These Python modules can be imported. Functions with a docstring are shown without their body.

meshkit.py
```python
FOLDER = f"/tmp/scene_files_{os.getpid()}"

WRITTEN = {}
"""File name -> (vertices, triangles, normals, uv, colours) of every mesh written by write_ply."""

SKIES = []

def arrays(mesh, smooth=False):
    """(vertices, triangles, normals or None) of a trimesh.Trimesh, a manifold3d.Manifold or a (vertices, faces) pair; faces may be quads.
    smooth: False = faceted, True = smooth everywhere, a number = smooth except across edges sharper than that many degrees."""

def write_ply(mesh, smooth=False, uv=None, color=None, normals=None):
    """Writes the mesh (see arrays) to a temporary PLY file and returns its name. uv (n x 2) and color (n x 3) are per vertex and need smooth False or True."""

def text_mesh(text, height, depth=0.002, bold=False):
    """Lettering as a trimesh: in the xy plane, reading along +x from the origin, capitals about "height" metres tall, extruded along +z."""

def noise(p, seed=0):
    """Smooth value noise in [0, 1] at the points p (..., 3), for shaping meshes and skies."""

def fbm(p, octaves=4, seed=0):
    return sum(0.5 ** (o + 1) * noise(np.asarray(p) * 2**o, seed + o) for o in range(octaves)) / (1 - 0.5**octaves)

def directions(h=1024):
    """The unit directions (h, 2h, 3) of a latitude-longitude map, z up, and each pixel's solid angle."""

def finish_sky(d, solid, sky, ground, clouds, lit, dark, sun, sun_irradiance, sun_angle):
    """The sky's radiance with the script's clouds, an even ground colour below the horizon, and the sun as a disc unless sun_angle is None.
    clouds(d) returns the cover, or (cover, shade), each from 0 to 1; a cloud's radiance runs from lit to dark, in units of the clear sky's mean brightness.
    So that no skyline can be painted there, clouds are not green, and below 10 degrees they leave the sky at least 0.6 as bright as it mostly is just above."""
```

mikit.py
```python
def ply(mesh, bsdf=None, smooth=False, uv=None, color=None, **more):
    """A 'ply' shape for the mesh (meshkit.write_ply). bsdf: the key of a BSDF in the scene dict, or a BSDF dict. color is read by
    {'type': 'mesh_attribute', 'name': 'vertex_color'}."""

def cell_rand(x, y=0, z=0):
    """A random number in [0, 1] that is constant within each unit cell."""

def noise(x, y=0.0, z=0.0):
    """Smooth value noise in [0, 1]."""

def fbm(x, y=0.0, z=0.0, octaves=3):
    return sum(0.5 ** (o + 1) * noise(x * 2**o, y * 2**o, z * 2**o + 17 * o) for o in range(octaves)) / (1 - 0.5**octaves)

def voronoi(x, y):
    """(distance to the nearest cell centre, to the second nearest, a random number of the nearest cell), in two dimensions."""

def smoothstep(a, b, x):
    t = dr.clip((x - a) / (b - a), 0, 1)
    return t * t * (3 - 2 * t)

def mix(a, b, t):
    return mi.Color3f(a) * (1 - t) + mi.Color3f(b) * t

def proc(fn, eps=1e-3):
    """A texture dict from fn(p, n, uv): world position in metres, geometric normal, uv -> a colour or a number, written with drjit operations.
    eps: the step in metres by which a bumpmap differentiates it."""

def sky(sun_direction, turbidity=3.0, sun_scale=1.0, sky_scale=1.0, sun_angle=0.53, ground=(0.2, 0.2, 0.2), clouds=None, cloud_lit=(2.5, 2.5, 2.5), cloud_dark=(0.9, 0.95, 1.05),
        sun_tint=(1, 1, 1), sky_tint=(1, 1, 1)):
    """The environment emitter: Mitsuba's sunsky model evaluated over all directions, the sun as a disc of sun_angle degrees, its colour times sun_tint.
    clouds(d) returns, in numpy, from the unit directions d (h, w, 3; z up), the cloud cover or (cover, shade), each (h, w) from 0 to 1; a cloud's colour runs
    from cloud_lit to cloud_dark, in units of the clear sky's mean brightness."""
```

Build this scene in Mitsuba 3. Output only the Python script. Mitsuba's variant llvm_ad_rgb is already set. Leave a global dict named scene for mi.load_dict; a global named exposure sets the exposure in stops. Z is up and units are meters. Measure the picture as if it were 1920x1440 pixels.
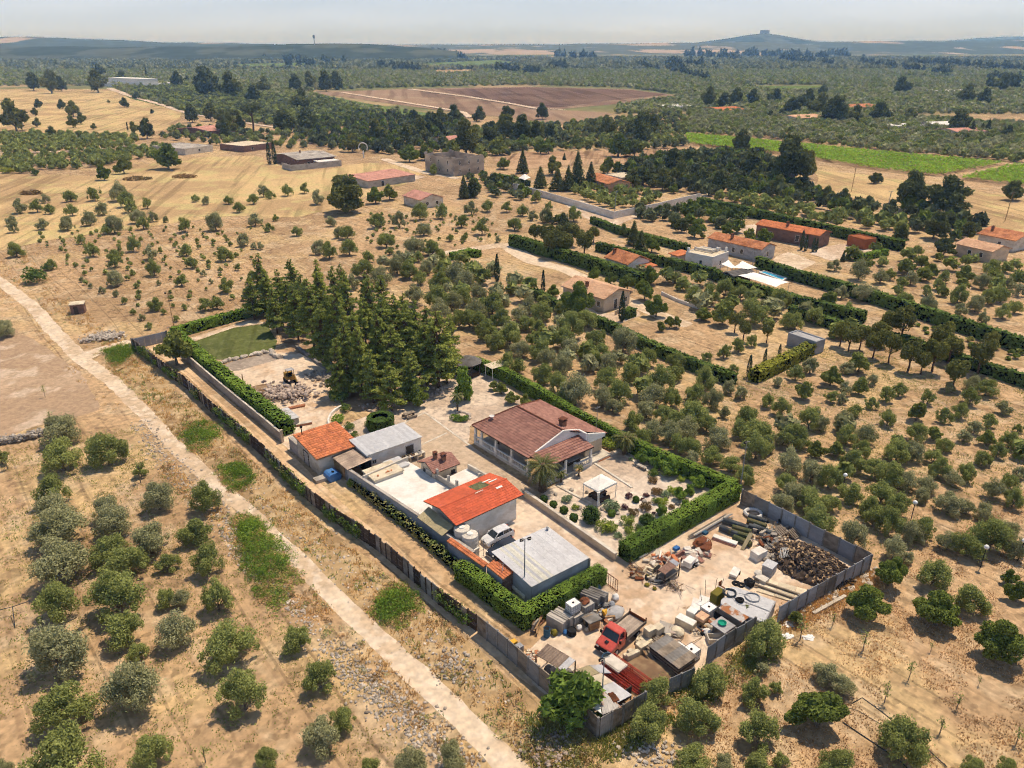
import math
import numpy as np, trimesh, drjit as dr, mitsuba as mi, mikit, meshkit
from shapely.geometry import Polygon, LineString, Point
from shapely import contains_xy

T = mi.ScalarTransform4f
scene, labels = {}, {}
# ---------------------------------------------------------------- camera, sky, sun, exposure
F, HOR, CAMZ = 1420.0, 82.0, 52.0            # focal length and horizon row of the 1920 x 1440 photograph, drone height
PITCH = math.atan((720 - HOR) / F)
CP, SP = math.cos(PITCH), math.sin(PITCH)
HAZE = 0.00008
scene['camera'] = {'type': 'perspective', 'fov': math.degrees(2 * math.atan(960 / F)), 'fov_axis': 'x', 'near_clip': 1.0, 'far_clip': 60000.0,
                   'to_world': T().look_at(origin=[0, 0, CAMZ], target=[0, CP, CAMZ - SP], up=[0, 0, 1])}
SUN_AZ, SUN_EL = math.radians(48), math.radians(66)
SUN = [math.cos(SUN_EL) * math.cos(SUN_AZ), math.cos(SUN_EL) * math.sin(SUN_AZ), math.sin(SUN_EL)]


def clouds(d):
    """thin high haze cloud, whiter towards the horizon, with soft brighter streaks"""
    el = np.clip(d[..., 2], 0, 1)
    q = d / np.maximum(d[..., 2:3] + 0.12, 0.05)
    n = meshkit.fbm(q * np.array([0.7, 1.3, 0.0]) + 3.1, 5, seed=4)
    return np.clip(0.06 + 0.86 * (1 - el) ** 5 + 0.45 * (n - 0.5), 0, 0.95), np.clip(0.5 - 1.3 * (n - 0.5), 0, 1)


scene['sky'] = mikit.sky(SUN, turbidity=3, clouds=clouds, cloud_lit=(2.85, 3.1, 3.6), cloud_dark=(2.3, 2.55, 3.05), sun_tint=(1.0, 0.97, 0.915), ground=(0.3, 0.24, 0.17))
exposure = 1.6

# ---------------------------------------------------------------- helpers: points
def P(x, y, z=0.0):
    """the place at height z that the photograph shows at its pixel (x, y) of 1920 x 1440"""
    a, b = (x - 960) / F, (y - 720) / F
    d = np.array([a, CP - b * SP, -SP - b * CP])
    return np.array([0, 0, CAMZ]) + d * ((z - CAMZ) / d[2])


def PP(pts, z=0.0):
    return np.array([P(x, y, z) for x, y in pts])


def depth_at(x, y):
    b = (y - 720) / F
    return CAMZ / (SP + b * CP)


class Frame:
    """a plan frame: local (u, v, z) -> world"""
    def __init__(s, o, deg):
        s.o, s.a = np.array([o[0], o[1]], float), math.radians(deg)
        s.c, s.s = math.cos(s.a), math.sin(s.a)

    def w(s, p):
        p = np.atleast_2d(np.asarray(p, float))
        return np.column_stack([s.o[0] + p[:, 0] * s.c - p[:, 1] * s.s, s.o[1] + p[:, 0] * s.s + p[:, 1] * s.c, p[:, 2]])

    def at(s, u, v, deg=0.0):
        q = s.w([[u, v, 0]])[0]
        return Frame(q, math.degrees(s.a) + deg)


def rect(A, B, C, z, deg=None):
    """frame with origin at pixel B, u towards C, v towards A, all seen at height z; and the two lengths"""
    a, b, c = (P(*q, z)[:2] for q in (A, B, C))
    u, v = c - b, a - b
    l1, l2 = np.hypot(*u), np.hypot(*v)
    if deg is None:
        a1, a2 = math.degrees(math.atan2(u[1], u[0])), math.degrees(math.atan2(v[1], v[0])) - 90
        if a2 < -180: a2 += 360
        deg = (a1 * l1 + a2 * l2) / (l1 + l2)
    return Frame(b, deg), l1, l2


# ---------------------------------------------------------------- palette: one BSDF serves many colours; uv.x holds the colour's number, uv.y a tone
PAL, PALI = [], {}


def col(name, c1, c2=None, freq=0.8, lo=0.35, hi=0.75, fine=0.18):
    c2 = c2 or tuple(0.78 * x for x in c1)
    PALI[name] = len(PAL)
    PAL.append([*c1, *c2, freq, lo, hi, fine])


for a in [
    ('white', (.74, .73, .70), (.62, .58, .52)), ('offwhite', (.62, .58, .51), (.46, .41, .34)), ('cream', (.60, .50, .38), (.48, .40, .30)), ('greywall', (.42, .42, .43), (.30, .30, .31)),
    ('concrete', (.45, .42, .38), (.30, .27, .24), .5), ('concrete_dark', (.26, .25, .24), (.15, .14, .13), .7), ('bluegrey', (.34, .36, .40), (.25, .26, .28), .4), ('steelroof', (.60, .61, .63), (.48, .48, .49), .3),
    ('steelroof2', (.50, .51, .53), (.42, .36, .32), .45, .55, .8), ('skylight', (.72, .70, .60), (.62, .60, .50), .5), ('terracotta', (.60, .225, .105), (.47, .17, .085), 1.3), ('terracotta2', (.55, .25, .13), (.36, .15, .08), .8),
    ('brownroof', (.34, .185, .15), (.27, .14, .115), .9), ('brownridge', (.18, .08, .055), None), ('redsheet', (.58, .135, .07), (.46, .11, .06), .5), ('greenpatch', (.13, .17, .09), (.09, .12, .07), 1.2),
    ('peachroof', (.62, .40, .26), (.50, .30, .19), .6), ('pinkroof', (.56, .30, .24), (.46, .24, .19), .6), ('brick', (.30, .16, .10), (.22, .12, .08), 1.0), ('brownbrick', (.24, .15, .12), (.17, .11, .09), 1.0),
    ('rustbrick', (.36, .13, .06), (.28, .10, .05), .6), ('dark', (.03, .03, .032), (.02, .02, .02)), ('glassdark', (.03, .04, .05), (.02, .025, .03)), ('darkwood', (.095, .07, .055), (.055, .042, .035), 2.0),
    ('wood', (.38, .25, .14), (.25, .16, .09), 2.0), ('greywood', (.30, .25, .20), (.17, .14, .11), 1.5), ('rustyiron', (.22, .085, .045), (.13, .055, .03), 2.0), ('rustsheet', (.45, .43, .41), (.34, .15, .07), 1.1, .5, .62),
    ('corr_brown', (.30, .23, .18), (.15, .11, .09), .9), ('tanboard', (.42, .36, .22), (.34, .29, .18), .7), ('black', (.015, .015, .016), None), ('rubber', (.028, .028, .03), None), ('blueplastic', (.07, .20, .48), (.05, .15, .38)),
    ('bluebin', (.06, .13, .22), (.04, .10, .16)), ('whiteplastic', (.80, .80, .79), (.68, .67, .64)), ('yellow', (.75, .42, .06), (.6, .33, .05)), ('orange', (.72, .28, .04), None), ('truckred', (.50, .075, .05), (.44, .065, .045)),
    ('carsilver', (.60, .62, .66), (.56, .58, .62)), ('cardark', (.02, .024, .035), None), ('bedwood', (.42, .35, .29), (.30, .25, .21), 1.2), ('chrome', (.55, .55, .56), None), ('amber', (.7, .3, .03), None), ('lampglass', (.75, .75, .70), None),
    ('limestone', (.56, .50, .43), (.36, .31, .26), 1.6), ('stone', (.42, .38, .33), (.24, .21, .18), 1.4), ('pinkstone', (.50, .41, .35), (.34, .27, .23), 1.4), ('tufa', (.66, .58, .44), (.52, .45, .33), 1.5), ('redbrickpile', (.45, .20, .11), (.33, .15, .09), 2.),
    ('bark', (.24, .20, .16), (.13, .11, .085), 3.0), ('pinebark', (.16, .10, .07), (.09, .06, .045), 3.), ('logcut', (.45, .32, .19), (.30, .2, .12), 3.), ('logdark', (.10, .075, .06), (.05, .04, .034), 2.5),
    ('turfroll', (.085, .10, .05), (.15, .13, .07), 1.2), ('turfback', (.10, .11, .115), (.06, .065, .07), 1.2), ('greenplastic', (.02, .30, .20), None), ('poolwater', (.06, .38, .62), (.05, .33, .58), .5), ('canvas', (.86, .84, .80), (.78, .76, .71), .3),
    ('slate', (.16, .155, .15), (.11, .105, .10), 1.), ('palmtrunk', (.16, .11, .07), (.09, .065, .045), 4.), ('hose', (.05, .06, .07), None), ('hosewhite', (.60, .60, .60), None), ('terrapave', (.58, .25, .12), (.48, .2, .1), 1.), ('tyre', (.025, .025, .026), None),
    ('castle', (.55, .50, .46), (.48, .44, .40), .05), ('ruin', (.50, .43, .35), (.27, .23, .19), .25), ('mural', (.34, .30, .22), (.24, .25, .2), 1.), ('olivegreen', (.20, .17, .03), (.15, .13, .03), 1.), ('steelpole', (.30, .31, .32), None),
    ('ash', (.14, .12, .10), (.28, .23, .18), .6), ('brownheap', (.20, .13, .08), (.30, .21, .13), 1.5), ('whitepaint', (.78, .77, .74), (.7, .68, .64)), ('purpleleaf', (.10, .045, .05), (.06, .03, .035), 2.), ('digger', (.36, .22, .06), (.25, .16, .07), 2.),
]: col(*a)

_P = np.array(PAL, np.float32)


def make_pal(table):
    cols = [mi.Float(table[:, i].copy()) for i in range(table.shape[1])]
    return cols


_PC = make_pal(_P)


def pal_fn(p, n, uv):
    i = mi.UInt32(dr.clip(uv.x, 0, len(PAL) - 0.5))
    g = lambda k: dr.gather(mi.Float, _PC[k], i)
    f = g(6)
    t = mikit.smoothstep(g(7), g(8), mikit.fbm(p.x * f, p.y * f, p.z * f * 1.3, 4))
    k = uv.y * (1 + g(9) * (mikit.noise(p.x * 4.1, p.y * 4.1, p.z * 5.3) + 0.6 * mikit.noise(p.x * 13, p.y * 13, p.z * 13) - 0.8))
    return mi.Color3f(dr.lerp(g(0), g(3), t), dr.lerp(g(1), g(4), t), dr.lerp(g(2), g(5), t)) * k


PALTEX = mikit.proc(pal_fn)
scene['matte'] = {'type': 'twosided', 'b': {'type': 'diffuse', 'reflectance': PALTEX}}
scene['satin'] = {'type': 'twosided', 'b': {'type': 'principled', 'base_color': PALTEX, 'roughness': 0.38, 'specular': 0.4}}
scene['paint'] = {'type': 'twosided', 'b': {'type': 'principled', 'base_color': PALTEX, 'roughness': 0.3, 'clearcoat': 0.7, 'clearcoat_gloss': 0.92}}
scene['glossy'] = {'type': 'twosided', 'b': {'type': 'principled', 'base_color': PALTEX, 'roughness': 0.06, 'specular': 0.6}}
scene['zinc'] = {'type': 'twosided', 'b': {'type': 'principled', 'base_color': PALTEX, 'roughness': 0.5, 'metallic': 0.25}}


# ---------------------------------------------------------------- mesh builder
class B:
    def __init__(s, fr=None, m='white', tone=1.0):
        s.v, s.f, s.t, s.n, s.fr, s.tone = [], [], [], 0, fr, tone
        s.m = m

    def add(s, v, f, m=None, tone=None, raw=False):
        v = np.asarray(v, float)
        f = np.asarray(f, int)
        if f.shape[1] == 4:
            f = np.vstack([f[:, [0, 1, 2]], f[:, [0, 2, 3]]])
        if s.fr is not None and not raw:
            v = s.fr.w(v)
        s.v.append(v)
        s.f.append(f + s.n)
        s.t.append(np.tile([PALI[m or s.m] + 0.5, s.tone if tone is None else tone], (len(v), 1)))
        s.n += len(v)
        return s

    def quad(s, a, b, c, d, **k):
        return s.add([a, b, c, d], [[0, 1, 2, 3]], **k)

    def tri(s, a, b, c, **k):
        return s.add([a, b, c], [[0, 1, 2]], **k)

    def box(s, u, v, z, a, b, c, rot=0.0, tilt=0.0, **k):
        """box with its base centre at (u, v, z), sizes a (u), b (v), c (up), turned by rot degrees, tilted about its own u axis"""
        x, y, w = a / 2, b / 2, c
        q = np.array([[-x, -y, 0], [x, -y, 0], [x, y, 0], [-x, y, 0], [-x, -y, w], [x, -y, w], [x, y, w], [-x, y, w]], float)
        if tilt:
            t = math.radians(tilt)
            q = np.column_stack([q[:, 0], q[:, 1] * math.cos(t) - q[:, 2] * math.sin(t), q[:, 1] * math.sin(t) + q[:, 2] * math.cos(t)])
        r = math.radians(rot)
        q = np.column_stack([q[:, 0] * math.cos(r) - q[:, 1] * math.sin(r), q[:, 0] * math.sin(r) + q[:, 1] * math.cos(r), q[:, 2]]) + [u, v, z]
        return s.add(q, [[0, 3, 2, 1], [4, 5, 6, 7], [0, 1, 5, 4], [1, 2, 6, 5], [2, 3, 7, 6], [3, 0, 4, 7]], **k)

    def span(s, u0, u1, v0, v1, z0, z1, **k):
        return s.box((u0 + u1) / 2, (v0 + v1) / 2, z0, u1 - u0, v1 - v0, z1 - z0, **k)

    def beam(s, p, q, w, h, **k):
        """rectangular bar from p to q (centre line), w wide, h high"""
        p, q = np.asarray(p, float), np.asarray(q, float)
        d = q - p
        d /= np.linalg.norm(d)
        x = np.cross(d, [0, 0, 1])
        x = np.array([1., 0, 0]) if np.linalg.norm(x) < 1e-6 else x / np.linalg.norm(x)
        y = np.cross(x, d)
        c = [x * (i * w / 2) + y * (j * h / 2) for i, j in ((-1, -1), (1, -1), (1, 1), (-1, 1))]
        return s.add([p + a for a in c] + [q + a for a in c], [[0, 1, 2, 3], [7, 6, 5, 4], [0, 4, 5, 1], [1, 5, 6, 2], [2, 6, 7, 3], [3, 7, 4, 0]], **k)

    def tube(s, pts, r, n=6, cap=True, **k):
        pts = np.asarray(pts, float)
        rr = np.broadcast_to(np.asarray(r, float), (len(pts),))
        d = np.gradient(pts, axis=0)
        d /= np.linalg.norm(d, axis=1, keepdims=True) + 1e-12
        up = np.array([0.13, 0.09, 1.0]) if abs(d[0][2]) < 0.9 else np.array([1.0, 0.1, 0])
        vs = []
        for p, t, q in zip(pts, d, rr):
            x = np.cross(t, up)
            x /= np.linalg.norm(x) + 1e-12
            y = np.cross(t, x)
            a = np.arange(n) * 2 * np.pi / n
            vs.append(p + q * (np.cos(a)[:, None] * x + np.sin(a)[:, None] * y))
        m = len(pts)
        f = [[i * n + j, i * n + (j + 1) % n, (i + 1) * n + (j + 1) % n, (i + 1) * n + j] for i in range(m - 1) for j in range(n)]
        v = np.vstack(vs)
        if cap:
            v = np.vstack([v, pts[0], pts[-1]])
            f += [[m * n, (j + 1) % n, j, j] for j in range(n)] + [[m * n + 1, (m - 1) * n + j, (m - 1) * n + (j + 1) % n, (m - 1) * n + (j + 1) % n] for j in range(n)]
        return s.add(v, f, **k)

    def lathe(s, u, v, z, prof, n=14, a=None, **k):
        """turned solid about the upright through (u, v, z): prof = [(r, z)]"""
        a = np.arange(n) * 2 * np.pi / n
        vs = np.vstack([np.column_stack([u + r * np.cos(a), v + r * np.sin(a), np.full(n, z + h)]) for r, h in prof])
        f = [[i * n + j, i * n + (j + 1) % n, (i + 1) * n + (j + 1) % n, (i + 1) * n + j] for i in range(len(prof) - 1) for j in range(n)]
        return s.add(vs, f, **k)

    def prism(s, poly, z0, z1, **k):
        """upright prism of a plan polygon (convex or not)"""
        m = trimesh.creation.extrude_polygon(Polygon(poly), z1 - z0, engine='earcut')
        return s.add(m.vertices + [0, 0, z0], m.faces, **k)

    def side(s, prof, u0, u1, axis='u', **k):
        """profile of (v, z) points swept along u from u0 to u1 (axis='u'), or (u, z) swept along v"""
        m = trimesh.creation.extrude_polygon(Polygon(prof), u1 - u0, engine='earcut')
        q = m.vertices
        v = np.column_stack([q[:, 2] + u0, q[:, 0], q[:, 1]]) if axis == 'u' else np.column_stack([q[:, 0], q[:, 2] + u0, q[:, 1]])
        return s.add(v, m.faces, **k)

    def ball(s, c, r, sub=2, noise=0.0, sq=(1, 1, 1), seed=0, **k):
        m = trimesh.creation.icosphere(subdivisions=sub)
        q = np.array(m.vertices)
        if noise:
            q = q * (1 + noise * 2 * (meshkit.noise(q * 1.9 + seed * 7.7, seed) - 0.5))[:, None]
        return s.add(q * (np.array(sq) * r) + np.asarray(c, float), m.faces, **k)

    def rock(s, c, r, rng, **k):
        m = ROCKS[rng.integers(len(ROCKS))]
        q = m[0] * (r * rng.uniform(.7, 1.3, 3) * [1, 1, .75])
        a = rng.uniform(0, 6.28)
        q = np.column_stack([q[:, 0] * math.cos(a) - q[:, 1] * math.sin(a), q[:, 0] * math.sin(a) + q[:, 1] * math.cos(a), q[:, 2]])
        return s.add(q + np.asarray(c, float), m[1], **k)

    def ok(s):
        return s.n > 0

    def dict(s, bsdf='matte', smooth=False):
        v, f, t = np.vstack(s.v), np.vstack(s.f), np.vstack(s.t)
        f = f[np.linalg.norm(np.cross(v[f[:, 1]] - v[f[:, 0]], v[f[:, 2]] - v[f[:, 0]]), axis=1) > 1e-10]
        if smooth is False or smooth is True: return mikit.ply((v, f), bsdf, smooth, uv=t)
        fn = np.cross(v[f[:, 1]] - v[f[:, 0]], v[f[:, 2]] - v[f[:, 0]])           # smooth only across blunt edges
        fu = fn / (np.linalg.norm(fn, axis=1, keepdims=True) + 1e-12)
        ids = np.unique(np.round(v, 4), axis=0, return_inverse=True)[1].ravel()[f]
        ring = {}
        for k, row in enumerate(ids):
            for i in row: ring.setdefault(int(i), []).append(k)
        c = math.cos(math.radians(smooth))
        n = np.array([sum(fn[j] for j in ring[int(i)] if fu[j] @ fu[k] >= c) for k, row in enumerate(ids) for i in row])
        n /= np.linalg.norm(n, axis=1, keepdims=True) + 1e-12
        path = meshkit.write_ply((v[f.ravel()], np.arange(f.size).reshape(-1, 3)), False, t[f.ravel()], None, normals=n)
        return {'type': 'ply', 'filename': path, 'face_normals': False, 'bsdf': {'type': 'ref', 'id': bsdf}}


_r = np.random.default_rng(5)
ROCKS = []
for _k in range(6):
    _m = trimesh.creation.icosphere(subdivisions=1)
    _q = np.array(_m.vertices) * _r.uniform(.72, 1.18, (len(_m.vertices), 1))
    _h = trimesh.Trimesh(_q, _m.faces).convex_hull
    ROCKS.append((np.array(_h.vertices), np.array(_h.faces)))

# ---------------------------------------------------------------- naming
_used = {}


def numbered(name):
    k = _used.get(name, 0)
    _used[name] = k + 1
    return name if k == 0 else f'{name}_{k:03d}'


def thing(name, label=None, cat=None, group=None, kind=None):
    key = numbered(name)
    labels[key] = {}
    for a, b in (('label', label), ('category', cat), ('group', group), ('kind', kind)):
        if b: labels[key][a] = b
    return key


def part(parent, name, b, bsdf='matte', smooth=False, label=None, kind=None):
    key = numbered(parent + '__' + name)
    scene[key] = b if isinstance(b, dict) else b.dict(bsdf, smooth)
    if label or kind:
        labels[key] = {a: c for a, c in (('label', label), ('kind', kind)) if c}
    return key


def single(name, b, label=None, cat=None, group=None, kind=None, bsdf='matte', smooth=False):
    key = thing(name, label, cat, group, kind)
    scene[key] = b if isinstance(b, dict) else b.dict(bsdf, smooth)
    return key
# ---------------------------------------------------------------- the ground and its sheets
A0 = math.radians(39.0)                      # the compound's axes
CA, SA = math.cos(A0), math.sin(A0)


def soil_fn(p, n, uv):
    x, y = p.x, p.y
    u, v = x * CA + y * SA, -x * SA + y * CA
    big = mikit.fbm(x / 23, y / 23, 1.0, 4)
    med = mikit.fbm(x / 3.1, y / 3.1, 7.0, 4)
    fin = mikit.fbm(x / 0.5, y / 0.5, 3.0, 3)
    row = mikit.fbm(u / .6, v / 15.0, 5.0, 3)
    c = mikit.mix((.47, .325, .19), (.365, .25, .145), mikit.smoothstep(.38, .66, big))
    c = mikit.mix(c, (.56, .42, .22), mikit.smoothstep(.52, .7, mikit.fbm(x / 11 + 40, y / 11, 6.0, 4)) * .6)
    c = mikit.mix(c, (.53, .415, .275), mikit.smoothstep(.5, .72, med) * .6)
    c = mikit.mix(c, (.30, .195, .115), mikit.smoothstep(.5, .72, row) * .4)
    ln = mikit.smoothstep(.982, .999, dr.abs(dr.sin(u * 1.02 + 1.4 * mikit.noise(u / 9, v / 14)))) * mikit.smoothstep(.35, .6, mikit.noise(u / 6, v / 26, 2.0))
    c = c * (1 - .30 * ln) * (1 - .30 * mikit.smoothstep(.60, .74, mikit.fbm(x / .9, y / .9, 11.0, 3)))
    near = c * (0.62 + 0.76 * fin)
    q1, q2, cell = mikit.voronoi((x + 90 * mikit.noise(x / 300, y / 300)) / 210, y / 330)
    green = mikit.mix((.22, .205, .105), (.15, .165, .075), mikit.fbm(x / 40, y / 60, 2.0, 3))
    far = mikit.mix(green, (.35, .27, .15), mikit.smoothstep(.80, .84, cell))
    far = mikit.mix(far, (.13, .16, .05), mikit.smoothstep(.60, .62, cell) * (1 - mikit.smoothstep(.72, .74, cell)))
    far = far * (0.75 + 0.5 * mikit.fbm(x / 9, y / 18, 9.0, 3))
    return mikit.mix(near, far, mikit.smoothstep(620, 760, y + 60 * mikit.noise(x / 80, y / 80)))


SOILS = {}


def sheet_fn(c1, c2, c3, s1=14.0, s2=1.6, rows=0.0, ang=39.0, per=1.1, cut=(.42, .62)):
    ca, sa = math.cos(math.radians(ang)), math.sin(math.radians(ang))

    def fn(p, n, uv):
        x, y = p.x, p.y
        c = mikit.mix(c1, c2, mikit.smoothstep(cut[0], cut[1], mikit.fbm(x / s1, y / s1, 4.0, 4)))
        c = mikit.mix(c, c3, mikit.smoothstep(.5, .74, mikit.fbm(x / s2, y / s2, 8.0, 4)) * .7)
        k = 0.74 + 0.52 * mikit.fbm(x / .45, y / .45, 2.0, 3)
        if rows:
            u, v = x * ca + y * sa, -x * sa + y * ca
            k = k * (1 - rows * mikit.smoothstep(.45, .75, mikit.fbm(u / per, v / (per * 22), 5.0, 3)))
        return c * k
    return fn


def ground_bsdf(key, fn):
    scene[key] = {'type': 'twosided', 'b': {'type': 'diffuse', 'reflectance': mikit.proc(fn)}}
    return key


ground_bsdf('soil', soil_fn)
ground_bsdf('pale_dirt', sheet_fn((.63, .515, .385), (.53, .41, .285), (.69, .59, .475), 6.0, 1.1))
ground_bsdf('sandy', sheet_fn((.64, .46, .29), (.53, .365, .215), (.66, .52, .36), 7.0, 1.4, .3, 39, .5))
ground_bsdf('straw', sheet_fn((.56, .41, .215), (.43, .30, .165), (.50, .43, .20), 24.0, 6.0, .3, 10, 2.0))
ground_bsdf('paver', sheet_fn((.47, .37, .27), (.40, .31, .225), (.52, .42, .32), 9.0, .8))
ground_bsdf('concrete_yard', sheet_fn((.62, .51, .40), (.50, .38, .275), (.68, .59, .49), 7.0, 1.6))
ground_bsdf('scrap_dirt', sheet_fn((.62, .50, .38), (.49, .345, .225), (.68, .58, .47), 6.0, 1.3))
ground_bsdf('pebbles', sheet_fn((.66, .58, .49), (.58, .49, .40), (.46, .38, .31), 4.0, .55))
ground_bsdf('flagstone', sheet_fn((.60, .50, .40), (.50, .40, .31), (.38, .31, .25), 5.0, .7))
ground_bsdf('turf', sheet_fn((.115, .135, .045), (.095, .115, .04), (.16, .17, .07), 8.0, 1.2, .25, 12, .9))
ground_bsdf('greygravel', sheet_fn((.36, .30, .25), (.30, .25, .21), (.42, .36, .30), 5.0, .8))
ground_bsdf('ploughed', sheet_fn((.31, .215, .15), (.225, .15, .11), (.35, .26, .18), 150.0, 30.0, .3, 8, 7.0))
ground_bsdf('greenfield', sheet_fn((.15, .20, .06), (.12, .17, .05), (.18, .22, .08), 60.0, 9.0, .25, 5, 4.0))
ground_bsdf('drygrass_soil', sheet_fn((.42, .30, .165), (.31, .215, .12), (.50, .39, .24), 5.0, 1.0))
ground_bsdf('furrow', sheet_fn((.46, .31, .19), (.36, .23, .14), (.50, .36, .23), 20.0, 4.0, .55, -8, 2.4))

g = trimesh.creation.box  # (unused helper name kept short)
xs = np.unique(np.concatenate([np.linspace(-14000, 14000, 29), np.linspace(-400, 400, 17)]))
ys = np.unique(np.concatenate([np.linspace(-600, 22000, 34), np.linspace(0, 1000, 21)]))
X, Y = np.meshgrid(xs, ys)
nx = len(xs)
ii = (np.arange(len(ys) - 1)[:, None] * nx + np.arange(nx - 1)[None]).ravel()
scene['ground'] = mikit.ply((np.column_stack([X.ravel(), Y.ravel(), 0 * X.ravel()]), np.column_stack([ii, ii + 1, ii + nx + 1, ii + nx])), 'soil')
labels['ground'] = {'label': 'dry tan soil of orchards and fields running to the horizon', 'kind': 'structure'}
_used['ground'] = 1


def rough(poly, step, amp, seed):
    """closed plan polygon with its outline resampled and made uneven"""
    ring = LineString(np.vstack([poly, poly[:1]]))
    n = max(8, int(ring.length / step))
    q = np.array([ring.interpolate(i / n, True).coords[0] for i in range(n)])
    o = np.column_stack([meshkit.fbm(np.column_stack([q / (step * 3), 0 * q[:, :1] + k]), 3, seed + k) - 0.5 for k in (0, 1)])
    return q + o * 2 * amp


def sheet(name, label, px, z, bsdf, step=1.5, amp=0.35, seed=1, world=False):
    q = np.asarray(px, float) if world else PP(px)[:, :2]
    q = rough(q, step, amp, seed) if amp else q
    pg = Polygon(q)
    if not pg.is_valid:
        pg = pg.buffer(0)
        pg = max(getattr(pg, 'geoms', [pg]), key=lambda a: a.area)
    import mapbox_earcut as me
    ring = np.array(pg.exterior.coords)[:-1]
    tri = me.triangulate_float64(ring, np.array([len(ring)], np.uint32)).reshape(-1, 3)
    key = thing(name, label, None, None, 'structure')
    scene[key] = mikit.ply((np.column_stack([ring, np.full(len(ring), z)]), tri), bsdf)
    return pg


def ribbon(pts, widths):
    """plan polygon of a strip along the pixel centre line"""
    c = PP(pts)[:, :2]
    ls = LineString(c)
    n = max(4, int(ls.length / 3))
    s = np.linspace(0, 1, n)
    q = np.array([ls.interpolate(t, True).coords[0] for t in s])
    k = np.cumsum(np.r_[0, np.linalg.norm(np.diff(c, axis=0), axis=1)])
    w = np.interp(s * k[-1], k, widths)
    d = np.gradient(q, axis=0)
    for _ in range(3):
        d[1:-1] = (d[:-2] + d[1:-1] + d[2:]) / 3
    d /= np.linalg.norm(d, axis=1, keepdims=True)
    nrm = np.column_stack([-d[:, 1], d[:, 0]])
    return np.vstack([q + nrm * w[:, None] / 2, (q - nrm * w[:, None] / 2)[::-1]])


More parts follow.
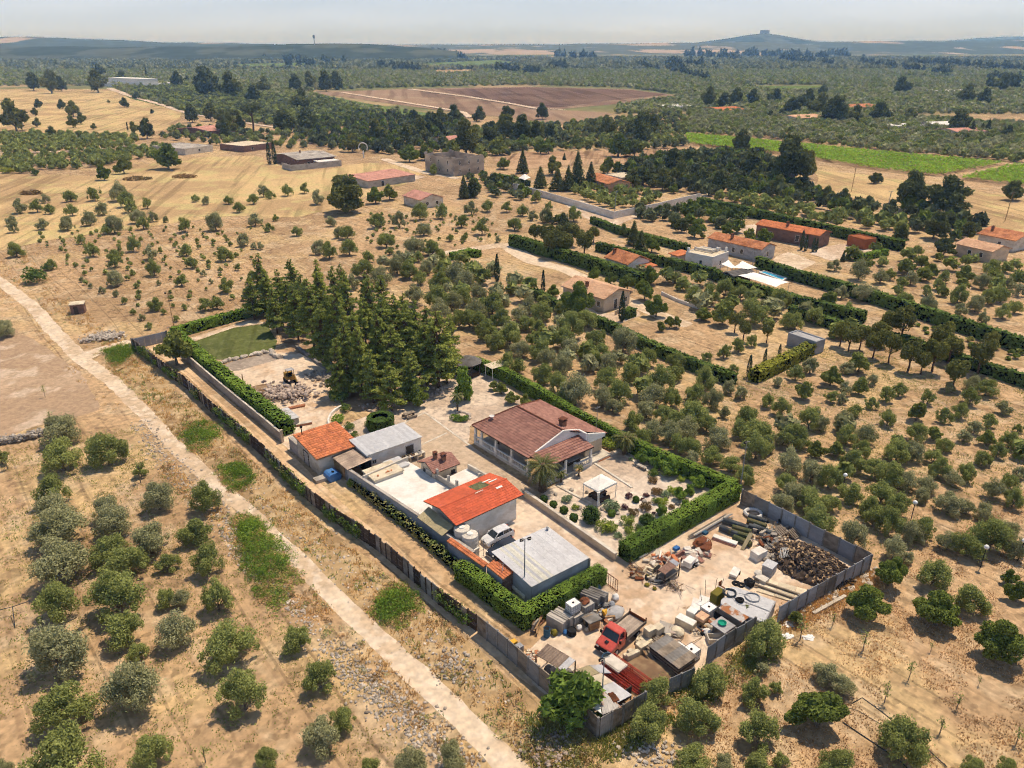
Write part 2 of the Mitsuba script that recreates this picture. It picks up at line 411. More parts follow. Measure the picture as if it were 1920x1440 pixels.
# fields further off, each sheet a few millimetres to decimetres above the soil
sheet('straw_field', 'golden mown straw field at the far left', [(-300, 175), (60, 166), (210, 168), (245, 185), (345, 210), (330, 235), (250, 262), (120, 275), (-300, 285)], .10, 'straw', 8, 3, 2)
sheet('straw_field', 'wide golden dry field with scattered olive trees on the left', [(-400, 345), (0, 325), (180, 330), (330, 296), (480, 292), (540, 318), (700, 305), (800, 318), (760, 345), (640, 385), (560, 408), (430, 405), (250, 430), (90, 450), (0, 470), (-400, 520)], .06, 'straw', 4, 1.5, 3)
sheet('straw_field', 'golden straw field below the bright green vineyard', [(1530, 318), (1640, 330), (1780, 352), (1920, 372), (2100, 400), (2100, 470), (1920, 440), (1850, 425), (1700, 390), (1540, 362)], .10, 'straw', 5, 1.5, 4)
sheet('ploughed_field', 'brown ploughed field in the middle distance', [(585, 174), (760, 167), (980, 163), (1180, 168), (1285, 181), (1150, 196), (1040, 206), (1150, 212), (1110, 231), (1040, 234), (960, 220), (870, 214)], .25, 'ploughed', 14, 2.5, 5)
sheet('dark_ploughed_field', 'darker freshly turned part of the ploughed field', [(830, 169), (985, 164), (1180, 169), (1250, 178), (1120, 192), (1050, 202), (960, 197)], .5, ground_bsdf('ploughed_dark', sheet_fn((.175, .115, .088), (.13, .085, .068), (.21, .145, .105), 120.0, 30.0, .3, 8, 7.0)), 14, 2, 6)
sheet('green_field', 'flat green field beside the ploughed land', [(560, 178), (590, 175), (690, 195), (800, 212), (860, 216), (800, 222), (680, 205), (590, 192)], .3, 'greenfield', 12, 2, 7)
sheet('farm_road', 'pale farm track crossing the ploughed field', ribbon([(640, 174), (720, 187), (800, 200), (870, 212), (880, 222)], [7, 6, 6, 5, 5]), .75, 'pale_dirt', 8, .6, 8, True)
sheet('farm_road', 'pale track splitting the ploughed field from upper left to right', ribbon([(770, 168), (880, 183), (960, 196), (1005, 205), (1060, 207)], [8, 7, 6, 6, 6]), .8, 'pale_dirt', 8, .6, 9, True)
sheet('farm_road', 'straight pale road beside the distant olive grove on the left', ribbon([(205, 166), (250, 182), (300, 196), (345, 211), (400, 222), (520, 240)], [9, 7, 6, 5, 4, 4]), .4, 'pale_dirt', 8, .5, 10, True)
sheet('furrowed_field', 'brown furrowed plot behind the conifers', [(920, 292), (1000, 285), (1280, 280), (1345, 284), (1340, 298), (1230, 306), (1100, 308), (940, 320)], .12, 'furrow', 6, 1.5, 11)
sheet('vineyard_soil', 'soil below the bright green vineyard', [(1286, 252), (1400, 262), (1650, 287), (1885, 308), (1760, 332), (1640, 320), (1480, 292), (1290, 272)], .10, 'furrow', 6, .5, 12)
sheet('vineyard_soil', 'soil below the second vineyard at the right edge', [(1898, 310), (2100, 318), (2100, 380), (1920, 354), (1790, 336)], .10, 'furrow', 6, .5, 13)
sheet('green_meadow', 'green strip of meadow far on the right', [(1360, 160), (1450, 162), (1555, 161), (1545, 168), (1480, 172), (1400, 164)], .5, 'greenfield', 12, 3, 14)

PATCH = [([(290, 113), (400, 104), (475, 107), (440, 114), (340, 119)], 'straw', 'pale straw clearing below the left ridge'), ([(800, 133), (880, 131), (905, 137), (830, 141)], 'straw', 'pale tan clearing in the middle of the plain'), ([(1025, 106), (1080, 105), (1085, 110), (1030, 111)], 'straw', 'small tan field in front of the middle horizon'),
         ([(790, 119), (930, 113), (1000, 120), (900, 130), (800, 128)], 'greenfield', 'pale green field in the middle of the plain'), ([(380, 122), (560, 118), (640, 128), (470, 131)], 'greenfield', 'pale green field on the left plain'), ([(1690, 142), (1800, 143), (1790, 149), (1680, 147)], 'greenfield', 'green strip on the far right plain'),
         ([(60, 101), (140, 99), (160, 104), (80, 106)], 'straw', 'small pale field below the left ridge'), ([(1120, 121), (1200, 119), (1210, 123), (1130, 126)], 'straw', 'thin tan field right of the middle'), ([(1560, 98), (1700, 97), (1790, 100), (1640, 103)], 'straw', 'pale stubble below the right ridge'), ([(1840, 236), (1930, 240), (1930, 252), (1830, 246)], 'pale_dirt', 'pale yard among the groves at the right edge')]
for i_, (q_, m_, l_) in enumerate(PATCH): sheet('far_field', l_, q_, .6, m_, 20, 6, 60 + i_)

# ground around the compound
TW = [2.8, 2.8, 2.8, 2.9, 2.8, 2.5, 2.3, 2.15, 2.1, 2.1, 2.1, 2.15, 2.25, 2.25, 2.3, 2.3, 2.3, 2.3]
TRACK = [(-160, 440), (0, 527), (60, 573), (105, 625), (150, 670), (210, 715), (262, 765), (330, 838), (400, 905), (470, 965), (540, 1032), (625, 1115), (690, 1180), (770, 1255), (850, 1330), (940, 1420), (1010, 1500), (1090, 1600)]
sheet('dirt_track', 'white gravelly dirt track running down the left of the walled property', ribbon(TRACK, TW), .016, 'pale_dirt', .8, .3, 15, True)
sheet('verge', 'dry weedy verge of the dirt track', [(225, 640), (300, 700), (400, 800), (520, 910), (700, 1060), (840, 1170), (960, 1275), (1080, 1390), (1150, 1480), (1200, 1620), (1030, 1500), (900, 1365), (780, 1240), (640, 1110), (560, 1035), (480, 955), (400, 880), (330, 820), (270, 750), (200, 690), (190, 640)], .008, 'drygrass_soil', 1.5, .5, 16)
sheet('track_spur', 'pale spur from the dirt track up to the gate', ribbon([(150, 672), (190, 655), (245, 640)], [4.5, 3.4, 3.0]), .012, 'pale_dirt', 1.0, .25, 17, True)
sheet('bare_ground', 'bare chalky patch left of the dirt track', [(-200, 640), (0, 600), (70, 640), (150, 700), (190, 770), (60, 800), (0, 825), (-200, 850)], .008, ground_bsdf('chalky', sheet_fn((.46, .34, .235), (.38, .27, .18), (.58, .47, .36), 18.0, 4.0)), 1.5, .7, 18)
sheet('sandy_lane', 'sandy lane between the boundary fence and the property wall', [(268, 645), (315, 640), (345, 672), (440, 760), (545, 850), (600, 905), (690, 985), (800, 1080), (900, 1160), (985, 1225), (1060, 1262), (1000, 1290), (985, 1280), (860, 1180), (700, 1040), (560, 900), (440, 785), (350, 705)], .012, 'sandy', 1.2, .12, 19)
sheet('scrap_yard_ground', 'sandy ground of the scrap yard', [(985, 1225), (1140, 1075), (1160, 1045), (1390, 925), (1632, 1052), (1450, 1155), (1290, 1275), (1125, 1378), (1060, 1330), (1000, 1285)], .014, 'scrap_dirt', 1.2, .1, 20)
sheet('yard', 'pale concrete yard between the sheds and the garden wall', [(870, 1000), (960, 930), (1010, 935), (1160, 1060), (1140, 1085), (1110, 1075), (985, 1165), (900, 1090), (840, 1030)], .018, 'concrete_yard', 1.2, .1, 21)
sheet('paved_courtyard', 'beige block paved courtyard in front of the house', [(741, 800), (797, 772), (880, 833), (1010, 925), (968, 945), (905, 905), (830, 940), (740, 860)], .022, 'paver', 1.5, 0, 22)
for a_, b_, in (((797, 774), (882, 836)), ((782, 838), (838, 812)), ((741, 801), (797, 774))):
    single('paving_kerb', B(None, 'offwhite').beam(P(*a_) + [0, 0, .02], P(*b_) + [0, 0, .02], .3, .06), f'pale paving kerb strip of the courtyard from {["its far corner to the house", "the grey building to the middle", "the drum hedge to the far corner"][[797, 782, 741].index(a_[0])]}', 'kerb')
sheet('rear_yard', 'pale paths behind the house', [(640, 800), (700, 775), (780, 735), (820, 700), (905, 690), (935, 715), (1000, 762), (970, 765), (880, 797), (880, 833), (797, 772), (741, 800), (700, 815), (660, 830)], .016, 'flagstone', 1.5, .2, 23)
sheet('gravel_garden', 'white pebble garden with shrubs beside the house', [(1010, 935), (1030, 915), (1135, 850), (1180, 835), (1240, 845), (1372, 912), (1160, 1050)], .02, 'pebbles', 1.2, .05, 24)
sheet('flagstone_terrace', 'pale flagstone terrace by the gazebo', [(1045, 915), (1130, 862), (1165, 848), (1218, 885), (1190, 905), (1160, 918), (1110, 945)], .03, 'flagstone', 1.2, .1, 25)
sheet('digger_yard', 'bare pale ground around the small digger', [(430, 690), (520, 655), (560, 662), (640, 700), (640, 770), (620, 800), (590, 830), (545, 850), (480, 770)], .012, 'scrap_dirt', 1.2, .3, 26)
sheet('gravel_plot', 'grey gravel plot edged with stones', [(420, 685), (435, 678), (505, 662), (530, 672), (440, 697)], .018, 'greygravel', 1.2, .1, 27)
sheet('turf_pitch', 'striped green turf pitch behind the hedge', [(362, 640), (440, 614), (500, 607), (520, 640), (515, 660), (410, 676)], .016, 'turf', 1.2, .15, 28)
sheet('sand_strip', 'pale sand strip along the turf pitch', [(355, 634), (470, 600), (500, 605), (440, 614), (362, 641)], .02, 'pale_dirt', 1.2, .1, 29)
sheet('cedar_floor', 'needle strewn floor below the cedars', [(505, 600), (560, 560), (700, 560), (850, 660), (870, 690), (800, 735), (690, 775), (640, 765), (560, 690)], .008, ground_bsdf('needles', sheet_fn((.36, .245, .155), (.25, .165, .105), (.44, .33, .23), 4.0, 1.0)), 1.5, .5, 30)
# lanes and yards of the neighbours
sheet('white_road', 'pale road along the white boundary wall', [(1090, 375), (1150, 405), (1300, 372), (1325, 358), (1330, 368), (1200, 405), (1150, 425), (1100, 410), (1060, 385)], .02, 'concrete_yard', 3, .3, 31)
sheet('neighbour_lane', 'pale lane up to the neighbour with the peach roof', ribbon([(800, 478), (870, 470), (945, 458), (1000, 490), (1060, 505), (1110, 530), (1200, 575), (1290, 612)], [3, 4, 5, 5, 4, 4, 4, 4]), .016, 'pale_dirt', 2, .3, 32, True)
sheet('neighbour_patio', 'pale patio in front of the peach roofed house', [(1040, 560), (1060, 545), (1125, 590), (1185, 578), (1205, 590), (1150, 612), (1100, 590)], .03, 'concrete_yard', 2, .1, 33)
sheet('neighbour_drive', 'pale forecourt beside the long brick house', [(1545, 462), (1600, 455), (1640, 470), (1560, 490), (1520, 475)], .02, 'concrete_yard', 2, .2, 34)
sheet('neighbour_drive', 'pale dirt forecourt beside the long grey house', [(1455, 480), (1480, 472), (1530, 492), (1500, 508), (1440, 500)], .02, 'pale_dirt', 2, .2, 35)
sheet('neighbour_drive', 'grey forecourt left of the long brick house', [(1370, 425), (1420, 420), (1425, 436), (1385, 440)], .02, 'concrete_yard', 2, .2, 36)
sheet('farm_lane', 'pale lane in front of the ruined farmhouse', ribbon([(720, 298), (760, 312), (800, 325), (860, 335)], [5, 5, 4, 4]), .12, 'pale_dirt', 3, .4, 37, True)
sheet('farmyard', 'pale yard beside the long low barn', [(680, 345), (760, 325), (800, 332), (720, 350)], .1, 'concrete_yard', 3, .4, 38)
sheet('grass_path', 'long pale footpath through the left fields', ribbon([(-100, 290), (120, 284), (270, 272)], [4, 4, 4]), .14, 'pale_dirt', 4, .5, 39, True)
sheet('garden_strip', 'overgrown green plot between two clipped hedges', [(1700, 600), (1920, 660), (1920, 690), (1720, 625)], .02, 'drygrass_soil', 2, .4, 40)
sheet('field_path', 'pale path along the top of the pine cluster', ribbon([(330, 632), (400, 608), (480, 575), (560, 548)], [2.5, 2.5, 2.5, 2.5]), .01, 'pale_dirt', 2, .3, 41, True)
# ---------------------------------------------------------------- foliage
LEAF, LEAFI = [], {}
for a in [('olive', (.21, .235, .078), (.155, .178, .056)), ('olive2', (.26, .262, .145), (.195, .2, .10)), ('walnut', (.125, .16, .036), (.088, .115, .028)), ('almond', (.165, .185, .05), (.115, .13, .035)),
          ('cedar', (.22, .245, .058), (.15, .178, .046)), ('pine', (.135, .14, .04), (.09, .098, .032)), ('darkpine', (.095, .108, .04), (.068, .08, .032)), ('cypress', (.045, .062, .03), (.03, .042, .022)),
          ('hedge', (.15, .225, .038), (.10, .16, .03)), ('hedge_dark', (.10, .145, .036), (.07, .105, .028)), ('citrus', (.15, .22, .04), (.09, .14, .03)), ('lime', (.24, .29, .045), (.17, .21, .04)), ('ball', (.075, .12, .03), (.05, .085, .022)),
          ('palm', (.068, .088, .03), (.105, .11, .038)), ('drygrass', (.48, .34, .155), (.35, .235, .11)), ('weed', (.16, .20, .045), (.25, .235, .075)), ('bramble', (.14, .21, .03), (.10, .16, .024)), ('agave', (.20, .25, .15), (.15, .2, .11)),
          ('purple', (.11, .045, .05), (.06, .03, .035)), ('vine', (.20, .31, .036), (.155, .245, .03)), ('yellowbush', (.33, .31, .04), (.2, .22, .04)), ('ivy', (.13, .17, .05), (.2, .19, .08)), ('rust', (.19, .12, .055), (.12, .09, .04)),
          ('fargreen', (.125, .14, .068), (.09, .105, .052)), ('fardark', (.07, .08, .04), (.05, .06, .032)), ('lemonhedge', (.21, .215, .035), (.13, .145, .03)), ('deadgrass', (.40, .27, .14), (.29, .19, .10))]:
    LEAFI[a[0]] = len(LEAF)
    LEAF.append([1.62 * x for x in (*a[1], *a[2])])
_LC = make_pal(np.array(LEAF, np.float32))


def leaf_fn(p, n, uv):
    i = mi.UInt32(dr.clip(uv.x, 0, len(LEAF) - 0.5))
    gk = lambda k: dr.gather(mi.Float, _LC[k], i)
    t = mikit.smoothstep(.3, .7, mikit.noise(p.x / 5.3, p.y / 5.3, 3.0) * .6 + .4 * mikit.noise(p.x * 1.7, p.y * 1.7, p.z * 1.7))
    return mi.Color3f(dr.lerp(gk(0), gk(3), t), dr.lerp(gk(1), gk(4), t), dr.lerp(gk(2), gk(5), t)) * uv.y


scene['leaf'] = {'type': 'principledthin', 'base_color': mikit.proc(leaf_fn), 'roughness': 0.55, 'diff_trans': 0.5, 'spec_trans': 0.0, 'eta': 1.35}


class Leaves:
    """many small leaf-sized triangles, one mesh"""
    def __init__(s, m):
        s.v, s.t, s.m = [], [], m

    def put(s, c, nrm, size, rng, m=None, long=1.0):
        k = len(c)
        if not k: return s
        nrm = nrm / (np.linalg.norm(nrm, axis=1, keepdims=True) + 1e-9)
        a = rng.normal(size=(k, 3))
        x = np.cross(nrm, a)
        x /= np.linalg.norm(x, axis=1, keepdims=True) + 1e-9
        y = np.cross(nrm, x)
        sz = (np.broadcast_to(size, (k,)) * rng.uniform(.6, 1.35, k))[:, None]
        tri = np.stack([c + x * sz * .95 * long, c - x * sz * .6 * long + y * sz * .62, c - x * sz * .5 * long - y * sz * .62], 1)
        s.v.append(tri.reshape(-1, 3))
        s.t.append(np.repeat(np.column_stack([np.full(k, LEAFI[m or s.m] + .5), rng.uniform(.78, 1.22, k)]), 3, axis=0))
        return s

    def shell(s, c, r, n, size, rng, fill=.35, jitter=.75, m=None, low=-1.0, long=1.0):
        d = rng.normal(size=(n, 3))
        d /= np.linalg.norm(d, axis=1, keepdims=True)
        d = d[d[:, 2] > low]
        rad = np.where(rng.random(len(d)) < fill, rng.uniform(.45, .9, len(d)), rng.uniform(.86, 1.08, len(d)))
        rad = rad * (0.86 + .34 * meshkit.noise(d * 2.3 + np.asarray(c) * 3.1, 3))
        return s.put(np.asarray(c) + d * rad[:, None] * np.asarray(r), d / np.asarray(r) * np.mean(r) + rng.normal(size=d.shape) * jitter, size, rng, m, long)

    def arrays(s):
        v = np.vstack(s.v)
        return v, np.arange(len(v)).reshape(-1, 3), np.vstack(s.t)

    def dict(s, fr=None):
        v, f, t = s.arrays()
        if fr is not None: v = fr.w(v)
        return mikit.ply((v, f), 'leaf', False, uv=t)


TREES = {}


def group(key, crown, trunk):
    scene[key] = {'type': 'shapegroup', 'crown': crown.dict(), **({'trunk': trunk.dict('matte')} if trunk is not None else {})}
    TREES.setdefault(key.rsplit('_', 1)[0], []).append(key)


def limb_tree(rng, lobes, th, r0, m='bark', n=5):
    b = B(m=m)
    fork = np.array([rng.uniform(-.05, .05), rng.uniform(-.05, .05), th])
    b.tube([[0, 0, -.06], fork * .5 + [.02, 0, 0], fork], [r0 * 1.35, r0, r0 * .85], n, cap=False)
    for c, r in lobes:
        c = np.asarray(c)
        b.tube([fork, fork * .55 + c * .45 + rng.normal(size=3) * .04, c + [0, 0, -.1 * np.mean(r)]], [r0 * .7, r0 * .45, r0 * .15], max(3, n - 1), cap=False)
    return b


def olive(seed, n, size, mat='olive', n_lobes=6):
    rng = np.random.default_rng(seed)
    lobes = []
    k = n_lobes + rng.integers(-2, 2)
    for i in range(k):                                                  # main limbs, each with its own tufts of foliage, gaps between
        a = 6.283 * i / k + rng.uniform(-.45, .45)
        for j in range(3):
            q = rng.uniform(.3, .8)
            r = rng.uniform(.2, .36)
            aa = a + rng.uniform(-.35, .35)
            lobes.append(((q * math.cos(aa), q * math.sin(aa), rng.uniform(.55, 1.45) - .25 * (q - .4)), (r * rng.uniform(.85, 1.2), r * rng.uniform(.85, 1.2), r * rng.uniform(.85, 1.35))))
    for i in range(5):
        q, a, r = rng.uniform(.0, .45), rng.uniform(0, 6.28), rng.uniform(.22, .38)
        lobes.append(((q * math.cos(a), q * math.sin(a), rng.uniform(1.25, 1.85)), (r, r, r * rng.uniform(.9, 1.3))))
    for i in range(5):                                                  # small drooping outer shoots
        q, a, r = rng.uniform(.7, 1.0), rng.uniform(0, 6.28), rng.uniform(.1, .2)
        lobes.append(((q * math.cos(a), q * math.sin(a), rng.uniform(.4, 1.3)), (r, r, r * 1.6)))
    L = Leaves(mat)
    w = np.array([np.prod(r) ** (2 / 3) for _, r in lobes])
    for (c, r), x in zip(lobes, w / w.sum()):
        L.shell(c, r, int(n * x * .86), size, rng, fill=.4, jitter=.85, long=1.25)
        L.put(np.asarray(c) + rng.normal(size=(int(n * x * .14), 3)) * np.asarray(r) * .72, rng.normal(size=(int(n * x * .14), 3)), size * .9, rng, long=1.6)
    return L, limb_tree(rng, lobes[0:3 * k:2], rng.uniform(.28, .45), .085, 'bark', 6 if n > 1500 else 4)


for k in range(6): group(f'olive_near_{k}', *olive(100 + k, 9500, .05, 'olive' if k % 3 else 'olive2', 6))
for k in range(6): group(f'olive_mid_{k}', *olive(200 + k, 2200, .1, 'olive' if k % 3 else 'olive2', 5))
for k in range(4): group(f'olive_far_{k}', *olive(300 + k, 420, .26, 'olive' if k % 3 else 'olive2', 4))


def broad(seed, n, size, mat, tall=1.0, nl=8, low=.5):
    rng = np.random.default_rng(seed)
    lobes = [((0, 0, 1.05 * tall), (.55, .55, .5 * tall))]
    for i in range(nl + 3):
        a, q = 6.283 * i / (nl + 3) * 2 + rng.uniform(-.5, .5), rng.uniform(.3, .78)
        r = rng.uniform(.2, .44) * (1.15 - .5 * q)
        lobes.append(((q * math.cos(a), q * math.sin(a), rng.uniform(low + .1, 1.5 * tall) * (1 - .25 * q)), (r * rng.uniform(.9, 1.3), r * rng.uniform(.9, 1.3), r)))
    for i in range(3): lobes.append(((rng.normal(0, .2), rng.normal(0, .2), rng.uniform(1.45, 1.8) * tall), (rng.uniform(.2, .36),) * 3))
    L = Leaves(mat)
    w = np.array([np.prod(r) ** (2 / 3) for _, r in lobes])
    for (c, r), x in zip(lobes, w / w.sum()):
        L.shell(c, r, int(n * x), size, rng, fill=.3, jitter=.75, long=1.15)
    return L, limb_tree(rng, lobes[1:6], .5 * low + .2, .075, 'bark', 5)


for k in range(4): group(f'walnut_{k}', *broad(400 + k, 8500, .068, 'walnut'))
for k in range(3): group(f'almond_{k}', *broad(410 + k, 2600, .12, 'almond', 1.0, 6))
for k in range(3): group(f'darktree_{k}', *broad(420 + k, 1300, .17, 'darkpine' if k != 1 else 'pine', 1.05, 8, .3))
for k in range(3): group(f'greentree_{k}', *broad(430 + k, 900, .19, 'walnut' if k else 'almond', 1.0, 7, .4))
for k in range(3): group(f'bigpine_{k}', *broad(440 + k, 4200, .10, 'darkpine' if k else 'pine', 1.1, 11, .35))
for k in range(3): group(f'citrus_{k}', *broad(450 + k, 1500, .14, 'citrus', 1.0, 6, .3))
for k in range(2): group(f'lime_{k}', *broad(455 + k, 900, .18, 'lime', .9, 6, .2))


def lollipop(seed, n, size, mat='pine', flat=1.0, trunk_h=1.5):
    rng = np.random.default_rng(seed)
    L = Leaves(mat)
    lobes = [((0, 0, trunk_h + .55 * flat), (.82, .82, .62 * flat))]
    for i in range(7):
        a = 6.283 * i / 7 + rng.uniform(-.4, .4)
        lobes.append(((.55 * math.cos(a), .55 * math.sin(a), trunk_h + rng.uniform(.2, 1.0) * flat), (.42, .42, .36 * flat)))
    for c, r in lobes:
        L.shell(c, r, int(n / 8), size, rng, fill=.25, jitter=.7)
    b = B(m='pinebark')
    b.tube([[0, 0, -.08], [rng.uniform(-.08, .08), rng.uniform(-.06, .06), trunk_h * .5], [0, 0, trunk_h + .3 * flat]], [.11, .085, .06], 6, cap=False)
    for c, r in lobes[1:5]:
        b.tube([[0, 0, trunk_h * .75], np.asarray(c)], [.05, .015], 4, cap=False)
    return L, b


for k in range(4): group(f'roundpine_{k}', *lollipop(500 + k, 2400, .12, 'pine', 1.55, 1.3))
for k in range(2): group(f'umbrella_{k}', *lollipop(510 + k, 1400, .15, 'darkpine', .55, 1.9))


def cedar(seed, n=2600):
    """unit height conifer: a straight trunk and whorls of flat drooping boughs"""
    rng = np.random.default_rng(seed)
    L = Leaves('cedar')
    b = B(m='pinebark')
    b.tube([[0, 0, -.03], [0, 0, .5], [0, 0, .985]], [.017, .011, .002], 6, cap=False)
    z, k = .13 + rng.uniform(0, .04), 0
    while z < .97:
        t = (z - .1) / .9
        reach = .245 * (1 - t) ** .62 * rng.uniform(.65, 1.2) + .012
        for j in range(rng.integers(4, 7) if t < .8 else 3):
            a = rng.uniform(0, 6.28)
            r = reach * rng.uniform(.65, 1.12)
            d = np.array([math.cos(a), math.sin(a), 0])
            tip = d * r + [0, 0, z + r * rng.uniform(-.22, .12)]
            if r > .06: b.tube([[0, 0, z], tip * .8 + np.array([0, 0, z]) * .2 * 0 + [0, 0, 0]], [.0045, .0015], 3, cap=False, tone=.8)
            m = max(6, int(n * .0027 * r / .12 * 6))
            s = rng.uniform(.18, 1.0, m) ** .8
            c = np.array([0, 0, z]) * (1 - s[:, None]) + tip * s[:, None]
            w = (.34 * r * (1 - s * .55))[:, None]
            side = np.cross(d, [0, 0, 1])
            c = c + side * rng.uniform(-1, 1, (m, 1)) * w + np.column_stack([np.zeros(m), np.zeros(m), rng.normal(0, .008, m) - .05 * r])
            L.put(c, np.array([0, 0, 1.]) + d * .35 + rng.normal(size=(m, 3)) * .7, .0125 + .042 * r, rng)
        z += rng.uniform(.03, .062) * (1 - .35 * t)
        k += 1
    return L, b


for k in range(5): group(f'cedar_{k}', *cedar(600 + k))


def spruce(seed, mat='darkpine'):
    rng = np.random.default_rng(seed)
    L = Leaves(mat)
    for i in range(14):
        t = i / 14
        r = .27 * (1 - t) ** .85 + .01
        L.shell((0, 0, .09 + .9 * t), (r, r, .075), int(26 + 90 * (1 - t)), .035 + .03 * (1 - t), rng, fill=.3, jitter=.6)
    b = B(m='pinebark').tube([[0, 0, -.02], [0, 0, .5]], [.02, .012], 5, cap=False)
    return L, b


for k in range(3): group(f'spruce_{k}', *spruce(650 + k))


def cypress(seed):
    rng = np.random.default_rng(seed)
    L = Leaves('cypress')
    n = 520
    z = rng.uniform(.02, 1, n)
    r = .085 * np.sin(np.pi * np.clip(z, .0, 1) ** .62) ** .7 + .008
    a = rng.uniform(0, 6.28, n)
    d = np.column_stack([np.cos(a), np.sin(a), .25 + 0 * a])
    L.put(np.column_stack([r * np.cos(a), r * np.sin(a), z]), d + rng.normal(size=(n, 3)) * .4, .035, rng)
    return L, B(m='bark').tube([[0, 0, -.01], [0, 0, .3]], [.018, .012], 5, cap=False)


for k in range(2): group(f'cypress_{k}', *cypress(670 + k))


def shrub(seed, mat, n=700, size=.13, sq=.85):
    rng = np.random.default_rng(seed)
    L = Leaves(mat)
    L.shell((0, 0, .5 * sq), (.8, .8, .55 * sq), n // 3, size, rng, .3, .7, low=-.6)
    for i in range(6):
        a, q = rng.uniform(0, 6.28), rng.uniform(.3, .65)
        L.shell((q * math.cos(a), q * math.sin(a), rng.uniform(.3, .95) * sq), (.36, .36, .32 * sq), n // 9, size, rng, .3, .8, low=-.7)
    return L, None


for m_ in ('bramble', 'hedge', 'citrus', 'lime', 'purple', 'agave', 'weed', 'rust', 'yellowbush', 'ball', 'walnut', 'hedge_dark'):
    for k in range(2): group(f'shrub-{m_}_{k}', *shrub(700 + 10 * k + len(m_), m_))


def sapling(seed):
    rng = np.random.default_rng(seed)
    L = Leaves('olive')
    L.put(np.column_stack([rng.normal(0, .09, 60), rng.normal(0, .09, 60), rng.uniform(.5, 1.05, 60)]), rng.normal(size=(60, 3)), .055, rng)
    b = B(m='bark').tube([[0, 0, -.03], [.02, 0, .5], [0, .02, .95]], [.025, .02, .008], 4, cap=False)
    for _ in range(3): b.tube([[0, 0, .5], [rng.normal(0, .09), rng.normal(0, .09), .95]], [.012, .006], 3, cap=False)
    return L, b


for k in range(3): group(f'sapling_{k}', *sapling(800 + k))

ZC = {'olive': 1.12, 'broad': 1.05, 'roundpine': 1.6, 'umbrella': 2.0, 'shrub': .4}
LM = []                                     # landmarks of the picture, filled below: (px, py, phrase)
PLANTED = []                                # (x, y, R) on the ground, of everything planted singly
TREE_LOG = []
_rt = np.random.default_rng(11)


def plant(kind, x, y, R, name, label, cat='tree', grp=None, zs=1.0, deg=None, log=True):
    """one tree standing at ground point (x, y)"""
    ks = TREES[kind]
    k = ks[int(_rt.integers(len(ks)))]
    key = thing(name, label, cat, grp)
    s = R * _rt.uniform(.96, 1.04)
    wx, wz = (_rt.uniform(.84, 1.19), _rt.uniform(.84, 1.14)) if R > 1 else (1, 1)
    scene[key] = {'type': 'instance', 'g': {'type': 'ref', 'id': k}, 'to_world': T().translate([float(x), float(y), 0.0]).rotate([0, 0, 1], float(_rt.uniform(0, 360) if deg is None else deg)).scale([float(s * wx), float(s / wx), float(s * zs * wz)])}
    PLANTED.append((x, y, R))
    if log: TREE_LOG.append((key, x, y, R, cat))
    return key


def crown_px(x, y, r, zc):
    """crown centre at pixel (x, y), half width r pixels -> ground point and radius in metres"""
    z = 2.0
    for _ in range(4):
        t = (CAMZ - z) / (SP + (y - 720) / F * CP)
        R = r * t / F
        z = zc * R
    q = P(x, y, z)
    return q[0], q[1], R


def plant_px(kind, pts, name, label, cat='tree', grp=None, zc=1.12, zs=1.0, ox=0, oy=0, k=1.0, lod=False, grow=1.0):
    for q in pts:
        x, y, R = crown_px(ox + q[0] * k, oy + q[1] * k, q[2] * k * grow, zc * zs)
        kd = kind
        if lod: R *= .87
        if lod: kd = 'olive_near' if q[2] * k > 15 else 'olive_mid' if q[2] * k > 7 else 'olive_far'
        plant(kd, x, y, R, name, label, cat, grp, zs)


def base_px(kind, pts, name, label, cat='tree', grp=None, unit='height', log=True):
    """(base x, base y, top y) in pixels for trees whose unit is their height"""
    for q in pts:
        x, y, _ = P(q[0], q[1])
        t = depth_at(q[0], q[1])
        top = (q[2] - 720) / F
        d = np.array([CP - top * SP, -SP - top * CP])
        h = max(1.0, CAMZ + y / d[0] * d[1])
        plant(kind, x, y, h, name, label, cat, grp, 1.0, log=log)
# ---------------------------------------------------------------- trees that stand singly
O = 1 / 3
OL = 'olive tree'
G_TRACK = 'olive trees in the orchard left of the white dirt track'
plant_px('olive', [(103, 973, 45), (110, 1037, 47), (100, 1120, 38), (100, 1207, 55), (115, 1313, 47), (110, 1413, 65), (207, 970, 30), (200, 1023, 33), (228, 1040, 37), (215, 1100, 50), (277, 997, 37), (313, 1047, 21), (223, 1167, 38),
                   (255, 1217, 20), (243, 1280, 50), (280, 1403, 36), (363, 983, 31), (387, 1043, 29), (405, 1113, 32), (308, 1117, 20), (337, 1118, 18), (328, 1175, 33), (427, 1195, 46), (453, 1287, 44), (552, 1187, 30), (597, 1257, 33),
                   (600, 1370, 36), (640, 1340, 25), (497, 1417, 21), (107, 793, 34), (110, 843, 35), (197, 837, 32), (262, 880, 13), (383, 927, 28), (293, 925, 28), (93, 910, 32), (197, 948, 26), (97, 955, 36), (0, 855, 14), (5, 607, 20),
                   (770, 1425, 30), (845, 1417, 30), (690, 1438, 22), (0, 1440, 22)],
         'olive_tree', 'grey green olive tree in the orchard left of the white dirt track', OL, G_TRACK, lod=True, grow=1.13)
base_px('sapling', [(386, 1430, 1400), (15, 880, 850), (264, 905, 868), (95, 790, 770), (85, 745, 725)], 'olive_sapling', 'thin young olive sapling left of the dirt track', 'sapling', 'saplings left of the track')

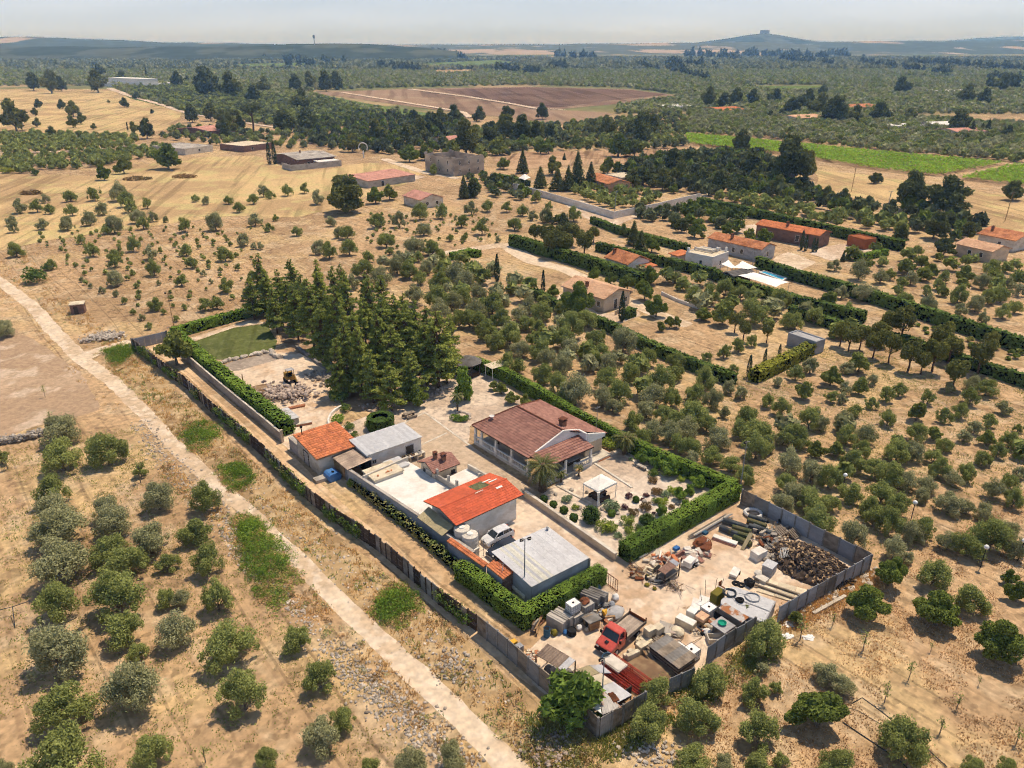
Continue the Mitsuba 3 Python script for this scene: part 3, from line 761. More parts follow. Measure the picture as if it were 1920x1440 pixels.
G_FIELD = 'olive trees scattered over the golden field on the left'
plant_px('olive', [(100, 1150, 45), (65, 1230, 35), (75, 1270, 35), (200, 1150, 40), (275, 1165, 35), (250, 1110, 30), (390, 1090, 40), (400, 1170, 40), (235, 1245, 42), (370, 1240, 50), (525, 1085, 40), (500, 1220, 45), (575, 1160, 45),
                   (660, 1070, 55), (700, 1110, 50), (730, 1145, 45), (825, 1140, 30), (770, 1200, 50), (800, 1240, 45), (635, 1250, 55), (590, 1280, 35), (855, 1210, 35), (930, 1230, 20), (1035, 1255, 45), (1205, 1235, 55), (1095, 1105, 28),
                   (1160, 1120, 28), (1280, 1110, 35), (1340, 1150, 40), (1420, 1110, 35), (1480, 1070, 35), (1520, 1085, 30), (1615, 1060, 38), (1710, 1055, 30), (1780, 1100, 45), (1430, 1220, 45), (1510, 1265, 35), (1550, 1220, 20),
                   (1665, 1285, 38), (1365, 1335, 45), (1460, 1375, 25), (1425, 1380, 20), (745, 1365, 45), (1040, 1390, 45), (515, 1395, 45), (450, 1340, 30), (80, 1390, 50), (840, 1410, 45), (640, 1420, 40), (1260, 1415, 50), (1860, 1235, 35),
                   (1900, 1300, 35), (1790, 1380, 45), (1850, 1400, 50)], 'olive_tree', 'olive tree in the golden field', OL, G_FIELD, k=O, lod=True)
plant_px('olive', [(280, 45, 32), (640, 15, 45), (640, 110, 55), (860, 60, 48), (1075, 25, 40), (1015, 120, 45), (1265, 150, 50), (870, 250, 52), (1150, 260, 45), (1215, 250, 45), (1410, 105, 40), (1390, 200, 45), (1480, 150, 50)],
         'olive_tree', 'grey green olive tree left of the cedars', OL, 'olive trees in the dry field left of the cedars', oy=480, k=O, lod=True)
plant_px('olive_mid', [(510, 165, 15), (570, 190, 20), (650, 210, 18), (700, 250, 18), (750, 310, 18), (795, 345, 20), (835, 390, 22), (460, 130, 15), (745, 90, 18), (890, 150, 15), (955, 200, 12), (780, 200, 15), (1145, 95, 18), (1185, 140, 15),
                       (1040, 285, 18), (920, 310, 18), (990, 350, 18), (1335, 60, 20), (1240, 75, 15), (1430, 30, 15)], 'olive_tree', 'small young olive tree left of the cedars', OL, 'young olive trees in the dry field left of the cedars', oy=480, k=O)
G_MID = 'olive trees behind the cedars'
plant_px('olive', [(190, 1240, 40), (250, 1330, 55), (325, 1230, 45), (440, 1180, 50), (460, 1270, 50), (565, 1180, 45), (730, 1160, 42), (820, 1140, 45), (930, 1155, 35), (675, 1230, 45), (790, 1270, 45), (975, 1240, 50), (1020, 1170, 40),
                   (1075, 1200, 35), (1150, 1200, 45), (1230, 1220, 35), (1310, 1190, 50), (1170, 1150, 30), (1095, 1100, 35), (410, 1360, 65), (510, 1370, 60), (30, 1290, 50), (40, 1380, 50), (270, 1400, 30), (150, 1430, 40), (320, 1430, 35),
                   (610, 1330, 25), (690, 1330, 25), (880, 1340, 22), (430, 1430, 40), (560, 1430, 45), (215, 1225, 45)],
         'olive_tree', 'olive tree behind the cedar cluster', OL, G_MID, ox=640, k=O, lod=True)
G_CEN = 'olive trees of the grove between the cedars and the house with the peach roof'
plant_px('olive', [(120, 50, 60), (220, 110, 60), (310, 40, 50), (380, 60, 55), (440, 110, 40), (560, 60, 50), (640, 90, 60), (550, 120, 60), (700, 130, 60), (540, 220, 70), (620, 230, 60), (560, 290, 60), (410, 200, 60), (760, 280, 60),
                   (850, 250, 70), (720, 330, 60), (1130, 300, 60), (1060, 270, 50), (1000, 310, 50), (820, 400, 60), (950, 420, 70), (870, 460, 60), (1110, 380, 55), (1040, 350, 55), (1290, 370, 75), (1250, 440, 70), (1290, 490, 60), (1120, 510, 65),
                   (1160, 560, 60), (1240, 600, 60), (1140, 640, 65), (1220, 700, 55), (1320, 740, 85), (1260, 760, 60), (1430, 440, 65), (1460, 530, 70), (1590, 460, 75), (1510, 590, 60), (1500, 680, 65), (1560, 750, 70), (1470, 780, 55),
                   (1620, 640, 60), (1720, 550, 65), (1800, 680, 75), (1880, 640, 50), (1890, 560, 60), (1750, 760, 70), (1860, 780, 60), (1720, 840, 60), (1820, 870, 60), (1640, 910, 60), (1760, 960, 60), (1850, 980, 60), (1700, 1000, 50),
                   (1530, 820, 50), (930, 590, 60), (990, 600, 45), (1880, 900, 60), (1900, 1040, 50), (680, 210, 55), (770, 200, 50), (480, 40, 50), (60, 130, 45), (660, 340, 55), (780, 350, 60), (1390, 330, 60), (1010, 500, 55), (900, 350, 55)],
         'olive_tree', 'olive tree in the central grove', OL, G_CEN, ox=640, oy=480, k=O, lod=True, grow=1.14)
G_RIGHT = 'olive trees in the orchard right of the walled property'
plant_px('olive', [(160, 200, 60), (60, 200, 50), (240, 170, 60), (330, 190, 50), (410, 290, 80), (560, 220, 60), (750, 310, 65), (600, 340, 55), (640, 360, 50), (235, 530, 40), (320, 490, 45), (135, 560, 35),
                   (390, 470, 35), (285, 630, 30), (130, 670, 75), (50, 770, 50), (80, 750, 60), (170, 790, 60), (60, 870, 90), (140, 920, 60), (30, 940, 70), (200, 1000, 75), (50, 1060, 60), (170, 1110, 60), (60, 1120, 50), (260, 730, 40),
                   (330, 760, 40), (240, 870, 35), (370, 880, 80), (430, 960, 90), (330, 950, 60), (420, 1060, 75), (470, 1040, 60), (480, 800, 45), (560, 830, 60), (540, 700, 30), (640, 650, 45), (720, 610, 45), (930, 620, 40), (910, 740, 40),
                   (1075, 690, 35), (1150, 770, 45), (1225, 740, 45), (1070, 815, 40), (900, 790, 35), (720, 890, 75), (780, 930, 50), (840, 780, 40), (910, 890, 50), (970, 860, 40), (620, 1000, 75), (570, 1010, 50), (680, 1030, 50), (930, 1000, 60),
                   (1040, 990, 60), (1160, 900, 50), (1385, 790, 40), (1480, 890, 45), (1565, 855, 50), (1500, 730, 35), (1625, 780, 50), (1640, 700, 50), (1720, 720, 60), (1810, 840, 45), (1735, 920, 45), (1650, 950, 45), (1850, 1020, 55),
                   (1890, 960, 30), (1320, 980, 60), (1220, 1060, 90), (1300, 1090, 60), (1590, 1000, 45), (1480, 1050, 50), (1780, 1080, 50), (1420, 1110, 55), (1450, 1180, 60), (1700, 1120, 55), (1610, 1200, 60), (1530, 1240, 50), (610, 1140, 75),
                   (960, 1130, 70), (1010, 1080, 50), (1080, 1170, 70), (730, 1200, 70), (830, 1230, 70), (1180, 1220, 80), (1270, 1250, 60), (580, 1270, 60), (280, 1150, 60), (360, 1220, 60), (650, 1310, 80), (740, 1350, 90), (960, 1310, 70),
                   (1130, 1310, 80), (1060, 1390, 70), (1380, 1270, 60), (1350, 1330, 50), (830, 1370, 60), (570, 1360, 70), (1510, 1360, 80), (1760, 1300, 60), (1850, 1260, 50), (1870, 1350, 60), (1700, 1420, 60), (1600, 1400, 50),
                   (1220, 1380, 70), (1900, 1210, 40)], 'olive_tree', 'olive tree in the right orchard', OL, G_RIGHT, ox=1280, oy=480, k=O, lod=True, grow=1.08)
plant_px('olive', [(770, 20, 90), (970, 110, 75), (1170, 40, 80), (1080, 20, 60), (1200, 190, 70), (1265, 250, 40), (1300, 100, 70), (1350, 80, 70), (1430, 320, 95), (1500, 150, 60), (1620, 160, 85), (1750, 100, 110), (1840, 80, 80), (1880, 200, 60),
                   (1640, 470, 95), (470, 690, 115), (150, 920, 110), (400, 990, 80), (450, 880, 45), (525, 980, 40), (820, 880, 80), (910, 950, 70), (90, 1140, 110), (440, 1190, 115), (1260, 1250, 145), (60, 1370, 100), (230, 1400, 60), (430, 1400, 80),
                   (560, 1390, 50), (870, 1400, 100), (1640, 1410, 60), (1830, 1410, 50), (-190, 1150, 120), (-150, 985, 90)], 'olive_tree', 'large olive tree around the scrap yard fence', OL, 'olive trees around the scrap yard fence', ox=1280, oy=960, k=O, lod=True, grow=1.1)
G_TOP = 'olive trees in the dry plot at the upper right'
plant_px('olive', [(1120, 100, 50), (1170, 90, 40), (1000, 70, 60), (860, 40, 40), (1240, 140, 40), (1290, 120, 40), (1380, 180, 40), (1440, 150, 40), (1560, 200, 60), (1250, 220, 55), (1390, 260, 50), (1660, 250, 60), (1725, 220, 50), (1800, 210, 50),
                   (1810, 300, 50), (1880, 270, 50), (1560, 290, 45), (1690, 340, 40), (1840, 140, 45), (1900, 180, 45), (1750, 40, 60), (1470, 110, 40), (1690, 130, 50), (1780, 120, 50), (930, 295, 40), (900, 190, 45), (1020, 190, 60), (1090, 200, 50)],
         'olive_tree', 'olive tree in the upper right dry plot', OL, G_TOP, ox=1280, oy=480, k=O, lod=True)
N_OLIVE = len(TREE_LOG)

# other single trees
plant_px('citrus', [(1073, 1312, 58)], 'walnut_tree', 'big bright green leafy tree beside the rusty sheet roof', 'tree', zc=1.05)
plant_px('walnut', [(1040, 500, 115), (1170, 340, 85), (1450, 530, 125), (1800, 710, 140), (780, 1080, 155), (1890, 450, 60), (1840, 365, 45)], 'walnut_tree', 'dark glossy green walnut tree at the lower right', 'tree', 'walnut trees at the lower right', 1.05, ox=1280, oy=960, k=O)
plant_px('almond', [(360, 570, 50), (640, 590, 45)], 'almond_tree', 'small green tree leaning over the scrap yard fence', 'tree', 'small trees at the scrap yard fence', 1.05, ox=1280, oy=960, k=O)
plant_px('almond', [(690, 760, 50), (840, 670, 60), (1000, 595, 60), (1000, 730, 50), (1325, 870, 60), (1420, 990, 50), (1720, 1020, 50), (750, 1090, 50), (870, 1080, 50), (230, 320, 70), (110, 320, 42), (820, 240, 60), (1270, 60, 50), (1350, 30, 40), (1410, 80, 40), (1590, 100, 50)],
         'almond_tree', 'green fruit tree among the right hand olives', 'tree', 'green fruit trees among the olives on the right', 1.05, ox=1280, oy=480, k=O)
plant_px('roundpine', [(900, 420, 50), (950, 440, 55), (1010, 440, 50), (1090, 470, 60), (1120, 400, 60), (1180, 500, 60), (1180, 340, 70), (1250, 360, 70), (1290, 540, 65), (1430, 540, 65), (1360, 580, 50), (1470, 440, 70), (1520, 480, 70), (1550, 620, 75), (1690, 540, 70), (1740, 460, 50)],
         'round_pine', 'round crowned pine right of the grey container', 'pine', 'round crowned pines right of the grey container', 2.15, ox=1280, oy=480, k=O, grow=.88)
plant_px('roundpine', [(350, 400, 45), (480, 420, 40), (300, 360, 40)], 'round_pine', 'small bushy pine left of the grey container', 'pine', 'small pines left of the grey container', 2.15, ox=1280, oy=480, k=O, grow=.88)
plant_px('roundpine', [(1090, 1290, 45), (1160, 1300, 50), (1240, 1290, 45), (1300, 1290, 50), (1250, 1340, 60), (1370, 1340, 65), (1180, 1350, 55), (1420, 1290, 40)], 'round_pine', 'yellowish round pine behind the dark clipped hedge', 'pine', 'pines behind the dark clipped hedge', 2.15, ox=640, k=O, grow=.88)
plant_px('bigpine', [(645, 355, 38)], 'dark_pine', 'very large dark round pine standing alone by the long low barn', 'pine', zc=1.15)
plant_px('bigpine', [(620, 900, 120), (700, 920, 60)], 'dark_pine', 'tall dark pine in front of the green vineyard', 'pine', 'tall pines in front of the green vineyard', 1.15, 1.15, ox=1280, k=O)
plant_px('bigpine', [(1300, 1080, 90), (1510, 1085, 120), (1430, 1260, 75), (1480, 1380, 55), (1610, 1290, 45), (1230, 1320, 45)], 'dark_pine', 'large dark pine at the right golden field', 'pine', 'large pines at the golden field on the right', 1.15, ox=1280, k=O)
plant_px('bigpine', [(700, 750, 95), (850, 730, 60), (920, 700, 60), (1010, 720, 60), (1100, 720, 60), (1170, 740, 40), (935, 630, 40), (1130, 625, 36)], 'dark_pine', 'tall dark pine behind the ruined farmhouse', 'pine', 'tall pines behind the ruined farmhouse', 1.15, 1.1, ox=640, k=O)
G_DK = 'dark trees around the farms in the middle distance'
plant_px('darktree', [(640, 640, 45), (775, 640, 40), (265, 640, 28), (325, 655, 25), (410, 660, 40), (500, 690, 60), (560, 660, 40), (440, 740, 60), (370, 760, 50), (200, 740, 60), (120, 680, 25), (155, 680, 25), (60, 800, 50), (1405, 725, 40),
                      (1495, 720, 45), (1680, 700, 70), (1750, 700, 50), (1690, 760, 50), (1700, 980, 60), (1810, 1010, 60), (1870, 910, 60), (1900, 980, 50), (1640, 1000, 50), (1190, 930, 50), (740, 1060, 45), (860, 1010, 35), (930, 1030, 30)],
         'dark_tree', 'dark green tree near the ruined farmhouse and conifers', 'tree', G_DK, 1.05, ox=640, k=O)
plant_px('darktree', [(75, 660, 75), (405, 615, 40), (695, 575, 28), (345, 585, 25), (215, 580, 25), (195, 630, 22), (405, 685, 33), (455, 670, 28), (290, 745, 30), (525, 710, 18), (205, 690, 25), (610, 570, 10), (855, 625, 14), (765, 535, 22)],
         'lone_tree', 'dark rounded tree alone on the far left field', 'tree', 'lone trees on the golden field at the far left', 1.0, ox=0, k=O)
plant_px('darktree', [(180, 465, 40), (280, 470, 50), (340, 475, 35), (560, 400, 30), (680, 435, 35), (540, 460, 55), (990, 440, 45), (1050, 450, 18), (1150, 470, 70), (1300, 490, 60), (1420, 530, 45), (1240, 500, 30), (1480, 480, 40), (1660, 470, 40), (1740, 460, 40),
                      (1830, 465, 45), (1890, 460, 40), (1690, 570, 50), (1600, 680, 60), (1720, 680, 60), (1275, 700, 55), (1180, 630, 45), (1075, 640, 45), (750, 720, 30), (820, 730, 45), (1115, 730, 24), (1240, 650, 35), (1350, 700, 40)],
         'dark_tree', 'dark green tree behind the golden field near the white farm', 'tree', 'dark trees behind the golden fields on the left', 1.05, ox=0, k=O)
plant_px('umbrella', [(1300, 620, 50), (1410, 620, 55)], 'umbrella_pine', 'flat topped umbrella pine beside the long distant grove', 'pine', 'umbrella pines beside the distant grove', 2.2, ox=0, k=O)
plant_px('darktree', [(150, 560, 45), (230, 560, 50), (300, 550, 40), (400, 550, 40), (520, 540, 40), (620, 590, 50), (700, 560, 50), (790, 510, 30), (770, 590, 60), (860, 620, 70), (970, 640, 50), (1120, 630, 50), (1280, 640, 40), (490, 640, 25), (560, 640, 25),
                      (1740, 460, 40), (1800, 470, 45), (1860, 460, 40), (1600, 530, 50), (1550, 690, 60), (1830, 740, 40), (1600, 780, 30), (1700, 540, 45), (1240, 480, 45)],
         'dark_tree', 'dark tree among the distant groves on the right', 'tree', 'dark trees among the distant groves on the right', 1.05, ox=1280, k=O)
plant_px('darktree', [(330, 800, 55), (240, 880, 40), (50, 890, 60), (400, 930, 80), (390, 1010, 60), (170, 970, 50), (220, 1020, 60), (540, 1050, 50), (680, 1080, 40), (320, 1040, 60), (820, 1100, 42), (910, 1110, 40), (1040, 1140, 50), (1170, 1160, 40), (1080, 1000, 32), (1105, 1000, 28),
                      (1870, 1070, 55), (100, 1000, 55), (500, 960, 50), (640, 1060, 45)], 'dark_tree', 'dark green tree in the belt below the vineyard', 'tree', 'dark trees in the belt below the vineyard', 1.05, ox=1280, k=O)
plant_px('greentree', [(935, 875, 75)], 'round_green_tree', 'broad bright green tree in front of the grey flat roofed house on the left', 'tree', zc=1.0, ox=0, k=O)
plant_px('greentree', [(690, 935, 42), (580, 975, 38), (195, 965, 22)], 'green_bush_tree', 'dense low green tree on the golden field on the left', 'tree', 'dense low trees on the golden field on the left', 1.0, ox=0, k=O)
plant_px('shrub-yellowbush', [(40, 960, 38)], 'yellow_bush', 'yellow flowering bush at the left edge of the fields', 'bush', zc=.4, ox=0, k=O)
plant_px('greentree', [(890, 820, 50), (910, 910, 42), (770, 920, 36), (520, 950, 30), (190, 1100, 45), (270, 1080, 45), (1640, 960, 40), (1790, 1180, 30), (1870, 1060, 28), (1120, 830, 35), (1165, 830, 35), (620, 840, 50), (470, 850, 50), (380, 860, 50), (1500, 930, 45), (1560, 940, 40), (1020, 800, 40), (1320, 790, 40), (1560, 820, 60), (1650, 830, 50)],
         'green_tree', 'mid green leafy tree near the ruined farmhouse', 'tree', 'green trees near the ruined farmhouse', 1.0, ox=640, k=O)
plant_px('greentree', [(180, 1190, 55), (300, 1200, 55), (40, 1180, 50), (110, 1150, 45), (380, 1330, 45), (460, 1330, 45), (110, 1320, 20), (250, 1290, 35)], 'green_tree', 'bright green garden tree left of the long houses', 'tree', 'garden trees left of the long red roofed house', 1.0, ox=1280, k=O)
plant_px('darktree', [(60, 60, 60), (145, 60, 55), (215, 60, 60), (1550, 130, 80), (1480, 100, 60), (250, 110, 60), (1630, 60, 50)], 'dark_tree', 'dark garden tree between the clipped hedges', 'tree', 'dark garden trees between the clipped hedges', 1.05, ox=1020, oy=400, k=1 / 6)
plant_px('walnut', [(390, 990, 170), (1140, 870, 110), (1270, 1040, 125), (560, 690, 75), (940, 760, 110), (750, 740, 60), (1190, 690, 110), (100, 860, 80), (1800, 1120, 85), (1700, 180, 90), (900, 200, 60), (1220, 340, 100)],
         'garden_tree', 'leafy round tree near the peach roofed house', 'tree', 'garden trees round the peach roofed house', 1.05, ox=1020, oy=400, k=1 / 6)
plant_px('almond', [(1320, 1270, 60), (1420, 1230, 60), (1500, 1230, 60)], 'fig_tree', 'low dark fig tree right of the peach roofed house', 'tree', 'fig trees right of the peach roofed house', 1.05, ox=1020, oy=400, k=1 / 6)
base_px('cypress', [(932, 528, 480), (1018, 555, 510), (1165, 603, 551), (1403, 707, 665), (1432, 690, 655), (1460, 672, 643), (506, 308, 265), (516, 308, 268), (1502, 468, 432), (1510, 470, 436), (1524, 472, 440), (1530, 472, 444), (276, 148, 126), (210, 150, 136), (240, 245, 228)],
        'cypress', 'slim dark green cypress column', 'cypress', 'slim cypresses')
base_px('spruce', [(1013, 352, 305), (1045, 358, 308), (1065, 358, 312), (1082, 352, 290), (1107, 352, 306), (980, 325, 280), (1058, 300, 285), (425, 258, 215), (1820, 255, 222), (1840, 248, 228), (1850, 252, 226), (1880, 260, 235), (1187, 460, 415), (1200, 480, 425), (1580, 490, 470), (870, 372, 330), (885, 370, 335)],
        'spruce', 'dark pointed conifer in the middle distance', 'conifer', 'pointed conifers')
# the cedar clump: (base x, base y, top y)
base_px('cedar', [(478, 600, 520), (505, 590, 492), (530, 600, 505), (552, 570, 480), (575, 620, 500), (590, 655, 520), (603, 600, 490), (625, 660, 530), (640, 690, 545), (632, 610, 500), (655, 640, 520), (668, 705, 560), (690, 690, 550), (700, 650, 520), (715, 725, 580), (722, 685, 545),
                  (740, 735, 590), (745, 660, 530), (765, 705, 560), (782, 680, 560), (800, 720, 575), (823, 728, 570), (845, 690, 590), (680, 740, 600), (655, 735, 610), (610, 690, 575), (700, 755, 640), (560, 640, 535), (800, 655, 560), (520, 625, 530), (495, 565, 480), (600, 560, 480), (645, 580, 500), (690, 600, 510), (720, 620, 520), (760, 640, 540), (640, 745, 640), (775, 750, 640), (838, 720, 610), (545, 612, 520), (735, 770, 665), (812, 690, 580)],
        'cedar', 'tall cedar in the cluster beside the yard', 'cedar', 'cedars in the cluster beside the yard')
# bushes along the track and saplings on the right
plant_px('shrub-hedge_dark', [(65, 520, 25), (92, 500, 14)], 'dark_bush', 'dense dark green bush at the bend of the dirt track', 'bush', 'dark bushes at the bend of the track', .4)
plant_px('almond', [(325, 652, 34)], 'almond_tree', 'spreading green tree overhanging the sandy lane near the gate', 'tree', zc=1.05)
base_px('sapling', [(1618, 1220, 1188), (1703, 1275, 1245), (1658, 1318, 1285), (1793, 1330, 1300), (1835, 1285, 1270), (1762, 1375, 1345), (1745, 1222, 1205), (1905, 1395, 1360), (1560, 1175, 1150), (1500, 1200, 1160)], 'olive_sapling', 'thin staked sapling in the lower right field', 'sapling', 'saplings in the tan field at the lower right')
# ---------------------------------------------------------------- building kit
def tiles(b, e0, e1, r1, r0, rows, cols, m, rng, barrel=False, lift=.07, vary=.17):
    """overlapping tile courses on the slope with eave e0-e1 and ridge r0-r1"""
    e0, e1, r1, r0 = (np.asarray(q, float) for q in (e0, e1, r1, r0))
    at = lambda s, t: (e0 * (1 - s) + e1 * s) * (1 - t) + (r0 * (1 - s) + r1 * s) * t
    nrm = np.cross(e1 - e0, (r0 + r1) / 2 - (e0 + e1) / 2)
    nrm = nrm / np.linalg.norm(nrm) * (1 if nrm[2] > 0 else -1)
    for i in range(rows):
        t0, t1 = i / rows, min(1.0, (i + 1.15) / rows)
        for j in range(cols):
            s0, s1 = j / cols, (j + 1) / cols
            tone = b.tone * rng.uniform(1 - vary, 1 + vary)
            p, q, r, s = at(s0, t0) + nrm * lift, at(s1, t0) + nrm * lift, at(s1, t1) + nrm * .012, at(s0, t1) + nrm * .012
            if barrel:
                mp, mr = (p + q) / 2 + nrm * .07, (r + s) / 2 + nrm * .06
                b.add([p, mp, mr, s, q, r, p - nrm * lift, q - nrm * lift], [[0, 1, 2, 3], [1, 4, 5, 2], [6, 7, 4, 0]], m=m, tone=tone)
                b.tri(p, q, mp, m=m, tone=tone)
            else:
                b.add([p, q, r, s, p - nrm * lift, q - nrm * lift], [[0, 1, 2, 3], [4, 5, 1, 0]], m=m, tone=tone)
    return b


def corrugated(b, e0, e1, r1, r0, n, m, rng=None, amp=.035, vary=.05, alt=None):
    """ridged sheet metal: n ribs running from eave to ridge"""
    e0, e1, r1, r0 = (np.asarray(q, float) for q in (e0, e1, r1, r0))
    nrm = np.cross(e1 - e0, r0 - e0)
    nrm = nrm / np.linalg.norm(nrm) * (1 if nrm[2] > 0 else -1)
    s = np.linspace(0, 1, 2 * n + 1)
    lo = np.array([e0 * (1 - k) + e1 * k + nrm * (amp if i % 2 else 0) for i, k in enumerate(s)])
    hi = np.array([r0 * (1 - k) + r1 * k + nrm * (amp if i % 2 else 0) for i, k in enumerate(s)])
    for i in range(2 * n):
        mm = alt[(i // 2) % len(alt)] if alt else m
        b.quad(lo[i], lo[i + 1], hi[i + 1], hi[i], m=mm, tone=b.tone * (1 + (rng.uniform(-vary, vary) if rng is not None else 0)))
    d = nrm * -.05
    b.quad(e0 + d, e1 + d, r1 + d, r0 + d, m=m)
    b.quad(e0 + d, e1 + d, e1, e0, m=m).quad(r0 + d, r1 + d, r1, r0, m=m).quad(e0 + d, r0 + d, r0, e0, m=m).quad(e1 + d, r1 + d, r1, e1, m=m)
    return b


def slab(b, pts, th, m=None):
    """sheet through 3-D points (convex polygon), th thick downwards"""
    p = np.asarray(pts, float)
    n = len(p)
    b.add(np.vstack([p, p - [0, 0, th]]), [[0, i, i + 1, i + 1] for i in range(1, n - 1)] + [[n, n + i + 1, n + i, n + i] for i in range(1, n - 1)] + [[i, (i + 1) % n, n + (i + 1) % n, n + i] for i in range(n)], m=m)
    return b


def walls(b, u0, u1, v0, v1, z0, z1, t=.25):
    b.span(u0, u1, v0, v0 + t, z0, z1).span(u0, u1, v1 - t, v1, z0, z1).span(u0, u0 + t, v0 + t, v1 - t, z0, z1).span(u1 - t, u1, v0 + t, v1 - t, z0, z1)
    return b


def opening(t, fr, side, wall, pos, z, w, h, kind='window', m='whitepaint', pane='glassdark', name=None, bars=True, panem='glossy'):
    """window or door on a wall: side 'v0' faces -v, 'u0' faces -u, 'v1' +v, 'u1' +u; wall = that plane's coordinate"""
    def bx(b, a0, a1, d0, d1, z0, z1, mm):
        s = -1 if side[1] == '0' else 1
        lo, hi = sorted((wall + s * d0, wall + s * d1))
        if side[0] == 'v': b.span(a0, a1, lo, hi, z0, z1, m=mm)
        else: b.span(lo, hi, a0, a1, z0, z1, m=mm)
    f = B(fr)
    e = .07
    bx(f, pos - w / 2, pos - w / 2 + e, 0.002, .07, z, z + h, m)
    bx(f, pos + w / 2 - e, pos + w / 2, 0.002, .07, z, z + h, m)
    bx(f, pos - w / 2 + e, pos + w / 2 - e, 0.002, .07, z + h - e, z + h, m)
    if kind == 'window':
        bx(f, pos - w / 2 - .06, pos + w / 2 + .06, 0.002, .12, z - .06, z, m)
        if bars: bx(f, pos - .025, pos + .025, 0.03, .06, z, z + h - e, m)
    k = part(t, name or kind, f)
    p = B(fr)
    bx(p, pos - w / 2 + e, pos + w / 2 - e, .004, .025, z + (.0 if kind == 'window' else .02), z + h - e, pane)
    key = numbered(k + '__' + ('pane' if kind == 'window' else 'leaf'))
    scene[key] = p.dict(panem if kind == 'window' else 'satin')
    return k


def chimney(b, u, v, z, h=1.0, w=.6, m='brick', cap='brownridge'):
    b.box(u, v, z, w, w, h, m=m)
    b.box(u, v, z + h, w * 1.25, w * 1.25, .08, m=cap)
    for i in (-1, 1): b.box(u + i * w * .4, v, z + h + .08, .12, w * .9, .22, m=m)
    b.box(u, v, z + h + .30, w * 1.3, w * 1.3, .07, m=cap)
    return b


rg = np.random.default_rng(77)

# ---------------------------------------------------------------- the house
fh, _, _ = rect((880, 795), (1022, 878), (1114, 838), 2.9)
W_, L_, U1 = 12.9, 15.4, 8.8
RU, VG, VG2, VR = 6.2, 3.2, 1.5, 12.9
EZ, RZ = 2.9, 4.85
t_ = thing('house', 'long single storey house with brown tiled hip roof, veranda and white balustrade', 'house')
HOUSE = t_
b = B(fh, 'cream')
b.span(.1, W_ - .3, .15, L_ - .4, 0, .42, m='offwhite')                    # plinth and veranda floor
part(t_, 'plinth', b)
b = B(fh, 'cream')
walls(b, 2.2, W_ - .6, VG + .3, L_ - .9, .42, 2.95)
walls(b, U1 + .2, W_ - .6, VG2 + .35, VG + .3, .42, 2.95)
part(t_, 'wall', b)
sl = lambda u: EZ + (RZ - EZ) * (u / RU if u <= RU else (W_ - u) / (W_ - RU))
b = B(fh, 'brownroof')
tiles(b, (0, VG, EZ), (0, L_, EZ), (RU, VR, RZ), (RU, VG, RZ), 15, 20, 'brownroof', rg, False, .11)
part(t_, 'roof_slope', b)
b = B(fh, 'brownroof')
tiles(b, (W_, L_, EZ), (W_, VG2, EZ), (RU, VG2 + 1.8, RZ), (RU, VR, RZ), 15, 22, 'brownroof', rg, False, .11)
part(t_, 'roof_slope', b)
b = B(fh, 'brownroof')
tiles(b, (0, L_, EZ), (W_, L_, EZ), (RU, VR, RZ), (RU, VR, RZ), 8, 14, 'brownroof', rg, False, .11)
part(t_, 'roof_slope', b)
b = B(fh, 'brownroof')
pz = lambda v: EZ - .02 + (v / VG) * .62
tiles(b, (0.0, 0, EZ - .02), (U1, 0, EZ - .02), (U1, VG, pz(VG)), (0.0, VG, pz(VG)), 7, 16, 'brownroof', rg, False, .10)
part(t_, 'porch_roof', b)
b = B(fh, 'brownridge')
slab(b, [(0, 0, EZ - .03), (U1, 0, EZ - .03), (U1, VG, EZ + .55), (0, VG, EZ + .02)], .14, 'darkwood')
slab(b, [(0, VG, EZ), (RU, VG, RZ), (RU, VR, RZ), (0, L_, EZ)], .14, 'darkwood')
slab(b, [(W_, VG2, EZ), (W_, L_, EZ), (RU, VR, RZ), (RU, VG2 + 1.8, RZ)], .14, 'darkwood')
slab(b, [(0, L_, EZ), (RU, VR, RZ), (W_, L_, EZ)], .14, 'darkwood')
part(t_, 'eaves', b)
b = B(fh, 'brownridge')
for p, q in (((RU, VG, RZ), (RU, VR, RZ)), ((RU, VR, RZ), (0, L_, EZ)), ((RU, VR, RZ), (W_, L_, EZ))):
    b.tube([np.array(p) + [0, 0, .07], np.array(q) + [0, 0, .07]], .13, 6)
part(t_, 'ridge_tiles', b)
b = B(fh, 'whitepaint')                                                    # stepped white gable parapet
b.side([(0.9, EZ + .55), (RU - .1, RZ + .18), (RU - .1, EZ + .3), (0.9, EZ + .3)], VG - .16, VG + .06, axis='v')
b.side([(RU - .1, RZ + .18), (U1 + .1, sl(U1 + .1) + .18), (U1 + .1, EZ + .2), (RU - .1, EZ + .2)], VG - .16, VG + .06, axis='v')
b.span(U1 - .05, U1 + .2, VG2, VG - .16, EZ + .1, sl(U1) + .16)
b.side([(U1 + .2, sl(U1 + .2) + .2), (W_ - .5, EZ + .28), (W_ - .5, EZ - .2), (U1 + .2, EZ - .2)], VG2 - .1, VG2 + .12, axis='v')
part(t_, 'gable_parapet', b)
k = part(t_, 'chimney', chimney(B(fh), 7.7, 5.0, sl(7.7) - .2, 1.0, .75))
b = B(fh, 'whitepaint')
for v in (.3, 3.6, 7.0, 10.4, 13.6, 15.0): part(t_, 'column', B(fh, 'whitepaint').box(.35, v, .42, .28, .28, EZ - .55))
for u in (3.9, 8.5): part(t_, 'column', B(fh, 'whitepaint').box(u, .3, .42, .28, .28, EZ - .6))


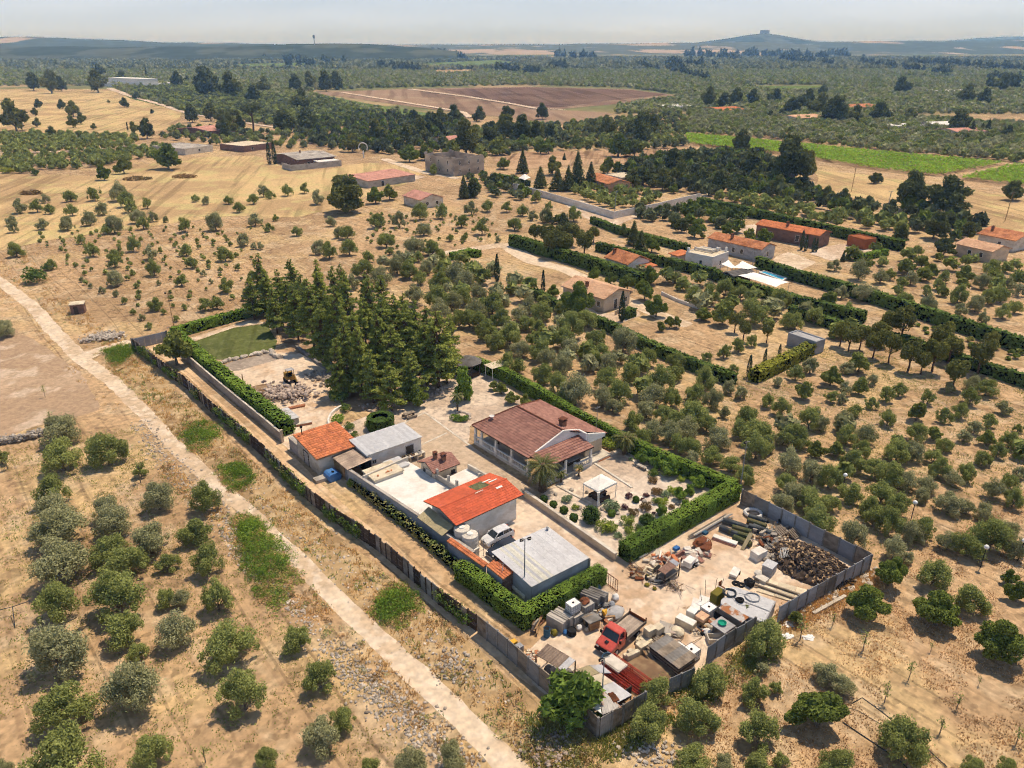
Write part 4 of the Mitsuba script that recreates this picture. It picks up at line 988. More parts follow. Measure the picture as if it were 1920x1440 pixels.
def balustrade(t, fr, p, q, z=.42, h=.85, step=.3, m='whitepaint'):
    p, q = np.array(p, float), np.array(q, float)
    n = max(2, int(np.linalg.norm(q - p) / step))
    b = B(fr, m)
    b.beam([*p, z + .06], [*q, z + .06], .24, .12).beam([*p, z + h], [*q, z + h], .24, .11)
    kk = part(t, 'railing', b)
    b = B(fr, m)
    for i in range(n):
        c = p + (q - p) * (i + .5) / n
        b.lathe(c[0], c[1], z + .1, [(.05, 0), (.075, .2), (.045, .5), (.06, h - .15)], 6)
    key = numbered(kk + '__balusters')
    scene[key] = b.dict()
    labels[key] = {'kind': 'stuff'}
    for c in (p, q):
        part(t, 'post', B(fr, m).box(c[0], c[1], z - .3, .3, .3, h + .45).box(c[0], c[1], z + h + .15, .38, .38, .08))


for v0, v1 in ((.3, 3.5), (3.7, 6.9), (7.1, 10.3), (10.5, 13.5), (13.8, 15.0)): balustrade(t_, fh, (.25, v0), (.25, v1))
balustrade(t_, fh, (.3, .22), (3.6, .22))
balustrade(t_, fh, (5.6, .22), (8.5, .22))
opening(t_, fh, 'u0', 2.2, 5.0, .45, 1.0, 2.1, 'door', 'darkwood', 'darkwood')
opening(t_, fh, 'u0', 2.2, 12.5, .45, 1.1, 2.1, 'door', 'darkwood', 'dark')
for v in (7.6, 9.8): opening(t_, fh, 'u0', 2.2, v, 1.2, 1.1, 1.1, 'window', 'darkwood')
opening(t_, fh, 'v0', VG + .3, 4.4, .45, 1.6, 2.1, 'door', 'darkwood', 'dark')
opening(t_, fh, 'v0', VG + .3, 7.2, 1.2, 1.2, 1.0, 'window', 'darkwood')
opening(t_, fh, 'u1', W_ - .6, 6.0, 1.2, 1.2, 1.1, 'window', 'darkwood')
b = B(fh, 'terrapave')
b.span(U1 + .2, W_ - .2, .5, VG2 + .3, .0, .4)
b.span(U1 + 1.2, W_ - .6, .1, .5, .0, .2)
part(t_, 'terrace_step', b, label='orange tiled side terrace of the house')
b = B(fh, 'white').box(2.4, 13.9, EZ + 1.0, .1, .7, .06)
b.lathe(2.4, 13.9, 4.05, [(.02, -.1), (.28, .0), (.38, .16), (.36, .18), (.2, .06), (.01, .02)], 14, m='whiteplastic').tube([[2.4, 13.9, 3.3], [2.4, 13.9, 4.1]], .04, 5, m='steelpole')
part(t_, 'satellite_dish', b)
t_ = thing('garden_bench', 'dark wicker sofa with grey cushions on the front porch of the house', 'sofa')
part(t_, 'seat', B(fh, 'darkwood').span(5.6, 7.8, 1.5, 2.3, .42, .85))
part(t_, 'backrest', B(fh, 'darkwood').span(5.6, 7.8, 2.3, 2.5, .42, 1.25))
part(t_, 'cushion', B(fh, 'greywall').span(5.7, 7.7, 1.52, 2.28, .85, .98))
t_ = thing('antenna', 'thin television aerial mast behind the right end of the house', 'antenna')
part(t_, 'pole', B(fh, 'steelpole').tube([[12.3, 3.0, 2.8], [12.3, 3.0, 6.6]], .03, 5))
part(t_, 'aerial', B(fh, 'steelpole').beam([11.8, 3.0, 6.5], [12.8, 3.0, 6.5], .04, .04).beam([12.0, 2.7, 6.5], [12.0, 3.3, 6.5], .03, .03).beam([12.5, 2.75, 6.5], [12.5, 3.25, 6.5], .03, .03))

# ---------------------------------------------------------------- sheds along the lane
fo, lu, lv = rect((550, 822), (593, 860), (657.5, 822), 2.9, 39)
t_ = thing('tiled_shed', 'small white shed with bright orange tiled roof beside the sandy lane', 'shed')
b = B(fo, 'offwhite')
walls(b, .35, lu - .3, .3, lv - .3, 0, 2.62)
b.side([(.3, 2.62), (.55, 2.62), (.55, 2.68), (lv - .55, 3.25), (lv - .55, 2.62), (lv - .3, 2.62), (lv - .3, 3.3), (.3, 2.64)], .35, .6)
b.side([(.3, 2.6), (lv - .3, 2.6), (lv - .3, 3.3), (.3, 2.64)], lu - .55, lu - .3)
b.span(.35, lu - .3, lv - .55, lv - .3, 2.62, 3.3)
part(t_, 'wall', b)
b = B(fo, 'terracotta')
tiles(b, (0, 0, 2.72), (lu, 0, 2.72), (lu, lv, 3.45), (0, lv, 3.45), 14, 18, 'terracotta', rg, True, .08, .22)
slab(b, [(0, 0, 2.70), (lu, 0, 2.70), (lu, lv, 3.43), (0, lv, 3.43)], .1, 'wood')
part(t_, 'roof', b)
opening(t_, fo, 'u0', .35, 4.1, .02, 1.5, 2.1, 'door', 'darkwood', 'greywall')
part(t_, 'flue', B(fo, 'black').tube([[1.0, lv - .8, 3.3], [1.0, lv - .8, 4.6]], .06, 6).lathe(1.0, lv - .8, 4.55, [(.16, 0), (.2, .12), (.12, .3), (.01, .32)], 8))
t_ = thing('concrete_annex', 'low grey concrete annex with pale slab top left of the orange shed', 'annex')
part(t_, 'wall', walls(B(fo, 'greywall'), .35, 2.4, lv - .28, lv + 2.6, 0, 1.75, .2))
part(t_, 'slab_top', B(fo, 'concrete').span(.3, 2.45, lv - .25, lv + 2.65, 1.76, 1.9))
t_ = thing('concrete_slab', 'pale concrete slab on the lane in front of the orange tiled shed', 'slab')
part(t_, 'slab', B(fo, 'concrete').span(-.9, 1.3, -1.3, -.2, 0, .45))
fk = fo
t_ = thing('corrugated_lean_to', 'lean-to with brown corrugated roof and plank front beside the orange tiled shed', 'lean-to')
fl, lu2, lv2 = rect((615, 857), (650.8, 880), (688, 858), 2.3, 39)
b = B(fl, 'corr_brown')
corrugated(b, (0, 0, 2.2), (0, lv2, 2.2), (lu2, lv2, 2.5), (lu2, 0, 2.5), 12, 'corr_brown', rg, .07, .2)
part(t_, 'roof', b, 'zinc')
for i in range(7): part(t_, 'plank', B(fl, 'wood').box(.25, lv2 - .35 - i * .42, 0, .06, .40, 2.0 + .06 * (i % 3), tone=rg.uniform(.8, 1.2)))
for i in range(4): part(t_, 'post', B(fl, 'bluegrey').box(.3, .15 + i * .33, 0, .1, .1, 1.9))
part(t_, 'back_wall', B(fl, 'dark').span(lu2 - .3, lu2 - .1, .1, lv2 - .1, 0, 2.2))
t_ = thing('blue_barrel', 'bright blue plastic tank lying beside the lane', 'tank')
q = P(624, 897)
fb = Frame(q[:2], 39)
part(t_, 'tank', B(fb, 'blueplastic').box(0, 0, 0, 1.5, 1.7, .85).tube([[-.3, -.82, .5], [-.3, .82, .5]], .62, 12).tube([[.3, -.82, .5], [.3, .82, .5]], .62, 12), 'satin')
part(t_, 'lid', B(fb, 'black').lathe(0, -.2, 1.1, [(.2, 0), (.2, .06), (.01, .06)], 10))
t_ = thing('sack', 'pale sack lying behind the blue tank', 'sack')
scene[t_] = B(Frame(P(615, 884)[:2], 20), 'tufa').ball((0, 0, .25), .7, 2, .2, (1.2, .6, .45)).dict('matte', True)

fg, lu3, lv3 = rect((656.7, 825), (687.5, 853.3), (795, 820), 3.0, 38)
t_ = thing('flat_roofed_building', 'white building with flat grey sheet roof in the middle of the row', 'building')
b = B(fg, 'white')
walls(b, .15, lu3 - .15, .2, lv3 - .15, 0, 2.85)
part(t_, 'wall', b)
b = B(fg, 'steelroof2')
corrugated(b, (0, 0, 2.9), (lu3, 0, 2.9), (lu3, lv3, 3.1), (0, lv3, 3.1), 9, 'steelroof2', rg, .03, .07)
part(t_, 'roof', b, 'zinc')
opening(t_, fg, 'v0', .2, 1.1, 1.3, .7, .6, 'window', 'whitepaint')
opening(t_, fg, 'v0', .2, lu3 - 2.0, .02, 1.3, 2.2, 'door', 'greywall', 'dark')
part(t_, 'gutter', B(fg, 'greywall').span(.6, lu3 - .2, lv3 + .02, lv3 + .16, 2.9, 3.02))
t_ = thing('work_shelf', 'pale work bench with crates and pots in front of the flat roofed building', 'bench')
part(t_, 'board', B(fg, 'offwhite').span(lu3 - 3.6, lu3 - .1, -.75, -.05, .8, .9))
for u in (lu3 - 3.5, lu3 - 2.4, lu3 - 1.3, lu3 - .2): part(t_, 'upright', B(fg, 'offwhite').span(u - .08, u + .08, -.7, -.1, 0, .8))
for i, (u, m_) in enumerate(((lu3 - 3.2, 'wood'), (lu3 - 2.7, 'tufa'), (lu3 - 1.9, 'wood'), (lu3 - .8, 'white'))):
    single('crate', B(fg, m_).box(u, -.4, .9, .4, .5, .25).box(u, -.4, .905, .34, .44, .26, m='dark'), ['wooden crate at the left end of the work bench', 'pale stone coloured crate second from the left on the work bench', 'wooden crate right of centre on the work bench', 'white crate at the right end of the work bench'][i], 'crate')
single('gas_bottle', B(fg, 'greenplastic', .35).lathe(lu3 - 4.0, -.5, 0, [(.25, 0), (.27, .1), (.27, .7), (.15, .88), (.06, .95), (.01, .95)], 10), 'dark green gas bottle at the left end of the work bench', 'gas bottle', smooth=40)
# white roofs between
t_ = thing('low_outbuilding', 'low outbuilding with pale flat roof and broken bricks on top, behind the terrace wall', 'outbuilding')
fw, lw1, lw2 = rect((668, 890), (700, 900), (724, 869), 2.1, 39)
part(t_, 'wall', B(fw, 'offwhite').span(.1, lw1, -.2, 2.9, 0, 1.95))
part(t_, 'roof', B(fw, 'tufa').span(0, lw1 + .1, -.3, 3.0, 1.96, 2.1))
for i in range(7): part(t_, 'brick', B(fw, 'terracotta').box(rg.uniform(.6, 3), rg.uniform(.1, .9), 2.1, .25, .12, .12, rg.uniform(0, 90)))
t_ = thing('grey_roof_box', 'small grey flat roofed store between terrace and flat roofed building', 'store')
fw2, a1, a2 = rect((715, 870), (737, 882), (750, 872), 1.9, 39)
part(t_, 'wall', B(fw2, 'offwhite').span(.05, a1 + .9, .05, a2 + .3, 0, 1.75))
part(t_, 'roof', B(fw2, 'steelroof2').span(0, a1 + 1.0, 0, a2 + .4, 1.76, 1.9))
single('red_tarpaulin', B(Frame(P(743, 862)[:2], 20), 'brownroof').ball((0, 0, .35), .8, 2, .25, (1, .7, .6)), 'dark red covered heap by the work bench', 'tarpaulin', smooth=True)

# terrace with boundary wall
p0, p1 = P(672, 890, 2.0)[:2], P(786, 965, 2.0)[:2]
ang = math.degrees(math.atan2(p0[1] - p1[1], p0[0] - p1[0]))               # v axis runs up the lane
ft = Frame(p1, ang - 90)
lt = float(np.hypot(*(p0 - p1)))
t_ = thing('terrace', 'raised white terrace with grey outer wall along the lane', 'terrace')
part(t_, 'outer_wall', B(ft, 'bluegrey').span(-.28, 0, -9.8, lt + 2.2, 0, 2.0))
part(t_, 'coping', B(ft, 'concrete').span(-.34, .04, -9.8, lt + 2.2, 2.0, 2.07))
part(t_, 'floor', B(ft, 'white').span(.02, 7.0, -1.0, lt - 1.2, 0, 1.6).span(7.0, 11.5, -1.0, 4.6, 0, 1.596))
part(t_, 'end_wall', B(ft, 'offwhite').span(.02, 7.0, lt - 1.2, lt - .95, 0, 2.3))
part(t_, 'low_wall', B(ft, 'concrete').span(6.7, 6.9, 1.2, 7.3, 1.6, 2.4))
for i, v in enumerate((.6, 2.2, 4.4)): part(t_, 'post', B(ft, 'concrete').box(6.8, v + .6, 1.6, .26, .3, 1.6))
part(t_, 'low_wall', B(ft, 'offwhite').span(11.3, 11.55, .2, 4.4, 0, 2.3))
for v in (1.0, 2.6): part(t_, 'pillar', B(ft, 'concrete').box(10.3, v - 1.6, 1.6, .3, .3, 1.2))

fq, q1, q2 = rect((781, 862), (813, 886.5), (863, 867), 2.9, 39)
q2 = 3.9
t_ = thing('barbecue_house', 'small cream barbecue hut with brown tiled roof and two brick chimneys', 'hut')
b = B(fq, 'cream')
walls(b, .4, q1 - .3, .4, q2 - .3, 0, 2.6, .2)
b.side([(.4, 2.6), (q2 - .3, 2.6), (q2 / 2, 3.3)], .4, .6).side([(.4, 2.6), (q2 - .3, 2.6), (q2 / 2, 3.3)], q1 - .5, q1 - .3)
part(t_, 'wall', b)
b = B(fq, 'brownroof')
tiles(b, (0, 0, 2.72), (q1, 0, 2.72), (q1, q2 / 2, 3.55), (0, q2 / 2, 3.55), 8, 14, 'brownroof', rg)
tiles(b, (q1, q2, 2.72), (0, q2, 2.72), (0, q2 / 2, 3.55), (q1, q2 / 2, 3.55), 8, 14, 'brownroof', rg)
slab(b, [(0, 0, 2.72), (q1, 0, 2.72), (q1, q2 / 2, 3.55), (0, q2 / 2, 3.55)], .1, 'darkwood')
slab(b, [(0, q2, 2.72), (0, q2 / 2, 3.55), (q1, q2 / 2, 3.55), (q1, q2, 2.72)], .1, 'darkwood')
part(t_, 'roof', b)
part(t_, 'chimney', chimney(B(fq), 1.6, 2.0, 3.2, .9, .42))
part(t_, 'chimney', chimney(B(fq), 2.4, 1.3, 3.0, .9, .5))
opening(t_, fq, 'u0', .4, 2.0, .1, 2.2, 2.2, 'door', 'cream', 'dark')
opening(t_, fq, 'v0', .4, q1 - .9, 1.5, .6, .5, 'window', 'darkwood')

fr_, r1, r2 = rect((795.6, 939.4), (855, 986), (981, 927), 3.3, 40)
t_ = thing('red_roofed_barn', 'white barn with bright red sheet roof and a green patch', 'barn')
b = B(fr_, 'white')
walls(b, .9, r1 - .8, .4, r2 - .4, 0, 3.15)
b.side([(.4, 3.15), (r2 - .4, 3.15), (r2 / 2, 3.75)], .9, 1.1).side([(.4, 3.15), (r2 - .4, 3.15), (r2 / 2, 3.75)], r1 - 1.0, r1 - .8)
part(t_, 'wall', b)
for v0, v1, n_ in ((0, r2 / 2, 'roof_slope'), (r2, r2 / 2, 'roof_slope')):
    b = B(fr_, 'redsheet')
    tiles(b, (0, v0, 3.3), (r1, v0, 3.3), (r1, v1, 3.95), (0, v1, 3.95), 9, 22, 'redsheet', rg, False, .07, .10)
    slab(b, [(0, v0, 3.3), (r1, v0, 3.3), (r1, v1, 3.95), (0, v1, 3.95)], .08, 'darkwood')
    part(t_, n_, b)
part(t_, 'ridge_cap', B(fr_, 'redsheet').tube([[0, r2 / 2, 3.98], [r1, r2 / 2, 3.98]], .12, 6))
rz_ = lambda v: 3.3 + .65 * (v / (r2 / 2) if v < r2 / 2 else (r2 - v) / (r2 / 2)) + .07
b = B(fr_, 'greenpatch')
for u in np.arange(5.6, 7.3, .33):
    for v in np.arange(3.3, 4.9, .4): b.quad((u, v, rz_(v)), (u + .31, v, rz_(v)), (u + .31, v + .38, rz_(v + .38)), (u, v + .38, rz_(v + .38)), tone=rg.uniform(.75, 1.25))
part(t_, 'green_patch', b)
for u0, u1, v in ((5.0, 6.2, 3.0), (7.4, 8.6, 4.6), (7.9, 9.2, 4.0), (7.7, 8.6, 2.3)): part(t_, 'pale_tile', B(fr_, 'white').quad((u0, v, rz_(v) + .02), (u1, v, rz_(v) + .02), (u1, v + .28, rz_(v + .28) + .02), (u0, v + .28, rz_(v + .28) + .02)))
t_ = thing('board_awning', 'tan board awning on the lane side of the red roofed barn', 'awning')
b = B(None, 'tanboard')
c4 = [P(782, 969.6, 2.1), P(829, 1005, 2.1), P(850.8, 987, 2.7), P(804, 949.8, 2.7)]
for i in range(5):
    k0, k1 = i / 5, (i + .97) / 5
    q = [c4[0] * (1 - k0) + c4[1] * k0, c4[0] * (1 - k1) + c4[1] * k1, c4[3] * (1 - k1) + c4[2] * k1, c4[3] * (1 - k0) + c4[2] * k0]
    b = B(None, 'tanboard', rg.uniform(.88, 1.1))
    slab(b, [p + [0, 0, .01 * (i % 2)] for p in q], .05)
    part(t_, 'board', b)

def water_tank(px, py, r, h, label, m='concrete'):
    t = thing('water_tank', label, 'tank')
    q = P(px, py, h)
    b = B(Frame(q[:2], 0), m).lathe(0, 0, 0, [(r, 0), (r, h * .98), (r * .93, h), (.01, h + .06)], 20)
    for z in np.linspace(.3, h - .3, 5): b.lathe(0, 0, z, [(r, -.03), (r + .03, 0), (r, .03)], 20)
    part(t, 'shell', b, 'matte', 40)
    part(t, 'lid', B(Frame(q[:2], 0), 'white').lathe(0, 0, h + .03, [(r * .38, 0), (r * .38, .1), (.01, .12)], 14))
    part(t, 'pipe', B(Frame(q[:2], 0), 'steelpole').tube([[r + .06, 0, 0], [r + .06, 0, h + .5]], .03, 5))


water_tank(866, 989, .9, 2.9, 'white round water tank standing against the red roofed barn', 'offwhite')
water_tank(881, 1001, .92, 2.6, 'white round water tank with open lid, nearer the silver car', 'offwhite')
t_ = thing('pump_cabinet', 'pale pump cabinet and pipes in front of the water tanks', 'cabinet')
fpc = Frame(P(888, 1043)[:2], 39)
part(t_, 'cabinet', B(fpc, 'offwhite').box(0, 0, 0, 1.0, .8, 1.1))
part(t_, 'top', B(fpc, 'white').box(0, 0, 1.1, 1.1, .9, .08))
part(t_, 'pipes', B(fpc, 'steelpole').tube([[.8, -.8, .1], [.8, -.8, 2.4]], .03, 5).tube([[.8, -.8, 1.0], [0, -.8, 1.0], [0, -.4, 1.0]], .03, 5))
# tile topped wall
pa, pb = P(840, 1011, 2.2)[:2], P(909, 1060, 2.2)[:2]
fa = Frame(pb, math.degrees(math.atan2(*(pa - pb)[::-1])) - 90)
la = float(np.hypot(*(pa - pb)))
t_ = thing('tile_topped_wall', 'grey wall topped with a strip of orange tiles between tanks and brick hut', 'wall')
part(t_, 'wall', B(fa, 'bluegrey').span(-.1, .2, 0, la, 0, 2.0))
b = B(fa, 'terracotta')
tiles(b, (-.2, la, 2.05), (-.2, 0, 2.05), (.45, 0, 2.22), (.45, la, 2.22), 2, 26, 'terracotta', rg, True)
slab(b, [(-.2, 0, 2.05), (.45, 0, 2.22), (.45, la, 2.22), (-.2, la, 2.05)], .08)
part(t_, 'tile_strip', b)
fbk, k1, k2 = rect((909, 1061), (943.5, 1086), (965.4, 1065.4), 2.5, 39)
t_ = thing('brick_hut', 'small brick hut with orange tiled roof at the corner of the hedge', 'hut')
part(t_, 'wall', walls(B(fbk, 'bluegrey'), .1, k1 - .1, .32, k2, 0, 2.4, .2))
b = B(fbk, 'brownbrick')
for r in range(12):
    for c in range(6): b.box(.1 + (c + .5 + (r % 2) * .3) * (k1 - .3) / 6.4, .21, r * .2, (k1 - .3) / 6.6, .2, .18, tone=rg.uniform(.8, 1.25))
part(t_, 'brick_wall', b, label='bare brick front wall of the hut')
b = B(fbk, 'terracotta')
tiles(b, (0, 0, 2.45), (0, k2, 2.45), (k1, k2, 2.85), (k1, 0, 2.85), 8, 10, 'terracotta', rg, True)
slab(b, [(0, 0, 2.45), (k1, 0, 2.85), (k1, k2, 2.85), (0, k2, 2.45)], .08)
part(t_, 'roof', b)
t_ = thing('roof_aerial', 'fallen television aerial on the roof of the brick hut', 'aerial')
part(t_, 'rod', B(fbk, 'steelpole').tube([[.5, .8, 2.75], [1.9, 2.2, 3.1]], .03, 4).tube([[.9, .7, 2.8], [.6, 1.4, 2.85]], .02, 4).tube([[1.4, 1.2, 2.9], [1.0, 1.9, 2.95]], .02, 4))
single('dark_tin', B(fbk, 'dark').box(1.3, 2.6, 2.75, .5, .35, .15), 'small dark tin on the roof of the brick hut', 'tin')

fs, s1, s2 = rect((929, 1033), (996.7, 1099.8), (1103.3, 1043.5), 3.0, 37)
t_ = thing('steel_shed', 'large grey steel shed with pale flat sheet roof and yellowish skylight strips', 'shed')
b = B(fs, 'bluegrey')
for i in range(10):
    part(t_, 'wall_sheet', corrugated(B(fs, 'bluegrey', rg.uniform(.9, 1.08)), (.12 + i * (s1 - .2) / 10, .12, 0), (.12 + (i + 1) * (s1 - .2) / 10, .12, 0), (.12 + (i + 1) * (s1 - .2) / 10, .12, 2.8), (.12 + i * (s1 - .2) / 10, .12, 2.8), 4, 'bluegrey', None, .02))
part(t_, 'side_wall', B(fs, 'bluegrey').span(.12, .2, .2, s2 * .62, 0, 2.8))
part(t_, 'far_wall', B(fs, 'bluegrey').span(s1 - .2, s1 - .12, .2, s2 - .2, 0, 2.8))
part(t_, 'corner_post', B(fs, 'concrete_dark').span(s1 - .1, s1 + .1, -.05, .11, 0, 2.8))
n_ = 8
for i in range(n_):
    m_ = 'skylight' if i in (1, 2) else 'steelroof'
    u0, u1 = i * s1 / n_, (i + 1) * s1 / n_ - .02
    if i in (1, 2):
        c = (u0 + u1) / 2
        for a, bb, mm in ((u0, u0 + .32, 'skylight'), (u0 + .32, u1 - .3, 'steelroof'), (u1 - .3, u1, 'skylight')):
            part(t_, 'skylight_strip' if mm == 'skylight' else 'roof_sheet', corrugated(B(fs, mm), (a, 0, 2.95), (bb, 0, 2.95), (bb, s2, 3.12), (a, s2, 3.12), 3, mm, rg, .03, .04), 'zinc')
    else:
        part(t_, 'roof_sheet', corrugated(B(fs, m_, rg.uniform(.95, 1.04)), (u0, 0, 2.95), (u1, 0, 2.95), (u1, s2, 3.12), (u0, s2, 3.12), 5, m_, rg, .02, .04), 'zinc')
single('roof_vent', B(fs, 'bluegrey').lathe(s1 - .5, s2 - .5, 3.1, [(.12, 0), (.12, .25), (.2, .3), (.01, .4)], 8), 'small blue grey vent on the far corner of the steel shed', 'vent')
t_ = thing('timber_rail', 'long timber beams lying along the front foot of the steel shed', 'timber')
part(t_, 'beam', B(fs, 'wood').beam([.6, -.5, .15], [s1 - .6, -.5, .25], .25, .15))
part(t_, 'beam', B(fs, 'greywood').beam([1.2, -.8, .1], [s1 - .2, -.75, .1], .2, .12))
t_ = thing('gas_tank', 'white cylindrical gas tank lying in the corner of the hedge', 'tank')
fgt = Frame(P(976, 1118)[:2], 36)
part(t_, 'shell', B(fgt, 'whiteplastic').tube([[0, 1.25, .75], [0, 1.1, .75], [0, -1.1, .75], [0, -1.25, .75]], [.2, .45, .45, .2], 14), 'satin', 50)
for v in (-.7, .7): part(t_, 'foot', B(fgt, 'concrete').box(0, v, 0, .7, .2, .4))

def lamp_post(px, py, h, label, heads=2, m='steelpole', name='floodlight_mast', tilt=None):
    t = thing(name, label, 'lamp post')
    f = Frame(P(px, py)[:2], 20)
    part(t, 'pole', B(f, m).tube([[0, 0, 0], [0, 0, h]], [.075, .045], 7))
    part(t, 'crossbar', B(f, m).beam([-.45, 0, h], [.45, 0, h], .06, .06))
    for i in range(heads):
        u = -.4 + .8 * i / max(1, heads - 1)
        k = part(t, 'floodlight', B(f, 'dark').box(u, -.12, h - .05, .34, .18, .32, 0, 25))
        scene[k + '__glass'] = B(f, 'lampglass').box(u, -.22, h - .02, .28, .02, .26, 0, 25).dict('satin')


lamp_post(983, 1126, 7.6, 'tall grey floodlight mast at the corner of the steel shed')
lamp_post(1126, 1345, 6.6, 'tall floodlight mast beside the big green tree at the scrap yard corner', 1)
lamp_post(1387, 922, 7.2, 'tall mast at the far corner of the garden hedge', 1)
lamp_post(326, 612, 7.0, 'thin leaning pole by the gate', 1, 'wood', 'timber_pole')

# low garden wall
pa, pb = P(985, 921, .9)[:2], P(1155, 1038, .9)[:2]
fgw = Frame(pb, math.degrees(math.atan2(*(pa - pb)[::-1])) - 90)
lg = float(np.hypot(*(pa - pb)))
t_ = thing('garden_wall', 'low cream wall between the pebble garden and the concrete yard', 'wall')
part(t_, 'wall', B(fgw, 'cream').span(-.12, .12, 0, lg, 0, .9))
part(t_, 'coping', B(fgw, 'offwhite').span(-.2, .2, 0, lg, .9, .98))

# gazebo
t_ = thing('gazebo', 'white fabric gazebo standing in the pebble garden', 'gazebo')
cz = [P(1093, 906, 2.2), P(1122, 921.5, 2.2), P(1157, 904, 2.2), P(1127, 888.5, 2.2)]
top = sum(cz) / 4 + [0, 0, .75]
b = B(None, 'canvas')
for i in range(4):
    p, q = cz[i], cz[(i + 1) % 4]
    m1 = (p + q) / 2 + [0, 0, .02]
    mt = lambda a: a * .5 + top * .5 - [0, 0, .07]
    b.quad(p, q, mt(q), mt(p)).quad(mt(p), mt(q), top, top)
    b.quad(p - [0, 0, .22], q - [0, 0, .22], q, p)
part(t_, 'canopy', b, label='white peaked canopy')
for c in cz:
    d = (c - sum(cz) / 4) * -.04
    part(t_, 'post', B(None, 'whitepaint').tube([[c[0] + d[0], c[1] + d[1], 0], [c[0] + d[0], c[1] + d[1], 2.2]], .05, 6))
for i, s in ((1, 1),): part(t_, 'curtain', B(None, 'canvas').tube([[cz[i][0] + .1, cz[i][1] + .1, .1], [cz[i][0] + .06, cz[i][1] + .06, 1.2], [cz[i][0] + .02, cz[i][1] + .02, 2.1]], [.2, .1, .22], 8))
c = sum(cz) / 4
t_ = thing('garden_table', 'dark wooden table and benches under the white gazebo', 'table')
ftb = Frame(c[:2], 39)
part(t_, 'table_top', B(ftb, 'darkwood').box(0, 0, .72, 1.9, 1.0, .06))
for u in (-.8, .8): part(t_, 'trestle', B(ftb, 'darkwood').box(u, 0, 0, .1, .8, .72))
part(t_, 'bench', B(ftb, 'darkwood').box(0, .85, 0, 1.8, .35, .45))
part(t_, 'bench', B(ftb, 'darkwood').box(0, -.85, 0, 1.8, .35, .45))
# pavilion in the trees
t_ = thing('pavilion', 'octagonal pavilion with dark grey felt roof below the cedars', 'pavilion')
q = P(877, 700)
R8 = 2.6
pv = B(Frame(q[:2], 22), 'slate').lathe(0, 0, 2.3, [(R8, 0), (R8 * .35, .75), (.01, .95)], 8)
part(t_, 'roof', pv)
part(t_, 'fascia', B(Frame(q[:2], 22), 'darkwood').lathe(0, 0, 2.15, [(R8, 0), (R8, .14)], 8))
for i in range(8):
    a = math.radians(22 + 45 * i)
    part(t_, 'post', B(None, 'darkwood').box(q[0] + 2.3 * math.cos(a), q[1] + 2.3 * math.sin(a), 0, .14, .14, 2.2))
part(t_, 'rail', B(Frame(q[:2], 22), 'darkwood').lathe(0, 0, .0, [(2.3, 0), (2.3, .8), (2.2, .8), (2.2, 0)], 8))
# ---------------------------------------------------------------- hedges
col('hedgecore', (.10, .155, .035), (.07, .11, .026), 1.5)
col('hedgefar', (.075, .115, .03), (.05, .08, .022), .7)


def hedge(name, label, pts, w, h, mat='hedge', dens=34, size=.16, world=False, seed=1, wild=.035, top=None, z0=0.0):
    """clipped hedge along a ground line: leafy skin over a dense core"""
    r = np.random.default_rng(seed)
    c = np.asarray(pts, float) if world else PP(pts)[:, :2]
    t = thing(name, label, 'hedge')
    core, L = B(None, 'hedgecore'), Leaves(mat)
    for i in range(len(c) - 1):
        p, q = c[i], c[i + 1]
        ln = float(np.hypot(*(q - p)))
        d = (q - p) / ln
        n = np.array([-d[1], d[0]])
        e0, e1 = (w * .5 - .05 if i else 0), (w * .5 - .05 if i < len(c) - 2 else 0)
        f = Frame(p, math.degrees(math.atan2(d[1], d[0])))
        core.fr = f
        core.span(-e0 * .9, ln + e1 * .9, -w / 2 + .12, w / 2 - .12, 0, h - .14 - .003 * i)
        for (cnt, fn, nr) in ((w * ln, lambda m: (r.uniform(-e0, ln + e1, m), r.uniform(-w / 2, w / 2, m), np.full(m, h)), [0, 0, 1.]),
                              (h * ln, lambda m: (r.uniform(-e0, ln + e1, m), np.full(m, -w / 2), h * r.random(m)), [0, -1., 0.1]), (h * ln, lambda m: (r.uniform(-e0, ln + e1, m), np.full(m, w / 2), h * r.random(m)), [0, 1., 0.1]),
                              (h * w if i == 0 else 0, lambda m: (np.full(m, 0.), r.uniform(-w / 2, w / 2, m), h * r.random(m)), [-1., 0, 0.1]), (h * w if i == len(c) - 2 else 0, lambda m: (np.full(m, ln), r.uniform(-w / 2, w / 2, m), h * r.random(m)), [1., 0, 0.1])):
            m = int(cnt * dens)
            if not m: continue
            u, v, z = fn(m)
            nn = np.array(nr)
            bump = (meshkit.noise(np.column_stack([u / .8 + p[0], v / .8, z / .8]), seed) - .5) * 2 * wild + r.normal(0, .035 + wild * .25, m)
            P3 = f.w(np.column_stack([u, v, z]) + nn * bump[:, None])
            P3[:, 2] = np.maximum(P3[:, 2], .03)
            N3 = f.w(np.array([nn]))[0] - np.array([*p, 0])
            L.put(P3, N3 + r.normal(size=(m, 3)) * .3, size, r)
    part(t, 'stems', core)
    key = numbered(t + '__foliage')
    scene[key] = L.dict()
    return t


